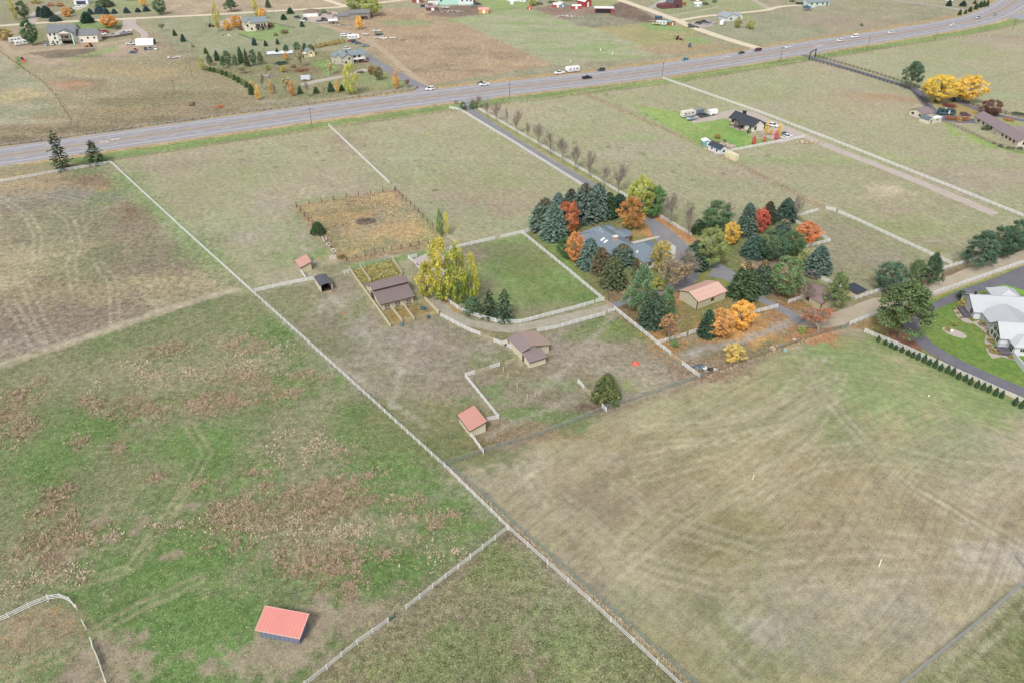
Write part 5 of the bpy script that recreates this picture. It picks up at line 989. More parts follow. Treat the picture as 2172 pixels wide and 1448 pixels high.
t = house('garden_shed', 'white shed with a flat white roof beside the round-roofed one', (1976,262.5), 28, 'shed'); t.location = (*P(1977,263), 0); mono(t, 6.2, 2.4, 2.2, 2.3, M('white_flat_roof', '#dfe2e4'), CW, 'x', .2, boards=TRIMW); win(t, 'f', 3.2, 1.2, .6, .5, 0, TRIMD)
# --- beyond the highway
MINT = M('mint_trim', '#a5d6c4'); GRS = shingle('grey_shingle', '#73777c'); PCW = M('pale_cream_siding', '#d9d0c6', var=.03)
t = house('tall_house', 'tall cream house with mint porch columns and grey roof, upper left', (108,95), 8, 'house')
t.location = (*P(106,94), 0); gable(t, 0, 17, 0, 12, 7.4, 3.4, 'x', PCW, GRS, .6); gable(t, 17, 30, 1.5, 10.5, 4.8, 3.0, 'x', PCW, GRS, .4)
gable(t, 6.8, 16.6, -3.4, 0, 7.0, 1.9, 'y', M('porch_gable_wall', '#d9d0c6'), GRS, .4) if False else None
r = MB(); r.slab([(6.4,-3.8,7.0),(11.7,-3.8,9.2),(11.7,4,9.2),(6.4,4,7.0)], .2); r.slab([(11.7,-3.8,9.2),(17.0,-3.8,7.0),(17.0,4,7.0),(11.7,4,9.2)], .2); r.build('porch_roof', GRS, t)
for x in (6.9, 16.0): MB().box(x, x+.8, -3.6, -2.9, 0, 7.0).build('column', MINT, t)
e = MB(); e.hexa([(6.9,-3.2,6.9),(16.6,-3.2,6.9),(11.7,-3.2,8.6)], [(6.9,-3.5,6.9),(16.6,-3.5,6.9),(11.7,-3.5,8.6)]); e.build('porch_gable', PCW, t)
MB().box(7.5,16.2,-3.3,-.02,2.6,2.85).build('balcony_floor', M('deck_brown', '#7d6658'), t); e = MB(); e.beam((7.5,-3.3,3.8),(16.2,-3.3,3.8),.1); e.beam((7.5,-3.3,3.3),(16.2,-3.3,3.3),.06); e.build('balcony_rail', DARKW, t); MB().box(8.0,16.0,-.25,-.02,0,2.4).build('garage_door', TRIMD, t)
for x, z in ((1.8,5.2),(4.4,5.2),(4.2,3.0),(2.4,.6),(5.0,.4),(9.0,3.6),(10.8,3.4),(12.2,3.4),(14.6,3.6)): win(t, 'f', x, z, 1.0, 1.3, 0, TRIMD)
for x, z in ((20,1),(24,2.4),(28,2.4)): win(t, 'f', x, z, 1.0, 1.0, 1.5, TRIMD)
t = house('arched_shelter', 'white fabric arched shelter beside the dirt yard of the tall cream house', (289,97), 8, 'shelter')
pf = [(3.6*math.cos(math.pi*i/10), 3.4*math.sin(math.pi*i/10)) for i in range(11)]; b = MB(); b.hexa([(-.1,y+3.6,max(z,0)) for y,z in pf], [(10.6,y+3.6,max(z,0)) for y,z in pf]); b.build('end_wall', M('dark_teal_end', '#476a66'), t); r = MB()
for i in range(10): (y0,z0),(y1,z1) = pf[i], pf[i+1]; r.poly([(-.3,y0+3.6,z0*1.03+.03),(-.3,y1+3.6,z1*1.03+.03),(10.8,y1+3.6,z1*1.03+.03),(10.8,y0+3.6,z0*1.03+.03)])
r.build('fabric_roof', M('white_fabric', '#eef1f4'), t)
t = house('garage', 'white garage with dark door at the top edge above the white car', (158,10), 5, 'garage'); gable(t, 0, 11, 0, 9, 3.4, 1.4, 'x', M('bright_white_siding', '#dde2e8'), M('white_metal_roof', '#dfe3e6'), .4); door(t, 'f', 5.5, 7.5, 2.5, 0, M('navy_door', '#33415a'), name='garage_door', knob=False)
t = house('cream_house', 'cream two-storey house with blue-grey roof and dark balcony on the small green lawn', (533,67), 28, 'house')
CB = shingle('blue_grey_shingle_far', '#7a8890'); IV = M('ivory_siding', '#d8cfbb'); gable(t, 0, 12, 0, 9, 5.8, 2.4, 'x', IV, CB, .6); gable(t, -3.2, 2.4, .6, 12, 5.8, 2.2, 'y', IV, CB, .5)
MB().box(3,11.6,-2.4,-.02,2.6,2.8).build('balcony_floor', DARKW, t); e = MB(); e.beam((3,-2.35,3.8),(11.6,-2.35,3.8),.1); e.build('balcony_rail', DARKW, t)
for x in (3.2,7.2,11.4): MB().box(x,x+.2,-2.4,-2.2,0,5.2).build('balcony_post', DARKW, t)
for x, z in ((-2,3.4),(.6,1.0),(4.6,3),(6,3),(8,3),(10,3),(5,.5),(8.6,.5)): win(t, 'f', x, z, 1.1, 1.3, 0 if x > 2.4 else 0, TRIMD)
win(t, 'l', 4, 3.2, 1.0, 1.2, -3.2, TRIMD); win(t, 'l', 8, .8, 1.0, 1.0, -3.2, TRIMD)
t = house('garage', 'white garage with brown pyramid roof beside parked cars, left of the long grey-brown house', (650,36), 5, 'garage'); t.location = (*P(644,36), 0); hip(t, 0, 11, 0, 9, 3, 1.9, 'x', M('white_wall_far', '#d9d6d0'), shingle('brown_shingle', '#7d6a60'), .6); [door(t, 'f', a, 2.8, 2.3, 0, TRIMW, name='garage_door', knob=False) for a in (4.5, 8.4)]
t = house('long_house', 'long grey-brown house with slate roof under the big willows', (742,42), 14, 'house')
GB = M('grey_brown_siding', '#8f867c'); SL = shingle('slate_shingle', '#77787a'); t.location = (*P(742,43), 0); gable(t, 0, 15, 0, 8, 4.6, 1.8, 'x', GB, SL, .5); gable(t, -8, 0, 1, 8, 3.0, 1.5, 'x', GB, SL, .4); gable(t, -12, -8.5, 1.5, 6, 2.6, 1.1, 'y', M('pale_grey_siding', '#b3aca4'), SL, .3); [win(t, 'f', a, 2.6, 1.2, 1.1, 0) for a in (2,6,12)]; door(t, 'f', 9, 2.2, 2.2, 0, GLASS, name='patio_door'); MB().box(6,13,-2.4,-.02,2.1,2.3).build('deck', DARKW, t)
t = house('garden_shed', 'small white-roofed grey shed in the yard of the long grey-brown house', (698,52), 14, 'shed'); gable(t, 0, 6, 0, 4.5, 2.2, 1, 'x', M('brown_grey_wall', '#7d746c'), M('pale_shed_roof', '#ccd0d6'), .3); door(t, 'f', 3, 1, 1.8, 0, TRIMD)
t = house('split_house', 'pale grey two-storey house with blue-grey roofs, nearest building beyond the highway', (729,139), 28, 'house')
PG = M('pale_grey_green_siding', '#bdb9a8'); gable(t, 0, 5.5, 0, 13, 4.6, 1.8, 'y', PG, CB, .5); gable(t, 5.5, 14.5, 2.5, 10.5, 4.8, 1.9, 'x', PG, CB, .6); gable(t, -3.6, 0, 4, 12, 4.4, 1.3, 'y', PG, CB, .4)
for y, z in ((2,1.0),(5.8,.8),(2.4,3.0),(9.6,3)): win(t, 'l', y, z, 1.1, 1.1, 0 if y < 4 else -3.6, TRIMD)
for x, z in ((1.6,.8),(3.9,2.9)): win(t, 'f', x, z, 1.0, 1.1, 0, TRIMD)
for x, z in ((8,3.0),(11,3.0),(8,.5),(11.5,.5)): win(t, 'f', x, z, 1.4, 1.2, 2.5, TRIMD)
MB().box(6,14,.3,2.48,2.3,2.5).build('deck', TRIMW, t); [MB().box(x,x+.25,.3,.55,0,2.3).build('deck_post', TRIMW, t) for x in (6.1, 13.6)]; e = MB(); e.beam((6,.4,3.4),(14,.4,3.4),.08); e.build('deck_rail', TRIMW, t); [MB().tube((x,y,z),(x,y,z+.5),.2).build('roof_vent', TRIMW, t) for x,y,z in ((1.4,9,5.6),(9,5,5.9))]
t = house('barn_shed', 'cream gambrel-roofed little barn with grey roof among the pines', (650,122), 28, 'shed'); t.location = (*P(652,122), 0); w_ = MB(); pf = lambda y: [(0,y,0),(5,y,0),(5,y,2.2),(4,y,3.6),(2.5,y,4.2),(1,y,3.6),(0,y,2.2)]; w_.hexa(pf(7), pf(0)); w_.build('wall', M('butter_siding', '#d3c48f'), t); r = MB(); q = pf(0)
for i in (2,3,4,5): a, b_ = q[i], q[i+1]; r.slab([(a[0],-.3,a[2]+.14),(a[0],7.3,a[2]+.14),(b_[0],7.3,b_[2]+.14),(b_[0],-.3,b_[2]+.14)], .1)
r.build('roof', CB, t); win(t, 'f', 2.5, 1.9, .8, .8, 0, TRIMD); door(t, 'f', 2.5, 1.2, 1.7, 0, TRIMW)
t = house('lean_to', 'low cream lean-to in front of the little gambrel barn', (636,124), 28, 'shed'); mono(t, 4.5, 3.5, 2.0, 2.4, M('cream_flat_roof', '#d0ccb8'), M('cream_low_wall', '#c7bd9f'), 'y', .3); door(t, 'f', 2.2, 1, 1.7, 0, TRIMD, knob=False)
t = house('long_shed', 'long low shed with a white roof behind the pine belt', (567,123), 28, 'shed'); t.location = (*P(567,122), 0); t.rotation_euler = (0,0,R(14)); mono(t, 15.5, 4.0, 1.6, 2.4, M('whitish_shed_roof', '#c9cfd6'), M('grey_low_wall', '#86867e'), 'y', .2)
def simple(c, ang, L, D, h, rh, label, wc, rc, ax='x', name='outbuilding', open_=False, at=None):
    t = house(name, label, c, ang, 'shed'); gable(t, 0, L, 0, D, h, rh, ax, M('wall_'+wc, wc, var=.08), M('roof_'+rc, rc, var=.06, rough=.6), .3)
    door(t, 'f', L*.5, L*(.8 if open_ else .25), h*.85, 0, M('opening_shade', '#2b2a2c') if open_ else TRIMW, knob=False); return t
simple((906,24), 14, 9, 6, 2.6, .9, 'mauve-brown shed with pinkish roof at the corner of the stubble field', '#6e5052', '#a08184')
simple((1016,29.5), 6, 7.5, 5, 3.0, 1.0, 'yellow shed with salmon pink roof by the dark soil paddock', '#c8963f', '#dd9a8c')
simple((990,8), 14, 7, 6, 3.2, 1.0, 'red-brown hut with pink roof behind the yard junk', '#a85a4e', '#cf8f88')
simple((876,7), 14, 8, 6, 2.6, .9, 'brick-red shed at the top edge left of the camper', '#96544a', '#b08a80')
simple((893,16), 10, 9, 5, 2.0, .7, 'dark blue-grey hut with brown roof beside the white camper', '#33404e', '#8a7672')
t = house('turquoise_house', 'turquoise and white house cut by the top edge', (928,11), 6, 'house'); t.location = (*P(928,11), 0); gable(t, 0, 17, 0, 12, 6, 2, 'x', M('turquoise_siding', '#a5cfc4'), GRS, .4); gable(t, 17, 29, -1, 9, 6, 2, 'x', M('white_blue_siding', '#c9d8de'), GRS, .4); [win(t, 'f', a, 2.6, 1.2, 1.2, 0 if a < 17 else -1, TRIMD) for a in (3,20,24,27)]
t = house('white_longhouse', 'long white low building at the top edge above the green paddock', (1100,7), -20, 'house'); t.location = (*P(1074,2), 0); gable(t, 0, 17, 0, 7, 2.6, 1.2, 'x', M('white_mobile_wall', '#cfd4da'), M('white_mobile_roof', '#d9dde2'), .2); [win(t, 'f', a, 1.0, .9, .9, 0, TRIMD) for a in (3,7,11,14)]
t = house('grey_longhouse', 'grey building cut by the top edge right of the long white one', (1107,3), 5, 'house'); gable(t, 0, 14, 0, 7, 2.8, 1.2, 'x', M('grey_far_wall', '#9da3ad'), SL, .2); [win(t, 'f', a, 1.0, 1.2, 1, 0, TRIMD) for a in (3,9)]
simple((1174,16.5), 6, 7, 5, 2.2, 1.0, 'low red shed with white roof, left of the pair in the red dirt', '#b5483c', '#d9dde0', name='red_shed')
simple((1187.5,16.5), 28, 5.5, 5, 2.2, 1.3, 'teal shed with white roof touching the low red shed', '#5f98a2', '#dde2e8', ax='y', name='teal_shed')
simple((1213.5,20), 6, 7, 4, 2.4, .6, 'middle red shed with white roof in the red dirt yard', '#b23f38', '#e0e3e6', name='red_shed')
simple((1240,16), 35, 7, 9, 4.2, 2.0, 'tall red barn shed with white gable roof', '#a83a3c', '#e4e6ea', ax='y', name='red_shed')
t = house('loafing_shed', 'red and white-roofed long open shed on the edge of the dark soil', (1261,28), 2, 'shed'); t.rotation_euler = (0,0,R(-4)); mono(t, 14.5, 5, 3.4, 3.8, M('white_metal_roof_open', '#dde0e4'), M('red_end_wall', '#a83540'), 'y', .3, boards=TRIMW); door(t, 'f', 6.6, 11.8, 3.0, 0, M('opening_shade', '#2b2a2c'), name='painted_opening', knob=False)  # walls are closed; a dark panel paints the shaded open front
t = house('gambrel_barn', 'maroon gambrel barn with blue-grey roof at the top edge', (1428,18.5), 20, 'barn'); t.location = (*P(1425,18.5), 0)
MRN = M('maroon_boards', '#6e4348', var=.12); w_ = MB(); pf = lambda y: [(0,y,0),(9.5,y,0),(9.5,y,3),(8,y,6),(4.75,y,7.4),(1.5,y,6),(0,y,3)]
w_.hexa(pf(11), pf(0)); w_.build('wall', MRN, t); r = MB(); q = pf(0)
for i in (2,3,4,5): a, b_ = q[i], q[i+1]; r.slab([(a[0],-.3,a[2]+.2),(a[0],11.3,a[2]+.2),(b_[0],11.3,b_[2]+.2),(b_[0],-.3,b_[2]+.2)], .15)
r.build('roof', M('slate_blue_roof', '#596873'), t); w_ = MB(); w_.hexa([(-9,0.5,0),(0,.5,0),(0,9,0),(-9,9,0)], [(-9,.5,2.6),(0,.5,3.6),(0,9,3.6),(-9,9,2.6)]); w_.build('side_wing', MRN, t); door(t, 'f', 4.75, 2.6, 2.6, 0, TRIMD, knob=False)
simple((1404,7), 14, 6, 5, 2.4, .8, 'small pale hut behind the maroon gambrel barn', '#c9c6c4', '#d8dade')
simple((1464,2), 0, 12, 6, 2.4, .8, 'maroon low building at the top edge right of the gambrel barn', '#7a4a48', '#8d6660')
t = house('grey_house', 'blue-grey-roofed house beside the gravel road junction', (1541,46), 20, 'house'); t.location = (*P(1540,46), 0); LG = M('light_grey_siding', '#c2c4c4'); GR2 = shingle('light_slate_shingle', '#929aa1'); gable(t, 0, 11, 0, 12, 2.8, 2.4, 'y', LG, GR2, .5); gable(t, 8.5, 15, 1, 8, 3.0, 1.8, 'y', LG, GR2, .4); win(t, 'f', 4, 1, 1.4, 1.1, 0, TRIMD); win(t, 'f', 11.8, 1, 1.2, 1.1, 1, TRIMD)
t = house('pale_house', 'pale mint house with grey roof near the top right edge', (1722,14), 14, 'house'); t.location = (*P(1714,14), 0); gable(t, 0, 19, 0, 10, 3.0, 2.0, 'x', M('pale_mint_siding', '#b8ccc4'), M('grey_roof_far2', '#7f8a94'), .5); [win(t, 'f', a, 1.0, 1.3, 1.1, 0, TRIMD) for a in (3,8,13)]; door(t, 'f', 17, 1.4, 2.2, 0, TRIMD)
simple((2008,2), 5, 6, 4, 2.6, .8, 'white hut at the top edge left of the highway bend', '#d5dbe2', '#dde1e6')
simple((1434,20), 28, 0.1, 0.1, 0.1, 0.1, '', '#ffffff', '#ffffff') if False else None
simple((1423.5+15,48), 24, 4.5, 4, 2.4, 1.0, 'small brown hut with teal roof beside the gravel road', '#8f5f3a', '#6f9ba0') if False else None
t = simple((1421,55), 28, 4.5, 4, 2.4, .9, 'orange-brown hut with teal roof beside the gravel road junk row', '#a5662f', '#6f9b9c', ax='y')
t = simple((1082,10), 0, 3, 3, 2, .6, 'white hut by the trees above the green field', '#cfd4da', '#d9dde2')
t = simple((1119,20.5), 5, 3, 3, 1.8, .5, 'tiny red hut above the green field', '#b5402f', '#c85a44')
t = simple((1473,15), 10, 6, 5, 2.4, .7, 'small white-roofed hut right of the gambrel barn', '#aab4b0', '#dfe4e4')
# ---------------------------------------------------------------- trees and shrubs
def mfol():
    m, n, b = newmat('foliage')
    A = nd(n, 'ShaderNodeAttribute'); A.attribute_name = 'tone'; sx = nd(n, 'ShaderNodeSeparateXYZ'); n.links.new(A.outputs['Vector'], sx.inputs[0])
    c1 = nd(n, 'ShaderNodeAttribute'); c1.attribute_type = 'OBJECT'; c1.attribute_name = 'leaf_a'
    c2 = nd(n, 'ShaderNodeAttribute'); c2.attribute_type = 'OBJECT'; c2.attribute_name = 'leaf_b'
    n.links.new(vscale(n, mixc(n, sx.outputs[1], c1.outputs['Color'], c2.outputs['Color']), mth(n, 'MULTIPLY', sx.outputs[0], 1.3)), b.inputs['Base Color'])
    b.inputs['Roughness'].default_value = .75; b.inputs['Specular IOR Level'].default_value = .15; return m
FOL = mfol(); BARKM = M('bark', '#6f6257', var=.3, scale=6); BARKG = M('grey_twigs', '#958a7c', var=.2, scale=6)
def quads(cen, ax, bx, tone, mixf):
    """cen (n,3), half-axes ax,bx (n,3) -> mesh arrays"""
    v = np.stack([cen-ax-bx*.6, cen+ax-bx, cen+ax*.8+bx, cen-ax*.9+bx*.7], 1).reshape(-1, 3)
    t = np.repeat(np.stack([tone, mixf, np.zeros_like(tone)], 1), 4, 0); return v, t
def qmesh(name, parts, mat):
    v = np.concatenate([p[0] for p in parts]); t = np.concatenate([p[1] for p in parts]); n_ = len(v)//4
    me = bpy.data.meshes.new(name); me.vertices.add(len(v)); me.vertices.foreach_set('co', v.astype(np.float32).ravel())
    me.loops.add(len(v)); me.loops.foreach_set('vertex_index', np.arange(len(v), dtype=np.int32)); me.polygons.add(n_)
    me.polygons.foreach_set('loop_start', np.arange(0, len(v), 4, dtype=np.int32)); me.polygons.foreach_set('loop_total', np.full(n_, 4, dtype=np.int32)); me.update(calc_edges=True)
    vattr(me, 'tone', t); me.materials.append(mat); return me
def unit(v): return v/(np.linalg.norm(v, axis=1, keepdims=True)+1e-9)
def rdir(rs, n): return unit(rs.normal(size=(n, 3)))
def leafballs(rs, cs, rad, n, size, up=0.0, tone=None, mix=None, squash=.8):
    """clumps of leaves: centres cs (k,3), radii rad (k)"""
    k = len(cs); d = rdir(rs, k*n); rr = rad.repeat(n)*(rs.rand(k*n)**.45); p = cs.repeat(n, 0)+d*rr[:, None]*np.array((1, 1, squash))
    nrm = unit(d*.7+rdir(rs, k*n)*.8+np.array((0, 0, up))); a = unit(np.cross(nrm, rdir(rs, k*n))); b = np.cross(nrm, a)
    s = size*(.6+.8*rs.rand(k*n))[:, None]
    tn = (tone if tone is not None else .75+.5*rs.rand(k)).repeat(n)*(.8+.4*rs.rand(k*n))*(.86+.2*np.clip(d[:, 2], -1, 1)*0+.0) 
    mx = np.clip((mix if mix is not None else np.zeros(k)).repeat(n)+.25*(rs.rand(k*n)-.5), 0, 1)
    return quads(p, a*s, b*s*.8, tn*1.12, mx)
def crown_pts(rs, n, z0, shape='oval', hollow=.35):
    out = []
    while len(out) < n:
        z = rs.rand(); t = (z-z0)/(1-z0)
        if t < 0: continue
        if shape == 'oval': r = .5*math.sin(math.pi*min(1, t*.93+.04))**.6
        elif shape == 'dome': r = .5*math.sqrt(max(0, 1-t*t))**.9
        elif shape == 'flame': r = .5*(math.sin(math.pi*(t**.8*.95+.03)))**.7
        elif shape == 'vase': r = .5*(.35+.65*t)*(1-max(0, t-.75)*2.4)
        elif shape == 'pine': r = .5*(1-t)**.5*(.75+.5*rs.rand()) if t > .15 else .38
        q = hollow+(1-hollow)*rs.rand()**.5; a = rs.rand()*2*math.pi; out.append((r*q*math.cos(a)*.86, r*q*math.sin(a)*.86, z*.94+.02))
    return np.array(out)
def branchy(rs, mb, p, d, L, r, depth, spread=.55, up=.25, n=3, minr=.0016, sides=4):
    steps = 2 if depth > 1 else 1; q = p
    for s in range(steps):
        d = unit((d+rs.normal(size=3)*.12+np.array((0, 0, up*.25)))[None])[0]; e = q+d*L/steps; r1 = max(r*(1-.28*(s+1)/steps*1.3), minr)
        mb.tube(q, e, max(r*(1-.28*s/steps), minr), r1, sides if depth > 1 else 3, cap=False); q = e
        if depth > 0 and s < steps-1:
            dd = unit((d+rs.normal(size=3)*spread)[None])[0]; branchy(rs, mb, q, dd, L*.6, r*.5, depth-1, spread, up, n, minr, sides)
    if depth > 0:
        for i in range(n): branchy(rs, mb, q, unit((d+rs.normal(size=3)*spread+np.array((0,0,up)))[None])[0], L*rs.uniform(.55, .8), r*.58, depth-1, spread, up, n, minr, sides)
def trunk_mesh(rs, top=.8, r=.018, limbs=8, z0=.2, reach=.3, name='trunk', lean=0):
    mb = MB(); mb.tube((0,0,-.01), (lean*.3,0,top*.5), r, r*.7, 7, cap=False); mb.tube((lean*.3,0,top*.5), (lean,0,top), r*.7, r*.15, 6, cap=False)
    for i in range(limbs):
        z = z0+(top-z0)*.8*i/limbs; a = rs.rand()*6.28; e = reach*(1-.5*i/limbs)*rs.uniform(.6, 1)
        mb.tube((lean*z/top,0,z), (math.cos(a)*e, math.sin(a)*e, z+e*rs.uniform(.5, .9)), r*.42, r*.1, 4, cap=False)
    return mb.mesh(name, BARKM)
LIB = {}
def lib(kind):
    if kind in LIB: return LIB[kind]
    out = []; nv = {'spruce': 4, 'pine': 4, 'maple': 4, 'bare': 4, 'poplar': 2, 'bush': 3, 'cone': 2, 'sparse': 2, 'willow': 2, 'scraggly': 2, 'juniper': 1, 'weeping': 1, 'snag': 1}[kind]
    for k in range(nv):
        rs = np.random.RandomState(len(kind)*31+k*7+ord(kind[0])); tr = None; parts = []
        if kind in ('spruce', 'scraggly', 'weeping'):
            lv = {'spruce': 26, 'scraggly': 15, 'weeping': 22}[kind]; cen = []; ax = []; bx = []; tn = []; mx = []
            for i in range(lv):
                z = .03+.95*(i/(lv-1))**1.04; r = .5*min(1, 1.12*(1-z)**.52)*min(1, .84+z*1.2)*(1.0 if kind != 'scraggly' else .55+.7*rs.rand())+.012
                if kind == 'spruce': r *= .86+.2*rs.rand()
                nb = int(7+26*r) if kind != 'scraggly' else int(4+7*r); ph = rs.rand()*6.28
                for j in range(nb):
                    a = ph+6.283*j/nb+rs.normal()*.14; rj = r*(.8+.3*rs.rand()) if kind != 'scraggly' else r*(.5+.7*rs.rand()); br = .66+.6*rs.rand(); m_ = 7 if r > .2 else 5; top = z > .86
                    for q in range(m_):
                        s = .28+.72*(q+rs.rand()*.6)/m_; rr = rj*s; dz = -.16*rj*s*s+.05*(s > .8)*rj; wd = .5*(1-abs(s-.6))
                        for u in range(3):
                            aa = a+(u-1)*(.16+.06*rs.rand())*(1.15-s)*1.3; rad = np.array((math.cos(aa), math.sin(aa), -.18+rs.normal()*.22)); side = np.array((-math.sin(aa), math.cos(aa), rs.normal()*.5))
                            cen.append((math.cos(aa)*rr+rs.normal()*.006, math.sin(aa)*rr+rs.normal()*.006, z+dz+rs.normal()*.007)); L_ = (.030+.012*rs.rand())*(1.0 if r > .1 else .6)
                            ax.append(rad/np.linalg.norm(rad)*L_); bx.append(side/np.linalg.norm(side)*L_*.5); tn.append(br*(.42+.80*s*s)*(.8+.4*rs.rand())); mx.append((.55+.45*rs.rand()) if (top and rs.rand() < .75) else .12*rs.rand())  # tone falls towards the trunk: shade inside the crown put into the colour
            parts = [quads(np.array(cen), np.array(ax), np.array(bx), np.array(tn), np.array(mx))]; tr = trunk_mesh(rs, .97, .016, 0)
        elif kind == 'pine':
            n_ = 105; c = crown_pts(rs, n_, .14 if k < 3 else .28, 'oval' if k % 2 == 0 else 'pine', .3); rad = .06+.05*rs.rand(n_)
            parts = [leafballs(rs, c, rad, 84, .0118, .5, tone=.7+.55*rs.rand(n_), mix=rs.rand(n_)*.5)]; tr = trunk_mesh(rs, .9, .02, 14, .18, .36)
        elif kind in ('maple', 'willow'):
            n_ = 150 if kind == 'maple' else 150; c = crown_pts(rs, n_, .13 if kind == 'maple' else .22, 'oval', .45); an_ = np.arctan2(c[:, 1], c[:, 0]); c[:, :2] *= (1+.16*np.sin(3*an_+k*2+c[:, 2]*5)+.12*np.sin(5*an_-c[:, 2]*9+k))[:, None]; c[:, 2] += .05*np.sin(4*an_+k*3)
            rad = .055+.045*rs.rand(n_); mixv = np.clip((.35+.5*(c[:, 2]-.5))+.5*(rs.rand(n_)-.5), 0, 1); parts = [leafballs(rs, c, rad, 84, .0108, .1, tone=.72+.5*rs.rand(n_), mix=mixv)]; tr = trunk_mesh(rs, .75, .02, 16, .12, .36)
        elif kind == 'poplar':
            n_ = 90; c = crown_pts(rs, n_, .1, 'flame', .25); rad = .05+.05*rs.rand(n_); parts = [leafballs(rs, c, rad, 48, .014, .3, tone=.72+.55*rs.rand(n_), mix=np.clip(.5*c[:, 2]+.7*(rs.rand(n_)-.3), 0, 1), squash=1.3)]; tr = trunk_mesh(rs, .9, .018, 14, .06, .25)
        elif kind == 'bush':
            n_ = 45; c = crown_pts(rs, n_, 0, 'dome', .4); rad = .09+.06*rs.rand(n_); parts = [leafballs(rs, c, rad, 42, .024, .1, tone=.7+.5*rs.rand(n_), mix=np.clip(c[:, 2]*.6+.6*(rs.rand(n_)-.3), 0, 1))]; tr = trunk_mesh(rs, .5, .03, 5, .03, .3)
        elif kind == 'cone':
            n_ = 520; z = rs.rand(n_)**1.1; r = .5*np.minimum(1, 1.6*(1-z)**.75)*(.75+.25*rs.rand(n_))*np.minimum(1, .6+z*4); a = rs.rand(n_)*6.283; cen = np.stack([r*np.cos(a), r*np.sin(a), z*.97+.01], 1)
            up = unit(np.stack([.25*np.cos(a), .25*np.sin(a), np.ones(n_)], 1)+rs.normal(size=(n_, 3))*.2); sd_ = unit(np.stack([-np.sin(a), np.cos(a), np.zeros(n_)], 1)+rs.normal(size=(n_, 3))*.3)
            parts = [quads(cen, up*.06, sd_*.07, .7+.55*rs.rand(n_), rs.rand(n_)*.4)]; tr = trunk_mesh(rs, .4, .03, 0)
        elif kind == 'juniper':
            n_ = 280; c = crown_pts(rs, n_, .0, 'dome', .5); t_ = c[:, 2]; c[:, :2] *= (1.0-.25*t_)[:, None]; rad = .05+.035*rs.rand(n_)
            p1 = leafballs(rs, c, rad, 40, .014, .9, tone=.62+.6*rs.rand(n_), mix=np.clip(.2+.8*(rs.rand(n_)-.3), 0, 1), squash=1.2); parts = [p1]; tr = trunk_mesh(rs, .6, .02, 4, .1, .2)
        elif kind in ('bare', 'sparse'):
            mb = MB(); up = .22
            mb.tube((0,0,-.01), (0,0,.16), .022, .018, 7, cap=False)
            for i in range(6 if kind == 'bare' else 5):
                a = 6.283*i/6+rs.rand()*.5; d = np.array((math.cos(a)*.42, math.sin(a)*.42, 1.0)) if i else np.array((0,0,1.)); branchy(rs, mb, np.array((0,0,.12+.03*i)), d/np.linalg.norm(d), .26, .013, 4, .42, up, 3, .0021)
            v = np.array(mb.v); s = .5/np.percentile(np.hypot(v[:, 0], v[:, 1]), 99); hz = np.percentile(v[:, 2], 99.8); mb.v = [(x*s, y*s, z/hz) for x, y, z in mb.v]; tr = mb.mesh('branches', BARKG)
            if kind == 'sparse':
                v = np.array(mb.v); v = v[v[:, 2] > .25]; i = rs.choice(len(v), 90); c = v[i]; parts = [leafballs(rs, c, .03+.04*rs.rand(90), 26, .0125, .1, tone=.75+.5*rs.rand(90), mix=rs.rand(90))]
        elif kind == 'snag':
            mb = MB(); mb.tube((0,0,0), (0,0,1), .012, .002, 6, cap=False)
            for i in range(60): z = .1+.85*rs.rand(); a = rs.rand()*6.28; L_ = .5*(1-z*.7)*rs.uniform(.4, 1); mb.tube((0,0,z), (math.cos(a)*L_*.7, math.sin(a)*L_*.7, z+L_*.35), .003, .001, 3, cap=False)
            tr = mb.mesh('branches', BARKG)
        out.append((tr, qmesh('crown', parts, FOL) if parts else None))
    LIB[kind] = out; return out
NAMES = {'spruce': 'spruce_tree', 'pine': 'pine_tree', 'maple': 'leafy_tree', 'bare': 'bare_tree', 'poplar': 'poplar_tree', 'bush': 'shrub', 'cone': 'arborvitae', 'sparse': 'thin_tree', 'willow': 'leafy_tree', 'scraggly': 'conifer_tree', 'juniper': 'conifer_tree', 'weeping': 'spruce_tree', 'snag': 'bare_tree'}
ntree = [0]
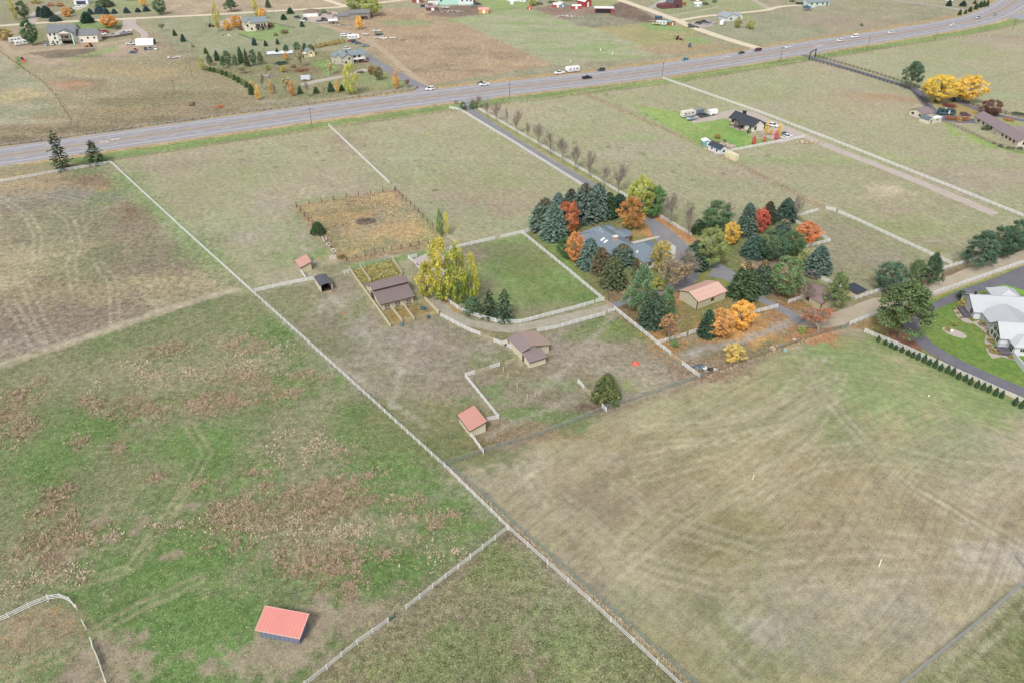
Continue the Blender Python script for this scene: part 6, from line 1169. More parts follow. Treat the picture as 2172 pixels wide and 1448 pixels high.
def tree(kind, u, vb, vt, w, a=None, b=None, label='', group=None, lean=0.0, name=None, var=None):
    skirt = kind in ('spruce', 'bush', 'cone', 'juniper', 'weeping')
    v0 = vb-(.30*w if skirt else .03*w); x, y = P(u, v0); h = hgt(v0, vt); W = w/ppm(v0)*(1.0 if w < 24 else 1.12 if w < 34 else 1.0)*({}.get(kind, 1.08) if w < 34 and kind != 'bare' else {'spruce': 1.13, 'weeping': 1.2, 'pine': 1.24, 'maple': 1.24, 'willow': 1.2, 'bare': 1.35, 'sparse': 1.3, 'juniper': 1.12, 'scraggly': 1.15}.get(kind, 1.1))
    h = max(h-((.08 if w > 24 else 0)*W if kind in ('maple', 'willow', 'bush') else (.05 if w > 24 else 0)*W), .6); ntree[0] += 1
    t = thing(name or NAMES[kind], label, 'shrub' if kind in ('bush', 'cone') else 'tree', (x, y, 0), (ntree[0]*2.399) % 6.283, group)
    L_ = lib(kind); tr, cr = L_[(ntree[0]*3+1) % len(L_) if var is None else var % len(L_)]; s = (W, W, h)
    if kind == 'bare': s = (W*.92, W*.92, h*1.12)
    if lean: t.rotation_euler = (0, lean, 0)
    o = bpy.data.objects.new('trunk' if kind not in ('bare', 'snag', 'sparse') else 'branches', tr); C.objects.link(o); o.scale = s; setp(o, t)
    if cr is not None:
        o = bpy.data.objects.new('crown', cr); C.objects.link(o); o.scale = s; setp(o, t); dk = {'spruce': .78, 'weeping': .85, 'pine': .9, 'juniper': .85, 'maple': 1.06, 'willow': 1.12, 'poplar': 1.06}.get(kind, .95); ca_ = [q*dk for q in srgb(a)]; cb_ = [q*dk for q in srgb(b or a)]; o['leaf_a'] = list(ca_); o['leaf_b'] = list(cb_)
    return t
BLUE, BLUEB = '#607a68', '#8a7a5c'; BLU2 = '#688472'; DKG, DKGB = '#3f5a3c', '#5b6a3e'; OLV = '#6a6b48'; PIN, PINB = '#5b7651', '#7b8a58'; PN2 = '#4f6b55'
# --- round the blue-roofed house
T = tree
T('spruce', 1156, 505, 417, 66, BLUE, '#7d6a50', 'tall blue-green spruce, left edge of the house grove, half behind another')
T('spruce', 1175, 522, 430, 56, BLU2, BLUE, 'broad blue spruce at the corner of the green paddock')
T('spruce', 1184, 452, 407, 34, '#6f8886', BLU2, 'small pale blue spruce behind the tall red maple')
T('maple', 1204, 499, 424, 46, '#b97534', '#b05644', 'tall oval maple, orange below and red on top, between blue spruces', var=0)
T('spruce', 1210, 470, 398, 42, '#4f6358', '#6d5a48', 'dark spruce with brown tip behind the tall red maple')
T('spruce', 1239, 486, 385, 62, '#5f7769', '#77664e', 'tallest spruce of the grove, just behind the blue roof')
T('spruce', 1266, 478, 386, 56, '#667e74', '#637a70', 'slate-blue spruce right of the tallest one')
T('spruce', 1290, 472, 406, 40, '#3d5a3c', '#4a5f3e', 'dark green spruce between the slate-blue spruce and the driveway')
T('spruce', 1312, 464, 409, 44, '#3f5848', '#4d6150', 'dark spruce beside the driveway, last of the grove')
T('maple', 1358, 462, 372, 60, '#7f9434', '#b3ad3c', 'large yellow-green tree by the driveway behind the orange-yellow maple', var=1)
T('maple', 1386, 463, 392, 44, '#4e7a40', '#5d8246', 'bright green tree leaning over the driveway', var=2)
T('maple', 1338, 489, 415, 48, '#a0803a', '#c27a3c', 'orange and olive maple on the lawn between house and driveway', var=3)
T('maple', 1220, 558, 490, 38, '#c2823e', '#d08a48', 'orange maple with pale top left of the blue roof', var=2)
T('bush', 1196, 556, 500, 34, '#3f6238', '#4c6e3e', 'dark green bush tucked left of the orange maple')
T('spruce', 1250, 581, 503, 50, '#627c6e', '#5a7778', 'round blue spruce in front of the skylights')
T('spruce', 1274, 590, 523, 44, '#6b6549', '#82684a', 'brownish spruce with rusty tip below the blue roof')
T('spruce', 1320, 574, 515, 56, '#5c7668', '#8b704e', 'blue spruce with orange cones in front of the garage wing')
T('spruce', 1300, 622, 541, 54, '#5d6a44', '#6e7549', 'olive spruce in the front row by the white fence')
T('spruce', 1349, 590, 548, 20, '#6b6648', '#7d6f4c', 'slim brownish spruce at the garage wing corner')
T('pine', 1355, 668, 556, 64, '#5f8058', '#718c5c', 'tall soft green pine by the tan lane gate')
T('bush', 1394, 625, 588, 34, '#93963a', '#a39a40', 'yellow-green bush between the pine and the workshop')
T('spruce', 1382, 705, 617, 56, '#46604a', '#5b6248', 'dark blue-green pine-like tree nearest the slanting white fence')
T('pine', 1410, 684, 604, 44, '#55784f', '#63864f', 'dense green pine left of the half-bare orange tree', var=1)
T('sparse', 1418, 729, 662, 52, '#b8893c', '#b5743e', 'half-bare orange tree at the white fence corner', var=0)
T('maple', 1400, 578, 508, 42, '#9a9646', '#b59a46', 'yellow-olive tree beside the concrete pad', var=1)
T('bare', 1412, 606, 548, 44, label='pale bare tree between the yellow-olive tree and the workshop')
T('sparse', 1427, 620, 545, 62, '#a08c58', '#a89060', 'brown nearly bare tree between pine and workshop', var=1)
T('bare', 1452, 600, 528, 60, label='grey bare tree in front of the dark drooping spruce')
T('weeping', 1473, 583, 508, 52, '#3f5a46', '#4a644c', 'dark drooping spruce by the concrete pad')
T('bush', 1435, 590, 560, 14, '#6f7848', '#8a8a4c', 'low olive bush behind the grey bare tree')
T('pine', 1516, 492, 424, 62, '#50704a', '#5f7f50', 'round-topped green pine rising above the yard', var=0)
T('juniper', 1481, 506, 464, 34, '#35502f', '#46623a', 'dark green juniper below the round-topped pine')
T('maple', 1503, 568, 478, 60, '#6f8446', '#8f9150', 'olive-green broad tree at the fork of the drive', var=0)
T('maple', 1548, 521, 470, 34, '#cfa82c', '#d8b236', 'clear yellow tree in the middle of the yard', var=2)
T('spruce', 1581, 511, 428, 44, '#5a7062', '#5f766c', 'tall grey-blue spruce left of the scarlet maple')
T('maple', 1610, 497, 440, 34, '#b9513f', '#c8604c', 'scarlet maple between dark spruces', var=1)
T('spruce', 1627, 482, 425, 32, '#47543f', '#6a5644', 'thin dark spruce with brown tip behind the scarlet maple')
T('spruce', 1665, 480, 418, 44, '#4b6355', '#54705c', 'upright dark spruce at the corner of the bare paddock')
T('spruce', 1661, 500, 463, 30, '#5b6f62', '#a08a62', 'small spruce with tan cones below the upright dark spruce')
T('spruce', 1599, 558, 497, 54, '#4d6a5a', '#547060', 'left of the three wide blue-green pines in mid yard')
T('pine', 1636, 556, 484, 58, '#47644a', '#527050', 'middle of the three wide pines in mid yard, darkest', var=2)
T('pine', 1678, 542, 488, 48, '#4f7048', '#5c7a4c', 'right one of the three wide pines, next to the orange maple', var=0)
T('maple', 1710, 520, 468, 46, '#c8753e', '#cc7c46', 'bright orange maple inside the V-shaped white fence', var=3, lean=-.08)
T('spruce', 1576, 646, 553, 60, '#42603f', '#a8895a', 'big dark spruce with tan tip right of the workshop')
T('spruce', 1612, 631, 549, 44, '#4b6650', '#a58a62', 'spruce with tan tip beside the big dark one')
T('pine', 1661, 632, 541, 72, '#607c4c', '#6f8a54', 'big loose green tree in the gravel area left of the pump house', var=2)
T('spruce', 1733, 592, 519, 54, '#5d7668', '#56706c', 'blue spruce at the lower corner of the bare paddock')
T('bush', 1721, 595, 572, 30, '#6f6a66', '#807870', 'grey twiggy bush at the foot of the paddock blue spruce')
T('poplar', 1706, 565, 528, 34, '#7c8c4a', '#8f9a52', 'pale green tree behind the big loose green tree', var=0)
T('pine', 1766, 663, 575, 52, '#667a45', '#7b8650', 'olive pine touching the right wall of the pump house', var=3)
T('bare', 1706, 645, 596, 48, label='dark bare tree in front of the pump house')
T('sparse', 1734, 707, 655, 74, '#b5653c', '#c27a48', 'wide bare tree with rust leaves at the drive fork', var=1)
T('bush', 1699, 712, 691, 15, '#85a03a', '#92aa42', 'lime green bush left of the rust-leaved bare tree')
T('bush', 1714, 652, 643, 8, '#7f9a36', '#8aa33c', 'tiny lime bush at the pump house wall')
T('maple', 1527, 716, 653, 54, '#c48b42', '#cb974c', 'pale orange tree left of the bright yellow one', var=1)
T('maple', 1569, 700, 636, 52, '#e0a42c', '#e5ac38', 'bright golden yellow tree on its own carpet of leaves', var=0)
T('spruce', 1498, 724, 655, 38, '#3f5a42', '#4b6446', 'slender dark spruce left of the pale orange tree')
T('maple', 1554, 768, 728, 40, '#c6ab4c', '#cfb656', 'round yellow bush-like tree by the wooden rail fence', var=2)
T('bush', 1430, 740, 722, 17, '#5f8a3c', '#6f9448', 'small green juniper below the half-bare orange tree')
T('juniper', 1285, 867, 792, 66, '#4d5f34', '#8a8f4c', 'large round dark conifer against the pipe fence')
# --- lane pines and the right side
T('pine', 1882, 623, 552, 62, PN2, '#5c7a58', 'dark pine between the big pine and the pump house paddock', var=0)
T('pine', 1936, 604, 549, 44, '#5c7348', '#6d8050', 'olive pine, middle of the three at the lane', var=3)
T('pine', 1968, 606, 534, 42, '#3f5a40', '#4d6a46', 'tight dark pine at the end of the slanting paddock fence', var=1)
T('pine', 1905, 722, 592, 122, '#52693c', '#6d7d4a', 'biggest pine, standing in the bark bed beside the dark drive', var=3)
T('pine', 2072, 566, 486, 74, PN2, '#587454', 'leftmost pine of the dark clump on the right, widest', var=1)
T('pine', 2120, 548, 475, 58, '#46634a', '#557250', 'second pine of the dark clump on the right', var=0)
T('pine', 2148, 536, 463, 50, '#48644c', '#5a7656', 'tallest pine of the dark clump on the right', var=2)
T('pine', 2174, 530, 474, 46, '#5a7658', '#688460', 'last pine of the dark clump, cut by the right edge', var=1)
T('bush', 2037, 640, 617, 22, '#3b5638', '#45603e', 'dark bush at the corner of the white house')
T('bush', 2042, 658, 632, 23, '#b8973c', '#a8a048', 'yellow shrub at the corner of the white house')
for (u,v,w,c,lb) in [(2012,706,16,'#9a8f40','left golden mound in the oval bed'),(2024,694,14,'#8f9444','right golden mound in the oval bed'),(2060,681,11,'#8b7d3e','olive mound below the first deck'),(2082,694,16,'#8c8340','olive shrub under the white house eave'),(2096,769-60,8,'#a8324a','crimson shrub by the glass gable'),(2098,714,12,'#8a7a3a','brown-green mound beside the glass gable'),
    (2100,729,16,'#9a8a3c','golden mound nearest the glass gable'),(2096,741,15,'#97883a','golden mound by the lower deck'),(2106,751,17,'#948638','large golden mound at the lower deck corner'),(2118,754,10,'#567a46','green shrub at the lower deck rail'),(2025,659,9,'#8a6a34','brown mound in the upper bed'),(2031,668,9,'#84843c','olive mound in the upper bed'),(2038,678,9,'#a3843a','tan mound in the upper bed'),(2144,762,12,'#a5864a','tan shrub by the white garden wall')]:
    T('bush', u, v, v-w*.75, w, c, '#a39648' if c != '#a8324a' else '#b84a5c', lb)
def ordn(n): return ['first','second','third','fourth','fifth','sixth','seventh','eighth','ninth','tenth','eleventh','twelfth','thirteenth','fourteenth','fifteenth','sixteenth','seventeenth','eighteenth','nineteenth','twentieth','twenty-first','twenty-second','twenty-third','twenty-fourth'][n]
AV = [(42,127,112),(57,134,120),(69,139,125),(79,144,131),(92,149,134),(105,155,141),(115,160,145),(126,165,147),(139,171,150),(150,176,160),(162,182,160),(174,188,170),(188,193,173),(200,198,178),(212,206,188),(226,210,193),(237,218,199),(251,224,205),(264,229,210),(276,234,215),(290,241,221),(303,246,227),(331,262,241),(345,268,246)]
for i, (a, b_, c_) in enumerate(AV):
    T('cone', 1820+a, 600+b_, 600+c_, 8.2+.10*i*.3, '#38553a', '#44613f', ordn(i)+' arborvitae from the big pine in the row under the white fence', 'arborvitae row under the white fence')
T('pine', 1928, 190, 127, 46, '#4f6a50', '#66805e', 'lone green pine beside the ranch drive', var=3, lean=.06)
T('willow', 1988, 220, 153, 70, '#c8aa1c', '#d2b222', 'broad yellow tree at the bend of the ranch drive', var=0)
T('willow', 2049, 220, 157, 64, '#cda424', '#d4ae2a', 'orange-yellow tree right of the broad yellow one', var=1)
T('maple', 2100, 246, 209, 42, '#6f4a42', '#7d584c', 'maroon round tree behind the ranch house roof', var=2)
T('bush', 2014, 233, 219, 27, '#7a4040', '#8a4a48', 'low maroon dome tree on the orange leaf lawn')
T('cone', 1984, 219, 208, 7, '#34502f', '#3f5c36', 'left clipped dark cone under the yellow tree'); T('cone', 2023, 219, 206, 8, '#34502f', '#3f5c36', 'right clipped dark cone under the orange-yellow tree')
for i, u in enumerate((1930+80,2020,2030,2040,2050)): T('bush', u, 258-i*0+i*.5, 246+i*.6, 13, '#b06a38', '#a87a3c', ordn(i)+' bush from the left in the rust hedge of the ranch house', 'rust hedge of the ranch house')
T('bush', 2034, 261, 250, 11, '#c09a3e', '#c8a648', 'yellow shrub in front of the rust hedge')
T('bush', 2090, 282, 266, 20, '#4a6340', '#54704a', 'dark green bush at the ranch house corner')
for i, (u, v, w) in enumerate([(2108,308,9),(2122,315,11),(2139,319,11),(2149,319,9),(2163,321,12)]): T('bush', u, v, v-w*.8, w, '#4a5a58', '#566863', ordn(i)+' clipped ball shrub along the ranch lawn edge', 'clipped ball shrubs by the ranch lawn')
for (u, v, w, lb) in [(2131,297,9,'dark shrub against the ranch house wall'),(2150,307,9,'round dark shrub near the ranch house end wall')]: T('bush', u, v, v-w*.8, w, '#4a3f42', '#5a4c48', lb)
T('bush', 2160, 250, 242, 26, '#4f5f40', '#5c6a48', 'dark hedge bush at the right edge beyond the ranch house')
T('bush', 2140, 262, 253, 22, '#b8713a', '#b07c40', 'orange bush behind the ranch house cross roof')
T('poplar', 1624, 288, 256, 11, '#c3ab38', '#cdb440', 'narrow yellow tree at the farmhouse end wall', var=0)
T('poplar', 1650, 296, 262, 14, '#c9a834', '#d0b23c', 'tall narrow yellow tree behind the red ones')
T('poplar', 1645, 299, 276, 13, '#c2505a', '#cc6068', 'tallest red tree by the farmhouse parking'); T('poplar', 1598, 308, 289, 12, '#b8434c', '#c45058', 'left red tree on the farmhouse lawn'); T('poplar', 1621, 303, 290, 9, '#c04a50', '#ca5a60', 'middle small red tree on the farmhouse lawn'); T('maple', 1634, 287, 276, 9, '#d8a03c', '#e0aa44', 'small orange tree in the farmhouse courtyard')
for (u, v, w, h_, c, lb) in [(1588,286,10,14,'#4a6040','dark shrub at the farmhouse front corner'),(1502,303,8,10,'#4f7062','blue-green shrub in the rock garden'),(1521,298,14,14,'#a08044','tan shrub in the rock garden'),(1524,306,10,6,'#a09a4c','low olive shrub in the rock garden'),(1537,303,8,7,'#5a7060','grey-green shrub at the rock garden rim'),(1514,307,8,6,'#b08a52','tan grass clump in the rock garden')]:
    T('bush', u, v, v-h_, w, c, c, lb)
# --- arena, paddock and field trees
T('poplar', 934, 501, 441, 17, '#5f7f3c', '#6d8a40', 'dark green stem of the two-toned poplar above the cottonwood', var=0); T('poplar', 947, 499, 448, 15, '#b8b036', '#c2b83c', 'yellow stem of the two-toned poplar', var=1)
T('snag', 940, 500, 414, 22, label='bare twiggy poplar top between the green and yellow poplars')
T('snag', 722, 545, 470, 30, label='bare white-stemmed poplar at the arena corner')
T('bush', 723, 554, 540, 20, '#5f8040', '#b07a3c', 'green and orange bush at the foot of the bare poplar')
T('juniper', 675, 505, 470, 32, '#3f5a36', '#4d683e', 'round dark conifer at the left side of the arena')
T('poplar', 934, 641, 499, 74, '#6a8422', '#ccb21a', 'tall yellow-green cottonwood covering the pink-roofed pavilion', var=1)
T('poplar', 906, 634, 552, 50, '#848c24', '#c4aa1c', 'low left cottonwood next to the barn', var=0)
T('poplar', 972, 648, 512, 56, '#5f7e26', '#a8a022', 'middle cottonwood stem with green crown', var=0)
T('poplar', 1000, 642, 534, 38, '#7c9424', '#c4b01c', 'right cottonwood stem reaching over the green paddock', var=1)
T('pine', 1003, 666, 627, 44, '#54704e', '#627c54', 'low green pine right of the cottonwood, inside the fence curve', var=1)
T('scraggly', 1038, 674, 612, 46, '#47593e', '#5d6a44', 'ragged dark conifer in the middle of the fence curve')
T('scraggly', 1070, 683, 611, 42, '#466246', '#5a7050', 'right ragged conifer in the fence curve'); 
T('bush', 1020, 672, 662, 12, '#a87444', '#b07e4c', 'rusty bush below the low green pine')
T('scraggly', 135, 362, 275, 38, '#4a5a40', '#4f6044', 'tall scraggly conifer between highway and white fence, left')
T('scraggly', 205, 349, 295, 44, '#4f6444', '#5b6c48', 'shorter scraggly conifer right of the tall one')
BT = [(490,300,505,150),(577,350,590,180),(668,400,678,225),(762,465,775,250),(863,525,870,340),(963,590,985,370),(1073,655,1100,430),(1185,725,1205,495),(1305,800,1335,540),(1430,870,1470,630),(1563,950,1570,760),(1700,1005,1740,740)]
for i, (a, b_, c_, d_) in enumerate(BT):
    w = [17,20,9,22,14,24,26,26,26,28,24,40][i]; T('bare', 920+a/4.344, 180+b_/4.344, 180+d_/4.344, w, label=ordn(i)+' bare tree from the highway in the row along the driveway', group='bare trees along the driveway')
for (u,v,vt,w,lb) in [(1392,455,395,34,'bare tree behind the bright green driveway tree'),(1419,484,412,42,'bare tree on the orange leaf strip, nearer the house grove'),(1458,508,433,34,'bare tree on the orange leaf strip, last before the juniper'),(1543,470,430,26,'bare tree rising behind the round-topped pine'),(1600,478,436,28,'bare tree showing behind the scarlet maple'),(1686,470,420,30,'bare tree behind the upright dark spruce'),
    (966,222,214,16,'low bare tree at the drive entrance, left'),(1012,232,204,26,'bushy bare tree at the drive entrance, right')]: T('bare', u, v, vt, w, label=lb)
T('bush', 982, 240, 217, 18, '#4a6844', '#557450', 'left dark green gate shrub at the drive entrance'); T('bush', 1004, 236, 213, 19, '#4f6c48', '#5a7852', 'right dark green gate shrub at the drive entrance')
# --- beyond the highway, left part
FAR = [('poplar',33,44,-2,15,'#8c9440','#c0b044','tall yellow-green poplar at the top left corner'),('pine',53,41,0,26,'#4d6e48','#5a7a50','green pine right of the yellow-green poplar'),('spruce',87,41,14,19,'#4a655f','#56706a','left of the three dark spruces behind the tall cream house'),('spruce',101,44,12,24,'#46625a','#506c62','middle of the three dark spruces behind the tall cream house'),
 ('spruce',118,52,32,24,'#566c66','#7a6f5c','nearest of the three dark spruces behind the tall cream house'),('maple',143,37,15,21,'#d0902e','#dba034','round orange tree above the gravel road'),('bush',152,34,17,16,'#5a7048','#66784e','green tree hidden behind the round orange one'),('bush',108,18,6,16,'#b06a58','#b8745c','pinkish bush above the gravel road'),('bush',127,19,6,17,'#b8743e','#bf8048','orange bush right of the pinkish one'),
 ('pine',70,98,39,33,'#3f6a40','#4c764a','big dark green pine left of the tall cream house'),('bush',13,94,58,34,'#a3823e','#a8903f','tawny orange bush at the left edge'),('spruce',186,56,23,25,'#3f6048','#4a6b50','dark spruce above the low wing of the cream house'),('maple',233,60,29,33,'#d09434','#d88f3c','big round orange tree beside the house drive'),('bush',249,67,55,17,'#6f675c','#7c7264','grey-brown bush below the big orange tree'),
 ('spruce',192,35,18,14,'#57747c','#5f7c84','first small blue spruce of the roadside row'),('spruce',212,35,12,22,'#5a7880','#628088','second blue spruce of the roadside row, tallest'),('spruce',226,34,17,14,'#506e74','#5a787e','third blue spruce of the roadside row'),('spruce',243,33,19,13,'#4d6b70','#577579','fourth blue spruce of the roadside row'),('spruce',269,32,16,14,'#52706f','#5b7a78','fifth blue spruce of the roadside row'),('spruce',293,30,17,13,'#4b6968','#547270','sixth blue spruce of the roadside row'),('spruce',311,29,13,15,'#4f6d6e','#587677','last blue spruce of the roadside row'),
 ('pine',342,32,-4,29,'#4f6a4c','#5e7856','dark pine right of the blue spruce row'),('pine',222,16,-6,44,'#4f6644','#5c7350','wide dark tree at the top edge above the blue spruces'),('maple',305,14,-3,16,'#d8ac4c','#e0b654','yellow tree at the top edge above the blue spruces'),('bush',283,8,-2,28,'#75705a','#827a62','grey-green bushes at the top edge'),('bush',78,14,0,22,'#9c9440','#a89c48','yellow-olive bush at the top edge left'),
 ('sparse',344,67,50,15,'#6f7850','#7c8458','small sparse tree in the pasture right of the house drive'),('spruce',371,79,63,9,'#4f6c44','#5b764c','small green spruce, left one in the pasture'),('spruce',389,92,72,11,'#4c6c5c','#587666','small blue-green spruce, right one in the pasture'),('bush',409,103,94,8,'#948a5c','#a09464','tan little bush in the pasture'),('spruce',437,117,101,9,'#5f7848','#6b8250','lone small green spruce above the pine belt'),
 ('poplar',464,67,3,17,'#a39c3a','#b3a83e','tall yellow poplar left of the cream house'),('maple',483,66,43,18,'#d8a42c','#dfae36','bright yellow round tree under the tall poplar'),('maple',503,60,31,27,'#cc9430','#d49c38','orange-yellow tree against the cream house'),('poplar',543,38,-4,16,'#a8a43c','#b5b040','tall yellow poplar behind the cream house'),('maple',557,41,18,18,'#dca430','#e2ae3a','yellow tree right of the poplar behind the cream house'),
 ('pine',491,26,-4,32,'#54704c','#62805a','green pine across the road from the cream house'),('spruce',569,20,-2,12,'#6a805c','#768c66','thin pale conifer at the top edge'),('spruce',616,34,16,15,'#4e6c4a','#5a7854','dark conifer left of the white garage'),('spruce',602,46,30,13,'#4c6a44','#58744e','small dark conifer in the field right of the cream house'),('spruce',641,60,45,10,'#52705c','#5e7a66','small conifer below the white garage'),('bush',669,38,21,14,'#5a7848','#668252','green bush at the white garage corner'),
 ('bush',686,33,20,17,'#5f7850','#6c8458','green bushes behind the driveway of the long house'),('bush',699,34,25,10,'#a08050','#a88a58','tan bush left of the long house'),('willow',754,24,-10,38,'#7f9440','#95a048','left big willow at the top edge'),('willow',789,36,-8,42,'#8a9a44','#9aa44c','right big willow over the long house'),('maple',763,63,34,18,'#e0b034','#e6ba40','bright yellow tree in front of the long house'),
 ('bush',512,68,60,16,'#8f4050','#9a4a58','crimson shrub at the left corner of the cream house'),('bush',573,63,49,19,'#8c4450','#96505a','crimson shrub at the right corner of the cream house'),('bush',604,76,63,17,'#84604c','#8e6a54','brown dome shrub on the lawn edge, larger'),('bush',585,80,70,11,'#8a5a4e','#946456','brown dome shrub on the lawn edge, smaller'),('spruce',540,100,80,11,'#4e6e66','#5a7a70','blue spruce below the lawn, left'),('spruce',564,101,86,9,'#4c6a54','#587660','blue spruce below the lawn, middle'),('spruce',589,97,82,8,'#4f6e56','#5b7a62','blue spruce below the lawn, right'),
 ('pine',446,140,114,16,'#54704c','#607c56','leftmost pine of the belt'),('spruce',461,133,107,12,'#4c6c4c','#587858','second pine of the belt, pointed'),('pine',475,147,119,15,'#4b6b48','#577754','third pine of the belt'),('pine',484,140,107,20,'#52724e','#5e7e5a','fourth and widest pine of the belt'),('pine',500,140,116,14,'#5a7850','#66845c','fifth pine of the belt'),('spruce',512,138,99,13,'#57764e','#63825a','sixth pine of the belt, tallest'),('spruce',525,146,104,12,'#5a6c4c','#667858','seventh, thin pine of the belt'),('pine',539,140,105,18,'#527250','#5e7e5c','eighth pine of the belt'),('pine',554,138,109,15,'#5a7a4e','#66865a','last pine of the belt'),
 ('spruce',589,121,102,9,'#54704c','#607c58','thin pine behind the long low shed'),('pine',608,117,95,18,'#4e7050','#5a7c5c','green pine left of the gambrel shed, first'),('pine',631,112,89,17,'#4c6e4e','#587a5a','green pine left of the gambrel shed, second'),('pine',647,110,91,14,'#4a5e48','#566a54','dark pine behind the gambrel shed'),('pine',661,116,94,16,'#45603e','#526c4a','dark pine right of the gambrel shed'),
 ('maple',608,129,112,12,'#d09a34','#d8a43e','orange tree left of the gambrel shed'),('bush',597,144,128,28,'#46604c','#526c58','large dark rounded bush in the garden'),('sparse',640,142,106,24,'#b8b478','#c4c084','pale feathery tree in front of the lean-to'),('sparse',701,160,130,24,'#c0b67c','#ccc288','pale cream-leaved tree below the split house'),('poplar',747,202,131,36,'#98a038','#b8b03c','tall yellow-green tree closest to the highway'),('maple',789,159,140,20,'#8f6f48','#9c7a50','brown apple tree right of the gravel drive'),('maple',804,171,142,22,'#6a7448','#847c50','green-brown apple tree beside it'),
 ('poplar',841,190,147,17,'#c08c3c','#c8964a','slim orange poplar by the paved drive'),('sparse',862,187,168,16,'#8f6a58','#9a7462','bare reddish bush by the guardrail end'),('bush',765,160,151,17,'#686a4c','#747658','dark low bush at the gravel drive end'),
 ('spruce',534,205,178,14,'#4c6c48','#587854','green spruce in the front row of the garden'),('poplar',548,213,180,14,'#c8a038','#d0aa42','yellow sapling in the front row'),('poplar',535,185,172,11,'#cc9c3a','#d4a644','small yellow-orange sapling behind it'),('bare',558,192,160,18,None,None,'pale bare tree in the front garden'),('poplar',577,200,170,12,'#b88a44','#c4964e','rust-leaved sapling in the front garden'),('bare',585,212,180,10,None,None,'bare sapling near the highway'),('sparse',603,198,164,30,'#c0b470','#ccc07c','wide pale yellow tree in the front garden'),
 ('poplar',620,205,172,18,'#b88446','#c08e50','orange-brown sapling right of the wide pale tree'),('spruce',637,203,182,11,'#5a744c','#667f58','small green spruce, front garden'),('bare',653,207,176,12,None,None,'second bare sapling near the highway'),('spruce',671,202,184,13,'#587248','#647e54','dumpy spruce, front garden'),('sparse',687,204,176,12,'#b8b070','#c4bc7c','thin cream sapling, front garden'),('spruce',702,199,174,14,'#4d6e46','#597a52','green spruce left of the orange-tipped pair'),('poplar',717,198,170,12,'#c29c3c','#cca648','golden sapling, front garden'),('spruce',725,196,180,12,'#56724a','#627e56','short spruce next to the golden sapling'),
 ('poplar',430,150,121,13,'#93963c','#a6a244','yellow-green poplar at the left end of the belt'),('maple',567,150,138,12,'#8c9c40','#98a64a','lime small tree in the garden middle'),('maple',601,154,140,14,'#a89c3c','#b4a648','yellow bush-tree in the garden middle'),('bush',640,158,143,26,'#94684e','#9c7458','russet shrub mass below the lean-to'),('bush',622,148,136,14,'#98704e','#a27c58','russet shrub left of the mass'),('sparse',518,158,140,26,'#98a05c','#a4aa66','wispy green-yellow tree behind the front shrubs'),
 ('bush',466,233,223,16,'#d07c2c','#d88836','bright orange bush by the guardrail'),('bush',407,229,217,13,'#85685c','#8e7268','reddish bare bush on the highway bank'),('sparse',414,231,214,10,'#8f7460','#98806c','thin reddish sapling on the highway bank'),
 ('spruce',2012,17,0,12,'#46604c','#506c56','dark conifer at the top edge near the highway bend'),('spruce',2042,18,2,15,'#4a6450','#54705a','wider conifer right of it'),('spruce',2035,35,20,8,'#506c4c','#5c7858','small conifer by the far lane, left'),('spruce',2047,32,20,7,'#54704c','#607c58','small conifer by the far lane, middle'),('spruce',2057,28,14,9,'#4c6848','#587454','small conifer by the far lane, right'),('spruce',2069,23,7,9,'#4f6b4b','#5b7757','conifer on the bank, first'),('spruce',2078,19,3,9,'#4b6747','#577353','conifer on the bank, second'),('spruce',2085,18,1,9,'#506c4c','#5c7858','conifer on the bank, third'),('spruce',2093,16,0,8,'#54704e','#607c5a','conifer on the bank, fourth'),('spruce',2067,11,1,7,'#5a7452','#66805e','small conifer at the top edge on the bank'),
 ('bush',1827,58,50,9,'#5f6f48','#6c7a52','lone green bush in the brown patch by the highway'),('bush',953,13,3,15,'#4a6848','#567454','dark bush in front of the turquoise house'),('maple',1129,14,-4,20,'#93a03c','#a3a848','yellow-green tree at the top edge above the green field'),('bush',1143,15,4,18,'#56703f','#627c4c','green bush beside it'),('bush',1170,12,2,20,'#6a7a48','#768452','olive bush behind the low red shed'),('bush',1205,9,0,26,'#6f7c4c','#7b8856','olive thicket behind the teal shed'),('bush',1228,10,0,20,'#7a7c4c','#868856','tan-green thicket left of the tall red barn shed'),
 ('maple',1542,32,21,14,'#c09838','#c8a244','yellow tree behind the blue-grey-roofed house'),('maple',1564,60,38,18,'#8a8c48','#a09a50','olive tree at the wall of the blue-grey-roofed house'),('maple',1592,63,44,17,'#9a9a48','#a8a652','yellow-olive tree right of it'),('bush',1584,61,54,8,'#909444','#9c9e50','little olive bush between the two'),('bush',1495,15,5,16,'#45603c','#516c48','dark bush right of the small white-roofed hut'),('bush',1516,9,0,12,'#54703e','#607c4c','green bush at the top edge near the gravel loop'),('bush',1680,8,0,14,'#54683c','#60744a','green bush left of the pale mint house'),('maple',1452,12,4,8,'#c06a3c','#c87648','small orange tree by the maroon low building')]
for r_ in FAR: T(r_[0], r_[1], r_[2], r_[3], r_[4], r_[5], r_[6], r_[7])
for i in range(7): T('bush', 671+9.5*i, 106-1.9*i, 93-1.9*i, 11, '#b08a38' if i < 3 else '#c09c38', '#a8963c', ordn(i)+' orange-yellow bush from the left in the hedge above the split house', 'orange-yellow hedge above the split house')
for i in range(12): u = 438+8.6*i; T('spruce' if i % 3 else 'bush', u, 150+i*i*.22+i*1.4+3, 150+i*i*.22+i*1.4-10-i*.4, 11, '#5a7844', '#7c8a4c', ordn(i)+' shrub from the left in the curved row beside the garden slope', 'curved row of garden shrubs')
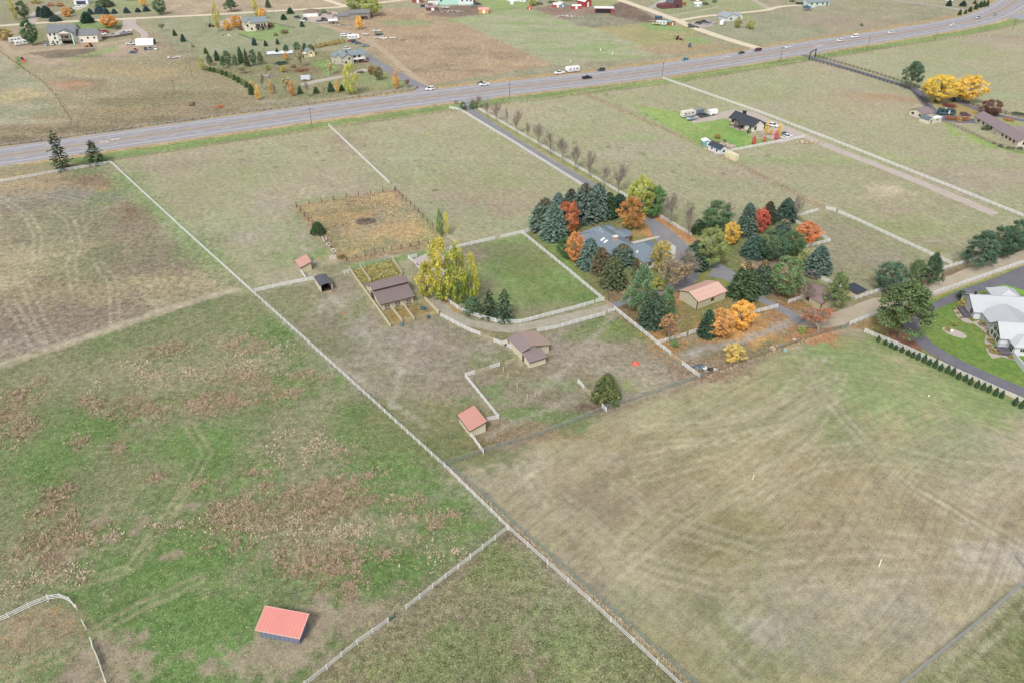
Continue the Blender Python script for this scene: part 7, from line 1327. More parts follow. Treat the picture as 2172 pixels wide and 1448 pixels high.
# ---------------------------------------------------------------- vehicles
def mpaint():
    m, n, b = newmat('vehicle_paint'); c = nd(n, 'ShaderNodeAttribute'); c.attribute_type = 'OBJECT'; c.attribute_name = 'paint'
    n.links.new(c.outputs['Color'], b.inputs['Base Color']); b.inputs['Roughness'].default_value = .3; b.inputs['Specular IOR Level'].default_value = .5; return m
PAINT = mpaint(); TYRE = M('tyre_rubber', '#26262a', rough=.8); RIM = M('wheel_rim', '#9a9ca0', rough=.35, metal=.6); CGL = M('car_glass', '#1b2026', rough=.08, spec=.7); LAMP = M('lamp_lens', '#d5d8d8', rough=.15); PLAS = M('dark_plastic', '#2c2d30', rough=.6)
def ext(mb, prof, y0, y1, inset=0.0, zi=0):
    """extrude a side outline (x,z) between y0 and y1; points above zi are drawn in by inset"""
    f = lambda y, s: [(x, y+(s*inset*max(0, z-zi)), z) for x, z in prof]
    return mb.hexa(f(y1, -1), f(y0, 1))
def wheels(root, xs, w, r=.34):
    for x in xs:
        for s in (-1, 1):
            o = MB().tube((x, s*(w/2-.20), r), (x, s*(w/2+.02), r), r, n=12).build('wheel', TYRE, root); MB().tube((x, s*(w/2+.021), r), (x, s*(w/2+.035), r), r*.58, n=10).build('rim', RIM, o)
def lamps(root, x, w, z):
    for s in (-1, 1): y = s*(w/2-.28); MB().box(x-.02, x+.05, y-.2, y+.2, z-.09, z+.08).build('headlight', LAMP, root)
def V_sedan(root, suv=False):
    w = 1.82 if not suv else 1.92; h = 1.42 if not suv else 1.74; b = MB(); g = MB(); r = MB(); bz = .92 if not suv else 1.05
    ext(b, [(-2.3,.3),(2.28,.3),(2.32,.68),(2.05,.82),(.95,bz),(-1.75 if not suv else -2.2,bz+.03),(-2.3,bz-.12)], -w/2, w/2, .06, .6)
    if suv: gp = [(1.0,bz),(-2.2,bz+.02),(-2.0,h-.06),(.15,h-.06)]
    else: gp = [(.98,bz),(-1.8,bz+.02),(-1.05,h-.05),(.1,h-.05)]
    ext(g, gp, -w/2+.06, w/2-.06, .34, bz); xs = (gp[3][0], gp[2][0]); r.hexa([(xs[0]+.1,-w/2+.24,h-.06),(xs[1]-.06,-w/2+.24,h-.06),(xs[1]-.06,w/2-.24,h-.06),(xs[0]+.1,w/2-.24,h-.06)][::-1], [(xs[0]-.05,-w/2+.32,h+.02),(xs[1]+.05,-w/2+.32,h+.02),(xs[1]+.05,w/2-.32,h+.02),(xs[0]-.05,w/2-.32,h+.02)][::-1])
    b.build('body', PAINT, root); g.build('window', CGL, root); r.build('roof', PAINT, root)
    wheels(root, (1.42,-1.4), w, .33 if not suv else .38); lamps(root, 2.28, w, .66)
    p = MB()
    for s in (-1, 1): ext(p, [(-.35,bz),(-.23,bz),(-.36,h-.05),(-.48,h-.05)], s*(w/2-.07)-.01, s*(w/2-.07)+.01)
    p.build('pillar', PAINT, root)
def V_suv(root): V_sedan(root, True)
def V_pickup(root):
    w = 1.98; b = MB(); ext(b, [(-2.85,.45),(2.85,.42),(2.88,.95),(2.6,1.08),(1.4,1.16),(-.55,1.16),(-.55,.75),(-2.85,.75)], -w/2, w/2, .05, .8); b.build('body', PAINT, root)
    bd = MB(); bd.box(-2.85,-.56,-w/2,-w/2+.12,.76,1.16); bd.box(-2.85,-.56,w/2-.12,w/2,.76,1.16); bd.box(-2.85,-2.75,-w/2+.12,w/2-.12,.76,1.16); bd.build('bed', PAINT, root); MB().box(-2.74,-.57,-w/2+.13,w/2-.13,.76,.79).build('bed_liner', PLAS, root)
    g = MB(); ext(g, [(1.35,1.16),(-.5,1.16),(-.42,1.78),(.55,1.8)], -w/2+.06, w/2-.06, .3, 1.16); g.build('window', CGL, root); r = MB(); r.box(-.45,.65,-w/2+.24,w/2-.24,1.76,1.86); r.build('roof', PAINT, root)
    wheels(root, (1.85,-1.75), w, .40); lamps(root, 2.84, w, .85)
def V_van(root):
    w = 1.98; b = MB(); ext(b, [(-2.5,.35),(2.45,.35),(2.5,.85),(1.85,1.15),(-2.5,1.15)], -w/2, w/2, .04, .6); b.build('body', PAINT, root); g = MB(); ext(g, [(1.85,1.15),(-2.48,1.15),(-2.4,1.7),(1.05,1.7)], -w/2+.04, w/2-.04, .2, 1.15); g.build('window', CGL, root)
    r = MB(); ext(r, [(1.1,1.68),(-2.45,1.68),(-2.35,1.92),(.85,1.92)], -w/2+.12, w/2-.12, .3, 1.68); r.build('roof', PAINT, root); wheels(root, (1.55,-1.5), w, .36); lamps(root, 2.46, w, .78)
def V_camper(root):
    b = MB(); ext(b, [(-3.9,.55),(3.3,.55),(3.95,1.4),(3.7,2.6),(3.2,3.05),(-3.7,3.05),(-3.9,2.9)], -1.22, 1.22); b.build('body', PAINT, root); s_ = MB(); s_.box(-3.7,3.1,-1.24,1.24,1.0,1.25); s_.build('stripe', M('grey_stripe', '#6f747c'), root)
    for x, w_ in ((1.8,1.0),(-.4,.8),(-2.4,1.2)): MB().box(x-w_/2,x+w_/2,-1.245,1.245,1.7,2.3).build('window', CGL, root)
    MB().box(.6,1.25,-1.25,-1.2,.7,2.45).build('door', M('off_white_door', '#c9c9c6'), root); MB().box(-1.2,-.4,-.4,.4,3.06,3.3).build('air_conditioner', M('off_white_unit', '#cfcfcc'), root); wheels(root, (-.4,-1.3), 2.4, .36); t_ = MB(); t_.beam((3.3,-.5,.55),(4.9,0,.5),.1); t_.beam((3.3,.5,.55),(4.9,0,.5),.1); t_.build('hitch', PLAS, root)
def V_box(root):
    b = MB(); b.hexa([(-2.6,-1.1,.5),(2.3,-1.1,.5),(2.9,0,.5),(2.3,1.1,.5),(-2.6,1.1,.5)], [(-2.6,-1.1,2.6),(2.3,-1.1,2.6),(2.9,0,2.6),(2.3,1.1,2.6),(-2.6,1.1,2.6)]); b.build('body', PAINT, root); MB().box(-2.66,-2.6,-1.0,1.0,.6,2.5).build('door', M('trailer_door', '#c5c8cb'), root)
    wheels(root, (-.1,-.9), 2.3, .33); t_ = MB(); t_.beam((2.4,0,.5),(3.9,0,.48),.12); t_.build('hitch', PLAS, root); f = MB(); f.box(-1.6,.6,-1.3,-1.12,.75,.8); f.box(-1.6,.6,1.12,1.3,.75,.8); f.build('fender', PLAS, root)
def V_flat(root):
    MB().box(-2.2,2.2,-1.0,1.0,.55,.68).build('bed', PAINT, root); r = MB()
    for a, b in (((-2.2,-1),(2.2,-1)),((-2.2,1),(2.2,1)),((2.2,-1),(2.2,1))): r.beam((*a,1.0),(*b,1.0),.06)
    r.build('side_rail', PAINT, root); wheels(root, (-.5,), 2.1, .33); t_ = MB(); t_.beam((2.2,-.5,.55),(3.5,0,.5),.08); t_.beam((2.2,.5,.55),(3.5,0,.5),.08); t_.build('hitch', PLAS, root)
def V_boat(root):
    b = MB(); n_ = 7; st = [(-2.8,1.0,.75),(-1.4,1.05,.72),(0,1.02,.72),(1.2,.85,.78),(2.2,.5,.9),(2.9,.04,1.15)]; k = len(b.v)
    for x, w_, z in st: b.v += [(x,-w_,1.45+max(0,x)*.05),(x,-w_*.7,z),(x,0,z-.18),(x,w_*.7,z),(x,w_,1.45+max(0,x)*.05)]
    for i in range(len(st)-1):
        for j in range(4): b.f.append((k+i*5+j, k+(i+1)*5+j, k+(i+1)*5+j+1, k+i*5+j+1))
        b.f.append((k+i*5+4, k+(i+1)*5+4, k+(i+1)*5, k+i*5))
    b.f.append((k,k+1,k+2,k+3,k+4)); b.build('hull', PAINT, root); MB().box(-1.6,.6,-.7,.7,1.5,1.62).build('cover', M('blue_grey_cover', '#6d8196'), root); MB().hexa([(.6,-.75,1.5),(.75,-.7,1.5),(.75,.7,1.5),(.6,.75,1.5)], [(.3,-.6,1.95),(.38,-.6,1.95),(.38,.6,1.95),(.3,.6,1.95)]).build('windscreen', CGL, root); wheels(root, (-.7,), 1.9, .3); t_ = MB(); t_.beam((-2.4,0,.45),(3.8,0,.5),.12); t_.build('trailer_frame', PLAS, root)
def V_tractor(root):
    b = MB(); b.box(-.4,1.9,-.45,.45,.75,1.5); b.build('body', PAINT, root); c = MB(); c.box(-1.2,.1,-.7,.7,2.5,2.62); c.build('roof', PAINT, root); g = MB(); g.box(-1.1,0,-.62,.62,1.5,2.49); g.build('window', CGL, root); MB().box(-1.3,-.38,-.5,.5,.7,1.49).build('rear_body', PAINT, root)
    for x, r, w_ in ((-1.0,.75,1.7),(1.5,.5,1.5)):
        for s in (-1, 1): MB().tube((x,s*(w_/2-.35),r),(x,s*w_/2,r),r,n=14).build('wheel', TYRE, root)
    a = MB(); a.beam((1.2,-.6,1.1),(3.0,-.6,.6),.14); a.beam((1.2,.6,1.1),(3.0,.6,.6),.14); a.build('loader_arm', PAINT, root); MB().hexa([(3.0,-1,.1),(3.6,-1,.1),(3.6,1,.1),(3.0,1,.1)], [(2.95,-1,.9),(3.1,-1,.9),(3.1,1,.9),(2.95,1,.9)]).build('bucket', PAINT, root)
    e = MB(); e.beam((-1.3,0,1.2),(-2.6,0,2.6),.2); e.beam((-2.6,0,2.6),(-3.4,0,1.0),.16); e.beam((-3.4,0,1.0),(-3.1,0,.5),.5,.3); e.build('digger_arm', PAINT, root)
VB = {'sedan': V_sedan, 'suv': V_suv, 'pickup': V_pickup, 'van': V_van, 'camper': V_camper, 'box': V_box, 'flat': V_flat, 'boat': V_boat, 'tractor': V_tractor}
VN = {'sedan': ('parked_car','car'), 'suv': ('parked_suv','car'), 'pickup': ('pickup_truck','pickup'), 'van': ('minivan','van'), 'camper': ('camper_trailer','camper'), 'box': ('cargo_trailer','trailer'), 'flat': ('flatbed_trailer','trailer'), 'boat': ('boat','boat'), 'tractor': ('tractor','tractor')}
VP = {}
def vehicle(kind, u, v, deg, colr, label, s=1.0, group=None):
    x, y = P(u, v)
    if kind not in VP: t = thing(VN[kind][0], label, VN[kind][1]); VB[kind](t); VP[kind] = t
    else: t = copy_tree(VP[kind])
    t['label'] = label; t.location = (x, y, .09 if group == 'highway traffic' else .05); t.rotation_euler = (0, 0, R(deg)); t.scale = (s, s, s)
    if group: t['group'] = group
    c = list(srgb(colr))
    for ch in KIDS[t.name]:
        if ch.data.materials[0] is PAINT: ch['paint'] = c
    return t
def hwydir(u, v):
    p = np.array(P(u, v)); i = min(range(len(hpath)-1), key=lambda i: np.linalg.norm((hpath[i]+hpath[i+1])/2-p)); d = hpath[i+1]-hpath[i]; return math.degrees(math.atan2(d[1], d[0]))
WH = '#e9ebee'
for k, u, v, c, rev, lb, s in [('suv',912,191.5,WH,1,'white estate on the highway by the paved drive mouth',1.05),('pickup',1027,182,WH,1,'white pickup on the highway above the driveway entrance',1),('sedan',1021,178.5,'#3a4250',1,'dark car half hidden by the white pickup on the highway',1),
    ('pickup',1187,157.5,WH,1,'white pickup towing the travel trailer',1.05),('camper',1214,153.5,'#e2e4e6',1,'white travel trailer behind the white pickup on the highway',1.05),('pickup',1245,167.5,'#23262c',0,'black pickup heading right on the near lanes',1),('suv',1275,151,'#3f4a4c',1,'dark grey-green wagon following the travel trailer',1),
    ('sedan',1453,128,'#2f8fb4',1,'bright blue hatchback on the highway',1),('sedan',1572,114.5,'#33464a',1,'dark green sedan just before the gravel junction',1),('van',1607,109,'#6e3348',1,'maroon minivan at the gravel road junction',1),('sedan',1672,102,WH,1,'white sedan right of the gravel junction',1),('sedan',1782,88,WH,1,'white sedan on the highway, left of the white van',1.05),
    ('van',1813,80.5,WH,1,'white van, the larger of the two close together',1.15),('sedan',1890,71,WH,1,'white car alone in mid stretch before the bend',1),('sedan',2020,55.5,WH,1,'white car entering the highway bend',1),('pickup',2075,40,'#b9c0c8',1,'silver pickup in the highway bend',1),('sedan',2109,33.5,'#9aa2a8',1,'small grey car farthest round the bend',1)]:
    vehicle(k, u, v, hwydir(u, v)+(180 if rev else 0), c, lb, s, 'highway traffic')
for r_ in [('pickup',217,74.5,8,WH,'white pickup beside the low wing of the tall cream house'),('van',223,70,8,'#b03a4a','red van behind the white pickup at the tall cream house'),('pickup',239,77,10,'#a8adb2','silver flatbed pickup on the house drive'),('pickup',185,80.5,8,'#2c3c54','navy pickup at the low wing of the cream house'),('pickup',263,72.5,40,'#8fa3b4','pale blue pickup hitched to a white trailer'),('flat',274,67,40,WH,'white flat trailer behind the pale blue pickup'),
    ('pickup',277,95.5,5,'#c9cbca','white pickup beside the arched fabric shelter'),('sedan',288,107.5,-60,'#b34a44','small red and white car below the arched shelter'),('sedan',283,113,10,'#3a5c7c','blue car with junk, below the red and white car'),('sedan',309,106,-70,'#2f3d52','dark blue car, left of three in a row'),('sedan',319,105,-70,'#6d8a92','teal-grey car, middle of three in a row'),('sedan',331,105,-70,WH,'white car, right of three in a row'),
    ('sedan',98.5,97,-75,'#aab3bd','silver car at the left corner of the tall cream house'),('sedan',113,96,-75,'#a3adb8','silver car right beside it under the cream wall'),('sedan',140,93.5,-75,'#26282e','black car in the shade of the balcony'),('tractor',191,100,190,'#c9822f','orange backhoe on the dirt track'),('camper',35,90,40,'#dcdfe2','white camper at the left edge, rear one'),('camper',47,96,40,'#e4e6e9','white camper at the left edge, front one'),
    ('tractor',49,131,-60,'#d0593a','orange tractor by the weedy fence'),('suv',167,16,10,WH,'white car in front of the dark garage door'),('sedan',473,50,10,'#d5dae0','white car between the yellow trees'),('tractor',448,58,20,'#6a3340','dark red machine under the tall yellow poplar'),('pickup',631,39,-30,'#4c5158','grey pickup left of the brown-roofed garage'),('pickup',648,43,-60,'#4c6270','teal-grey truck in front of the brown-roofed garage'),('sedan',642,46,-40,WH,'white car nose out below the brown-roofed garage'),
    ('suv',688,43,-20,'#4a3a55','purple-black car in the gravel yard'),('flat',677,46.5,10,'#3b4a42','dark flat trailer in the gravel yard'),('camper',750,84,20,WH,'white motorhome in the row by the stubble field'),('van',730,78,20,WH,'white van at the top of the row by the stubble field'),('pickup',742,76,20,'#c4cad0','silver pickup second in the row by the stubble field'),('sedan',744,89,15,'#b04a52','red car below the white motorhome'),('suv',753,91,15,'#4c4f58','charcoal car below the white motorhome'),('sedan',760,94,15,'#4c6f96','blue car at the lower end of the row'),('sedan',776,99,15,'#6f8fae','small pale blue car apart from the row'),
    ('boat',799,69,5,WH,'white boat in the stubble field'),('boat',804,76,5,'#3f6b6c','teal boat below the white one'),('suv',814,83,5,WH,'white car in the stubble field'),('flat',801,82,5,'#d5d7d8','white flat trailer left of the white car'),('flat',833,83,5,'#d9dbd9','pale flat trailer right of the white car'),('flat',775,75,-20,'#d3d3cf','long pale trailer above the stubble track'),('suv',737,106,20,'#d7dbe0','white car behind the split house'),('pickup',770,132.5,0,'#6d2f40','maroon pickup on the paved drive'),('box',649,171,10,'#c3ccd4','white-topped cargo trailer at the end of the pink gravel'),
    ('camper',919,12,0,WH,'white camper left of the turquoise house'),('boat',945,19,-10,WH,'white boat lying by the mauve-brown shed'),('pickup',1013,11,10,'#2f3c48','dark blue truck among the yard junk'),('sedan',1004,14,10,'#6fa0a0','pale teal car among the yard junk'),('suv',1466,59,-20,'#3b3f47','dark car driving on the gravel road'),('box',1396,42,-20,'#44566a','slate-blue trailer in the junk row'),('sedan',1409,46.5,-20,'#5f6c78','grey car at the end of the slate trailer'),('boat',1391,54,-20,'#d8c48a','cream boat in the junk row'),('camper',1403,54,-20,'#c5cbd0','silver trailer in the junk row'),
    ('tractor',1439,85,-30,'#8c4a3c','rusty red tractor in the green field'),('tractor',1463,100,80,'#5b7796','blue and white tractor in the green field'),('sedan',1481,50.5,10,'#25272c','black car left of the grey gravel yard'),('pickup',1492,48,10,'#3a3c42','black pickup in the grey gravel yard'),('flat',1503,49,10,'#6a6c70','grey flat trailer in the grey gravel yard'),('camper',1533,53,60,WH,'white camper against the blue-grey-roofed house'),('sedan',1525,40,10,'#b5bcc2','silver car behind the white camper'),
    ('suv',1694,10,0,'#2f3844','dark car left of the pale mint house, first'),('suv',1702,10,0,'#3a4350','dark car left of the pale mint house, second'),('pickup',1711,17,0,'#2f6aa0','blue pickup in front of the pale mint house'),('sedan',1722,17,0,WH,'white car in front of the pale mint house'),('pickup',1713,22.5,0,'#6c7884','grey pickup below the blue one'),
    ('camper',1459,248,28,'#d5cfc4','beige and white camper at the left end of the farmhouse yard'),('box',1482,243,28,'#6e7886','slate grey cargo trailer right of the camper'),('pickup',1493,248.5,28,'#4a5662','dark grey pickup below the slate trailer'),('boat',1468,256,20,'#a5bdd0','pale blue boat in front of the camper'),('box',1511,244.5,28,WH,'white cargo trailer behind the dark grey pickup'),('suv',1640,269,-40,WH,'white wagon on the drive behind the farmhouse'),('suv',1662,286.5,30,'#7f9cab','blue-grey wagon parked by the yellow tree'),('pickup',1668,293.5,32,WH,'white pickup beside the white yard fence'),
    ('camper',2006,244,-10,'#2f5258','dark green trailer on the ranch drive'),('suv',2047,246,-12,'#6b4455','maroon and white car behind the rust hedge')]:
    vehicle(*r_)
# ---------------------------------------------------------------- poles, posts, piles and small things
WP = M('pole_wood', '#6a5f58', var=.2)
def pole(u, vb, vt, label, arm=True, lean=0.0, r=.15):
    x, y = P(u, vb); h = hgt(vb, vt); t = thing('utility_pole', label, 'pole', (x, y, 0), R(28)); MB().tube((0,0,0),(0,0,h),r,r*.7,8).build('pole', WP, t)
    if arm: MB().beam((-1.2,0,h-.7),(1.2,0,h-.7),.12).build('crossarm', WP, t)
    if arm:
        for a in (-1.05, 0, 1.05): MB().tube((a,0,h-.62 if a else h),(a,0,h-.4 if a else h+.25),.06,n=6).build('insulator', TRIMW, t)
    t.rotation_euler = (0, lean, R(28)); return t
pole(121.5, 337, 301, 'wooden pole behind the tall scraggly conifer, left edge'); pole(662.5, 273, 228, 'wooden pole on the verge above the left pasture'); pole(1080.6, 212, 174, 'wooden pole right of the driveway entrance')
pole(1404, 166, 131, 'wooden pole at the top of the longest white fence'); pole(1655, 128, 99, 'wooden pole left of the dark entrance arch'); pole(1839, 107, 75, 'wooden pole first right of the entrance arch'); pole(1982, 89, 62, 'wooden pole second right of the entrance arch'); pole(2147, 66, 39, 'wooden pole under the highway bend')
pole(448, 55, 34, 'thin pole left of the tall yellow poplar', r=.1); pole(372, 199, 169, 'thin pole on the brown hillside', r=.1); pole(407, 160, 133, 'thin pole at the edge of the scrap heap', arm=False, r=.1)
pole(1290, 637, 610, 'short yard pole beside the tan lane gate', r=.13)
def post_(u, vb, vt, c, label, r=.08, cat='post', name='post_marker'):
    x, y = P(u, vb); h = hgt(vb, vt); t = thing(name, label, cat, (x, y, 0)); MB().tube((0,0,0),(0,0,h),r,r*.9,8).build('shaft', c, t); MB().tube((0,0,h),(0,0,h+.06),r*1.35,r*.5,8).build('cap', c, t); return t
YW = M('raw_post', '#bcab90', var=.1)
for i, (u, vb, vt) in enumerate([(1067.6,788,778.5),(1077.5,799,790),(1097,822,812.5),(1118,846,836),(1135.5,840,833)]): post_(u, vb, vt, YW, ordn(i)+' wooden post from the left in the loose row of the small lower paddock', .14)
post_(1597, 1016, 1007, TRIMW, 'white hydrant post amid yellow weeds in the big near field', .09); post_(1864, 1201, 1186, TRIMW, 'white leaning pipe post in the lower right of the big near field', .1)
post_(1970, 840, 838, TRIMW, 'tiny white stake near the arborvitae row', .15)
for i, (u, v) in enumerate([(1274,108),(1299,116),(1210,132)]): post_(u, v, v-4, TRIMW, ['white marker in the green field, middle one','white marker in the green field, right one','white marker above the travel trailer'][i], .35)
x, y = P(373, 246); t = thing('leaning_pole', 'pale pole lying on the highway bank by the guardrail', 'pole', (x, y, 0)); MB().tube((-3,0,.2),(3,1.5,2.2),.12).build('shaft', YW, t)
# entrance arch
x, y = P(1716, 128); b_ = np.array(P(1728, 122))-np.array((x, y)); t = thing('entrance_arch', 'dark timber entrance arch where the ranch drive leaves the highway', 'arch', (x, y, 0))
for q in (np.zeros(2), b_): MB().tube((*q,0),(*q,4.6),.3,n=8).build('post', M('arch_timber', '#3a3533', var=.2), t)
MB().beam((*(-b_*.08),4.7),(*(b_*1.08),4.7),.3,.5).build('beam', _mats['arch_timber'], t)
# brush heap, stone heaps, scrap
def heap(u, v, rx, ry, h, n, cols, label, name, kind='stick', seed=1):
    rnd = random.Random(seed); x, y = P(u, v); t = thing(name, label, 'pile', (x, y, 0), 0); mbs = [MB() for _ in cols]
    for i in range(n):
        a = rnd.random()*6.283; q = rnd.random()**.6; px, py = rx*q*math.cos(a), ry*q*math.sin(a); z = h*(1-q)*rnd.random()
        mb = mbs[i % len(cols)]
        if kind == 'stick': d = np.array((rnd.gauss(0,1), rnd.gauss(0,1), rnd.gauss(0,.35))); d = d/np.linalg.norm(d)*rnd.uniform(.5,1.4); mb.tube((px-d[0],py-d[1],max(.03,z-d[2])),(px+d[0],py+d[1],max(.05,z+d[2])),rnd.uniform(.03,.07),n=4)
        elif kind == 'stone':
            s = rnd.uniform(.25,.6); pr = [(s*.55,z),(s*.95,z+s*.35),(s*.8,z+s*.75),(s*.3,z+s)]; mb.lathe([(r_*rnd.uniform(.85,1.1), zz) for r_, zz in pr], px, py, 7, rnd.uniform(.7,1.2))
        else:
            s = rnd.uniform(.3,.9); mb.hexa([(px-s,py-s*.5,z),(px+s*.8,py-s*.4,z),(px+s,py+s*.6,z),(px-s*.8,py+s*.5,z)], [(px-s*.9,py-s*.4,z+s*.5),(px+s*.7,py-s*.5,z+s*.6),(px+s*.9,py+s*.5,z+s*.4),(px-s*.7,py+s*.6,z+s*.55)])
    for mb, c in zip(mbs, cols):
        if mb.v: mb.build({'stick': 'branch_heap', 'stone': 'stone_heap', 'scrap': 'scrap_heap'}[kind], M('heap_'+c, c, var=.2), t)
heap(776, 470, 3.6, 2.6, .9, 260, ['#5d5148','#7a6c60','#8e8172'], 'dark brush pile in the middle of the arena', 'brush_pile', seed=2)
heap(1716, 303, 6.5, 1.5, .7, 60, ['#b99c7c','#9c8672','#c9b49a'], 'tan rock pile at the right end of the white yard fence', 'rock_pile', 'stone', 4)
heap(1533, 311, 5.5, 3.5, .8, 70, ['#c4b2a0','#a99a8c','#b7a896'], 'scattered pale boulders of the rock garden', 'rock_pile', 'stone', 5)
heap(369, 123, 4.5, 3.5, 1.0, 60, ['#8d8376','#d5d5d2','#776c62'], 'scrap heap with white panels in the dirt yard', 'scrap_pile', 'scrap', 6)
heap(481, 76, 4, 1.5, .8, 30, ['#7a5f55','#d3cfc8'], 'small scrap heap below the bright yellow tree', 'scrap_pile', 'scrap', 7)
heap(558, 162, 4, 2, .8, 30, ['#a88c80','#bda698'], 'pinkish scrap heap in the garden, left one', 'scrap_pile', 'scrap', 8); heap(575, 162, 2.5, 2.2, 1.1, 30, ['#57505a','#a39aa0'], 'dark scrap heap in the garden, right one', 'scrap_pile', 'scrap', 9)
heap(852, 86, 5, 1.8, .7, 50, ['#8c7a68','#a08c78'], 'brown heap at the end of the boat row in the stubble field', 'scrap_pile', 'scrap', 10); heap(1205, 36, 11, 4, .9, 80, ['#b9b2aa','#d8d6d2','#7d756e'], 'stony rubble below the red dirt yard', 'rock_pile', 'stone', 11)
heap(950, 25, 12, 2.5, 1.0, 60, ['#8d7f74','#c9c4bd','#5f5a58'], 'junk heap by the mauve-brown shed', 'scrap_pile', 'scrap', 12); heap(1380, 47, 6, 4, .8, 40, ['#a99c90','#6f645c'], 'junk heap at the left end of the junk row', 'scrap_pile', 'scrap', 13); heap(1497, 52, 10, 2, .7, 40, ['#55585e','#9b9c9e'], 'dark junk spread on the grey gravel yard', 'scrap_pile', 'scrap', 14)
heap(1482, 777, 1.6, .9, .35, 16, ['#6f8494','#5b6468'], 'blue-grey tarp heap behind the fence end', 'tarp_heap', 'scrap', 15); heap(1506, 784, 1.8, .7, .25, 24, ['#37352f','#d5d5d0','#4e4038'], 'dark debris with a white scrap near the pipe fence corner', 'scrap_pile', 'scrap', 16)
heap(687, 45, 5, 2, .7, 30, ['#6d6f5c','#4e5a48'], 'low dark heap in the gravel yard', 'scrap_pile', 'scrap', 17); heap(728, 54, 8, 3, .6, 50, ['#8b8f88','#a59c90'], 'grey garden clutter below the long grey-brown house', 'scrap_pile', 'scrap', 18)
# boulder, tanks, tubs, harrow
x, y = P(1638, 742); t = thing('boulder', 'large tan boulder at the wooden rail fence', 'boulder', (x, y, 0)); MB().lathe([(.6,0),(.95,.35),(.9,.8),(.55,1.2),(.2,1.3)], n=9, sy=.85).build('stone', M('tan_stone', '#b79a7a', var=.2), t)
def tub(u, v, r, h, c, label, name='water_tub', rim=True):
    x, y = P(u, v); t = thing(name, label, 'tub', (x, y, 0)); m_ = M('tub_'+c, c, rough=.5); b = MB(); n_ = 14; b.lathe([(r*.9,0),(r,h),(r*.92,h),(r*.82,.12)], n=n_); b.build('basin', m_, t)
    if rim: MB().lathe([(r*1.0,h-.04),(r*1.06,h-.02),(r*1.04,h+.03),(r*.94,h+.03)], n=n_).build('rim', m_, t)
    return t
tub(897, 656, .8, .6, '#475f78', 'round blue tub inside the right pen of the barn'); tub(853, 691, .5, .9, '#5d7480', 'blue-grey barrel at the front corner of the barn pens'); tub(909, 675, .5, .8, '#475f70', 'blue barrel outside the right pen rails')
tub(1665, 744, .5, .5, '#8fb5b0', 'pale green tub outside the wooden rail fence'); tub(1657, 735, .5, .6, '#7b9a94', 'green-grey tub inside the wooden rail fence'); tub(1648, 737, .35, .6, '#a9b3c0', 'bluish bin beside the tan boulder'); tub(1685, 722, .5, .35, '#c9c4c6', 'pale trough lying by the wooden rail fence')
x, y = P(1348, 771); t = thing('harrow', 'orange-red steel cone standing in the bare paddock', 'equipment', (x, y, 0)); MB().lathe([(1.0,0),(1.0,.15),(.35,.75),(.12,.95)], n=10).build('cone', M('orange_paint', '#d4553f', rough=.5), t); MB().tube((0,0,.9),(.1,0,1.9),.05).build('mast', TRIMD, t)
for u, v, lb in [(732,665,'small orange cone left of the barn corral'),(703,622,'small orange cone below the open-fronted shelter')]:
    x, y = P(u, v); t = thing('traffic_cone', lb, 'cone', (x, y, 0)); MB().lathe([(.22,.04),(.05,.7)], n=10).build('cone', M('cone_orange', '#e0603c'), t); MB().box(-.26,.26,-.26,.26,0,.04).build('base', _mats['cone_orange'], t)
x, y = P(1071, 735); t = thing('hay_feeder', 'pale wooden feeder box on the fence beside the double-roofed shed', 'feeder', (x, y, 0), R(28)); MB().box(-.6,.6,-.4,.4,.2,1.3).build('box', M('pale_feeder', '#a89f96', var=.2), t); MB().slab([(-.8,-.6,1.35),(.8,-.6,1.35),(.8,.6,1.7),(-.8,.6,1.7)], .06).build('roof', M('feeder_roof', '#b5aca2'), t); MB().box(-.35,.35,-.42,-.401,.6,1.1).build('painted_opening', TRIMD, t)  # solid box; the dark panel paints its shaded opening
for i, (u, v) in enumerate([(689,511),(698,523),(708,536)]):
    x, y = P(u, v); t = thing('feed_bunk', ['upper','middle','lower'][i]+' of three white rectangular frames by the arena corner', 'feeder', (x, y, 0), R(-62)); r = MB()
    for a, b in (((-1.3,-.5),(1.3,-.5)),((1.3,-.5),(1.3,.5)),((1.3,.5),(-1.3,.5)),((-1.3,.5),(-1.3,-.5))): r.beam((*a,.8),(*b,.8),.1)
    r.build('top_frame', TRIMW, t); [MB().box(a-.05,a+.05,b-.05,b+.05,0,.75).build('leg', TRIMW, t) for a in (-1.25,1.25) for b in (-.45,.45)]; MB().box(-1.2,1.2,-.42,.42,.3,.5).build('tray', WOODF, t)
pw = [np.array(P(*q)) for q in ((165,86.5),(205,84),(245,80.5),(282,74))]; t = thing('retaining_wall', 'timber retaining wall below the parking of the tall cream house', 'wall', (*pw[0], 0)); b_ = MB(); c_ = MB()
for i in range(3): a_, e_ = pw[i]-pw[0], pw[i+1]-pw[0]; b_.beam((*a_,.7),(*e_,.7),.3,1.4); c_.beam((*a_,1.5),(*e_,1.5),.4,.16)
b_.build('wall_boards', M('dark_timber_wall', '#6b5f52', var=.3), t); c_.build('cap_rail', M('pale_cap_rail', '#b0a48e', var=.2), t)
# pavilion behind the cottonwood
x, y = P(907, 590); t = thing('pavilion', 'white pavilion with a pale mauve roof half hidden by the cottonwood', 'building', (x, y, 0), R(28))
gable(t, 0, 8, 0, 9.5, 2.2, .9, 'y', M('white_pavilion', '#d9dbe0'), ribroof('pale_mauve_roof', '#a99c9e', .1, 6, 'X'), .4); [win(t, 'l', a, .5, 1.6, 1.2, 0, TRIMW) for a in (2, 5, 8)]; MB().box(3.4,4.2,8.8,9.6,3.0,3.35).build('vent', TRIMW, t)
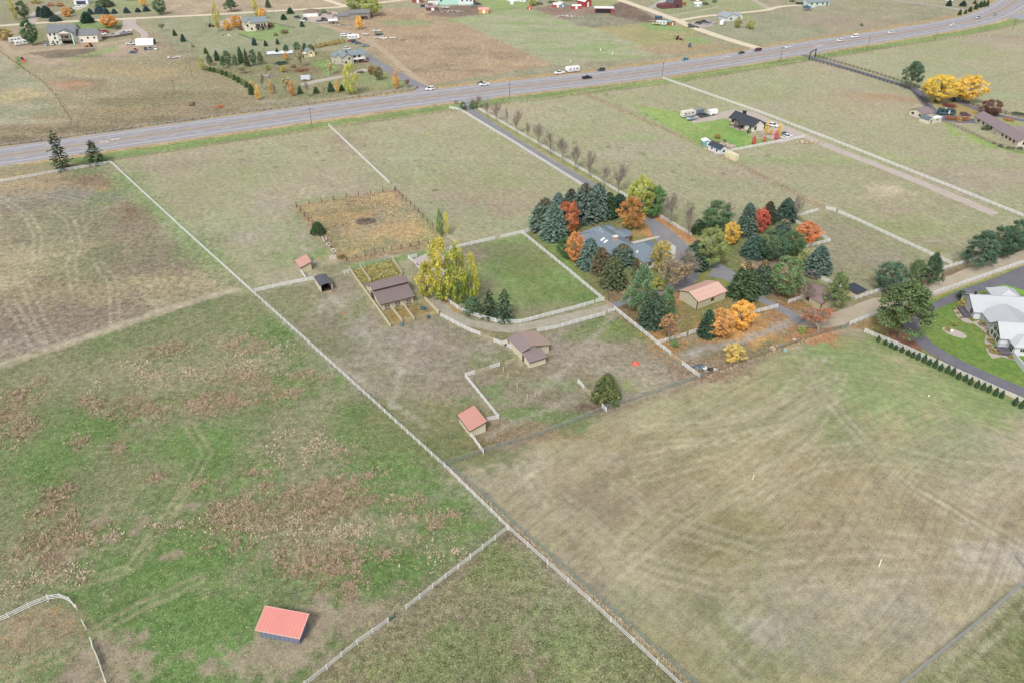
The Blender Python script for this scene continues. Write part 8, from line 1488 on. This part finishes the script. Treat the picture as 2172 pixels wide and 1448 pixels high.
# mower pair, lamp, bowls, garden things
for u, v, lb, c in [(1523,632,'dark wheelbarrow against the workshop wall, left','#2e2c30'),(1530,630,'reddish wheelbarrow against the workshop wall, right','#6b3f40')]:
    x, y = P(u, v); t = thing('wheelbarrow', lb, 'wheelbarrow', (x, y, 0), R(40)); MB().hexa([(-.3,-.25,.35),(.3,-.25,.35),(.3,.25,.35),(-.3,.25,.35)], [(-.5,-.38,.75),(.55,-.38,.75),(.55,.38,.75),(-.5,.38,.75)]).build('tray', M('barrow'+c, c), t); MB().tube((.55,-.06,.2),(.55,.06,.2),.2,n=10).build('wheel', TYRE, t); [MB().beam((-.1,s*.25,.35),(-1.0,s*.3,.6),.05).build('handle', WOODF, t) for s in (-1,1)]
x, y = P(2024, 706); t = thing('oval_bed', 'oval gravel bed with pale kerb in the white house lawn', 'garden bed', (x, y, 0), R(-50)); MB().lathe([(3.2,0),(3.2,.12)], n=28, sy=.55).build('kerb', CONC, t); MB().lathe([(2.95,.0),(2.95,.135)], n=28, sy=.53).build('gravel', PINKG, t)
x, y = P(2017, 703); t = thing('boulder', 'white stone in the oval gravel bed', 'boulder', (x, y, .12)); MB().lathe([(.5,0),(.6,.25),(.3,.5)], n=8).build('stone', TRIMW, t)
patch('garden_bed', [(2020,655),(2030,653),(2056,676),(2062,684),(2075,679),(2090,688),(2100,702),(2095,712),(2103,730),(2116,745),(2160,768),(2150,764),(2125,756),(2104,760),(2092,742),(2088,722),(2091,708),(2080,697),(2065,687),(2048,685),(2032,675)], PINKG, z=.05, wob=.05)
x, y = P(1903, 718); patch('bark_bed', [(1886,700),(1895,699),(1925,712),(1952,735),(1957,748),(1900,728),(1888,716)], BARK, z=.05, wob=.15)
# ---------------------------------------------------------------- weeds and tufts: real blades, too many to count
def tufts(name, label_pts, n, hmin, hmax, wd, a, b, seed=1, dens=None, blades=4, inside=None):
    """label_pts: list of (u, v, rx, ry) uneven patches in photo pixels / metres"""
    rs = np.random.RandomState(seed); ps = []
    tot = sum(r[2]*r[3] for r in label_pts)
    for (u, v, rx, ry) in label_pts:
        k = int(n*rx*ry/tot)+1; x0, y0 = P(u, v); d = rs.normal(size=(k*3, 2))*np.array((rx, ry*1.25))*.33; x = x0+d[:, 0]; y = y0+d[:, 1]
        q = fbm(x/3.0, y/3.0, seed+int(u) % 9, 3, .6); keep = np.argsort(-q-.2*rs.rand(len(q)))[:k]; ps.append(np.stack([x[keep], y[keep]], 1))
    p = np.concatenate(ps); return blade_mesh(name, p, rs, hmin, hmax, wd, a, b, blades)
def blade_mesh(name, p, rs, hmin, hmax, wd, a, b, blades=4):
    k = len(p)*blades; base = np.repeat(p, blades, 0)+rs.normal(size=(k, 2))*.12; h = (hmin+(hmax-hmin)*np.repeat(rs.rand(len(p)), blades))*(.6+.6*rs.rand(k)); an = rs.rand(k)*6.283
    lean = rs.normal(size=(k, 2))*.55; up = np.stack([lean[:, 0]*h, lean[:, 1]*h, h], 1)/2; cen = np.stack([base[:, 0], base[:, 1], np.zeros(k)], 1)+up; side = np.stack([np.cos(an), np.sin(an), np.zeros(k)], 1)*(wd*(.6+.8*rs.rand(k)))[:, None]
    v, t = quads(cen, side, up, np.repeat(.75+.5*rs.rand(len(p)), blades)*(.85+.3*rs.rand(k)), np.clip(np.repeat(rs.rand(len(p)), blades)+.3*(rs.rand(k)-.5), 0, 1))
    me = qmesh(name, [(v, t)], FOL); o = bpy.data.objects.new(name, me); C.objects.link(o); o['kind'] = 'stuff'; o['leaf_a'] = list(srgb(a)); o['leaf_b'] = list(srgb(b)); return o
tag(tufts('dry_weeds', W_, 9000, .15, .6, .035, '#9a8972', '#b8a488', 3, blades=8), 'clumps of tall brown dry weeds in the green field', 'weeds')
tag(tufts('dead_grass', [(360,1110,8,3),(240,1140,3,3),(620,1120,24,4),(700,1130,20,3),(950,1170,7,4),(130,1230,9,5),(60,1220,6,5),(330,790,20,8),(640,950,12,7),(560,760,14,8)], 3500, .15, .4, .08, '#a3957a', '#b8ab92', 5), 'pale dead grass tufts in the green field', 'grass')
pa = np.array([P(*q) for q in [(640,440),(834,408),(922,498),(915,516),(738,548)]]); rs_ = np.random.RandomState(8); q_ = rs_.rand(9000, 2)*(pa.max(0)-pa.min(0))+pa.min(0); q_ = q_[sdist([tuple(t_) for t_ in pa], q_[:, 0], q_[:, 1]) < 0]; q_ = q_[fbm(q_[:, 0]/7, q_[:, 1]/7, 4) > .46]
tag(blade_mesh('arena_grass', q_, rs_, .10, .35, .045, '#b0986c', '#d2b884', 5), 'tall straw-coloured grass inside the arena', 'grass')
pa = np.array([P(*q) for q in [(748,574),(833,553),(852,580),(772,602)]]); q_ = rs_.rand(2200, 2)*(pa.max(0)-pa.min(0))+pa.min(0); q_ = q_[sdist([tuple(t_) for t_ in pa], q_[:, 0], q_[:, 1]) < 0]
tag(blade_mesh('corral_weeds', q_, rs_, .2, .6, .12, '#a89858', '#8c9050', 4), 'overgrown weeds in the pen behind the barn', 'weeds')
def strip(name, px, w, n, hmin, hmax, a, b, label, seed=1, wd=.04):
    rs = np.random.RandomState(seed); pts = [np.array(P(*q)) for q in px]; L = [np.linalg.norm(pts[i+1]-pts[i]) for i in range(len(pts)-1)]; tot = sum(L); out = []
    for i in range(len(L)):
        k = int(n*L[i]/tot); t_ = rs.rand(k, 1); d = (pts[i+1]-pts[i])/L[i]; out.append(pts[i]+(pts[i+1]-pts[i])*t_+rs.normal(size=(k, 1))*w*np.array((-d[1], d[0])))
    return tag(blade_mesh(name, np.concatenate(out), rs, hmin, hmax, wd, a, b, 4), label, 'weeds')
strip('fence_weeds', [(952,992),(1031,1062),(1086,1117),(1216,1232),(1300,1306),(1462,1450)], .45, 1350, 0.18, 0.48, '#a8967a', '#bba888', 'brown weeds between the white fence and the pipe fence', 11)
strip('fence_weeds', [(1500,797),(1644,744),(1784,699)], .5, 405, 0.12, 0.36, '#a8967a', '#bba888', 'rusty weeds along the wooden rail fence', 12)
strip('arena_edge_weeds', [(629,440),(672,492),(735,555),(830,537),(925,520)], .7, 810, 0.18, 0.48, '#a8967a', '#bba888', 'dry weeds along the arena fence', 13)
strip('arena_edge_weeds', [(629,438),(838,404),(930,500)], .7, 675, 0.18, 0.48, '#a8967a', '#bba888', 'dry weeds along the top and right arena fence', 14)
strip('field_edge_weeds', [(1232,195),(1395,269),(1560,346),(1740,438)], .6, 810, 0.18, 0.48, '#a8967a', '#bba888', 'brown weeds under the long wire fence', 15, .06)
strip('ditch_weeds', [(-10,97),(28,133),(87,173),(113,199),(152,259)], .8, 540, 0.24, 0.60, '#a8967a', '#bba888', 'dark weeds along the far left wire fence', 16, .08)
strip('verge_weeds', [(240,344),(480,309),(697,270),(950,236)], .5, 810, 0.18, 0.42, '#a8967a', '#bba888', 'dry weeds under the verge wire fence', 17, .06)
strip('verge_weeds', [(1018,230),(1230,197),(1404,170),(1700,130)], .5, 810, 0.18, 0.42, '#a8967a', '#bba888', 'dry weeds under the verge wire fence, right part', 18, .06)
pa = np.array([P(*q) for q in [(0,790),(480,640),(545,640),(1060,1125),(860,1285),(600,1448),(0,1448)]]); q_ = rs_.rand(60000, 2)*(pa.max(0)-pa.min(0))+pa.min(0); q_ = q_[sdist([tuple(t_) for t_ in pa], q_[:, 0], q_[:, 1]) < 0][:26000]
tag(blade_mesh('grass_tufts', q_, rs_, .06, .18, .08, '#6f8c44', '#a09c74', 2), 'short grass tufts of the left field', 'grass')
pa = np.array([P(*q) for q in [(1085,1140),(1440,1460),(680,1460),(870,1300)]]); q_ = rs_.rand(20000, 2)*(pa.max(0)-pa.min(0))+pa.min(0); q_ = q_[sdist([tuple(t_) for t_ in pa], q_[:, 0], q_[:, 1]) < 0][:9000]
tag(blade_mesh('grass_tufts', q_, rs_, .06, .18, .06, '#74844a', '#a09a74', 3), 'short rough grass tufts of the triangular lower field', 'grass')
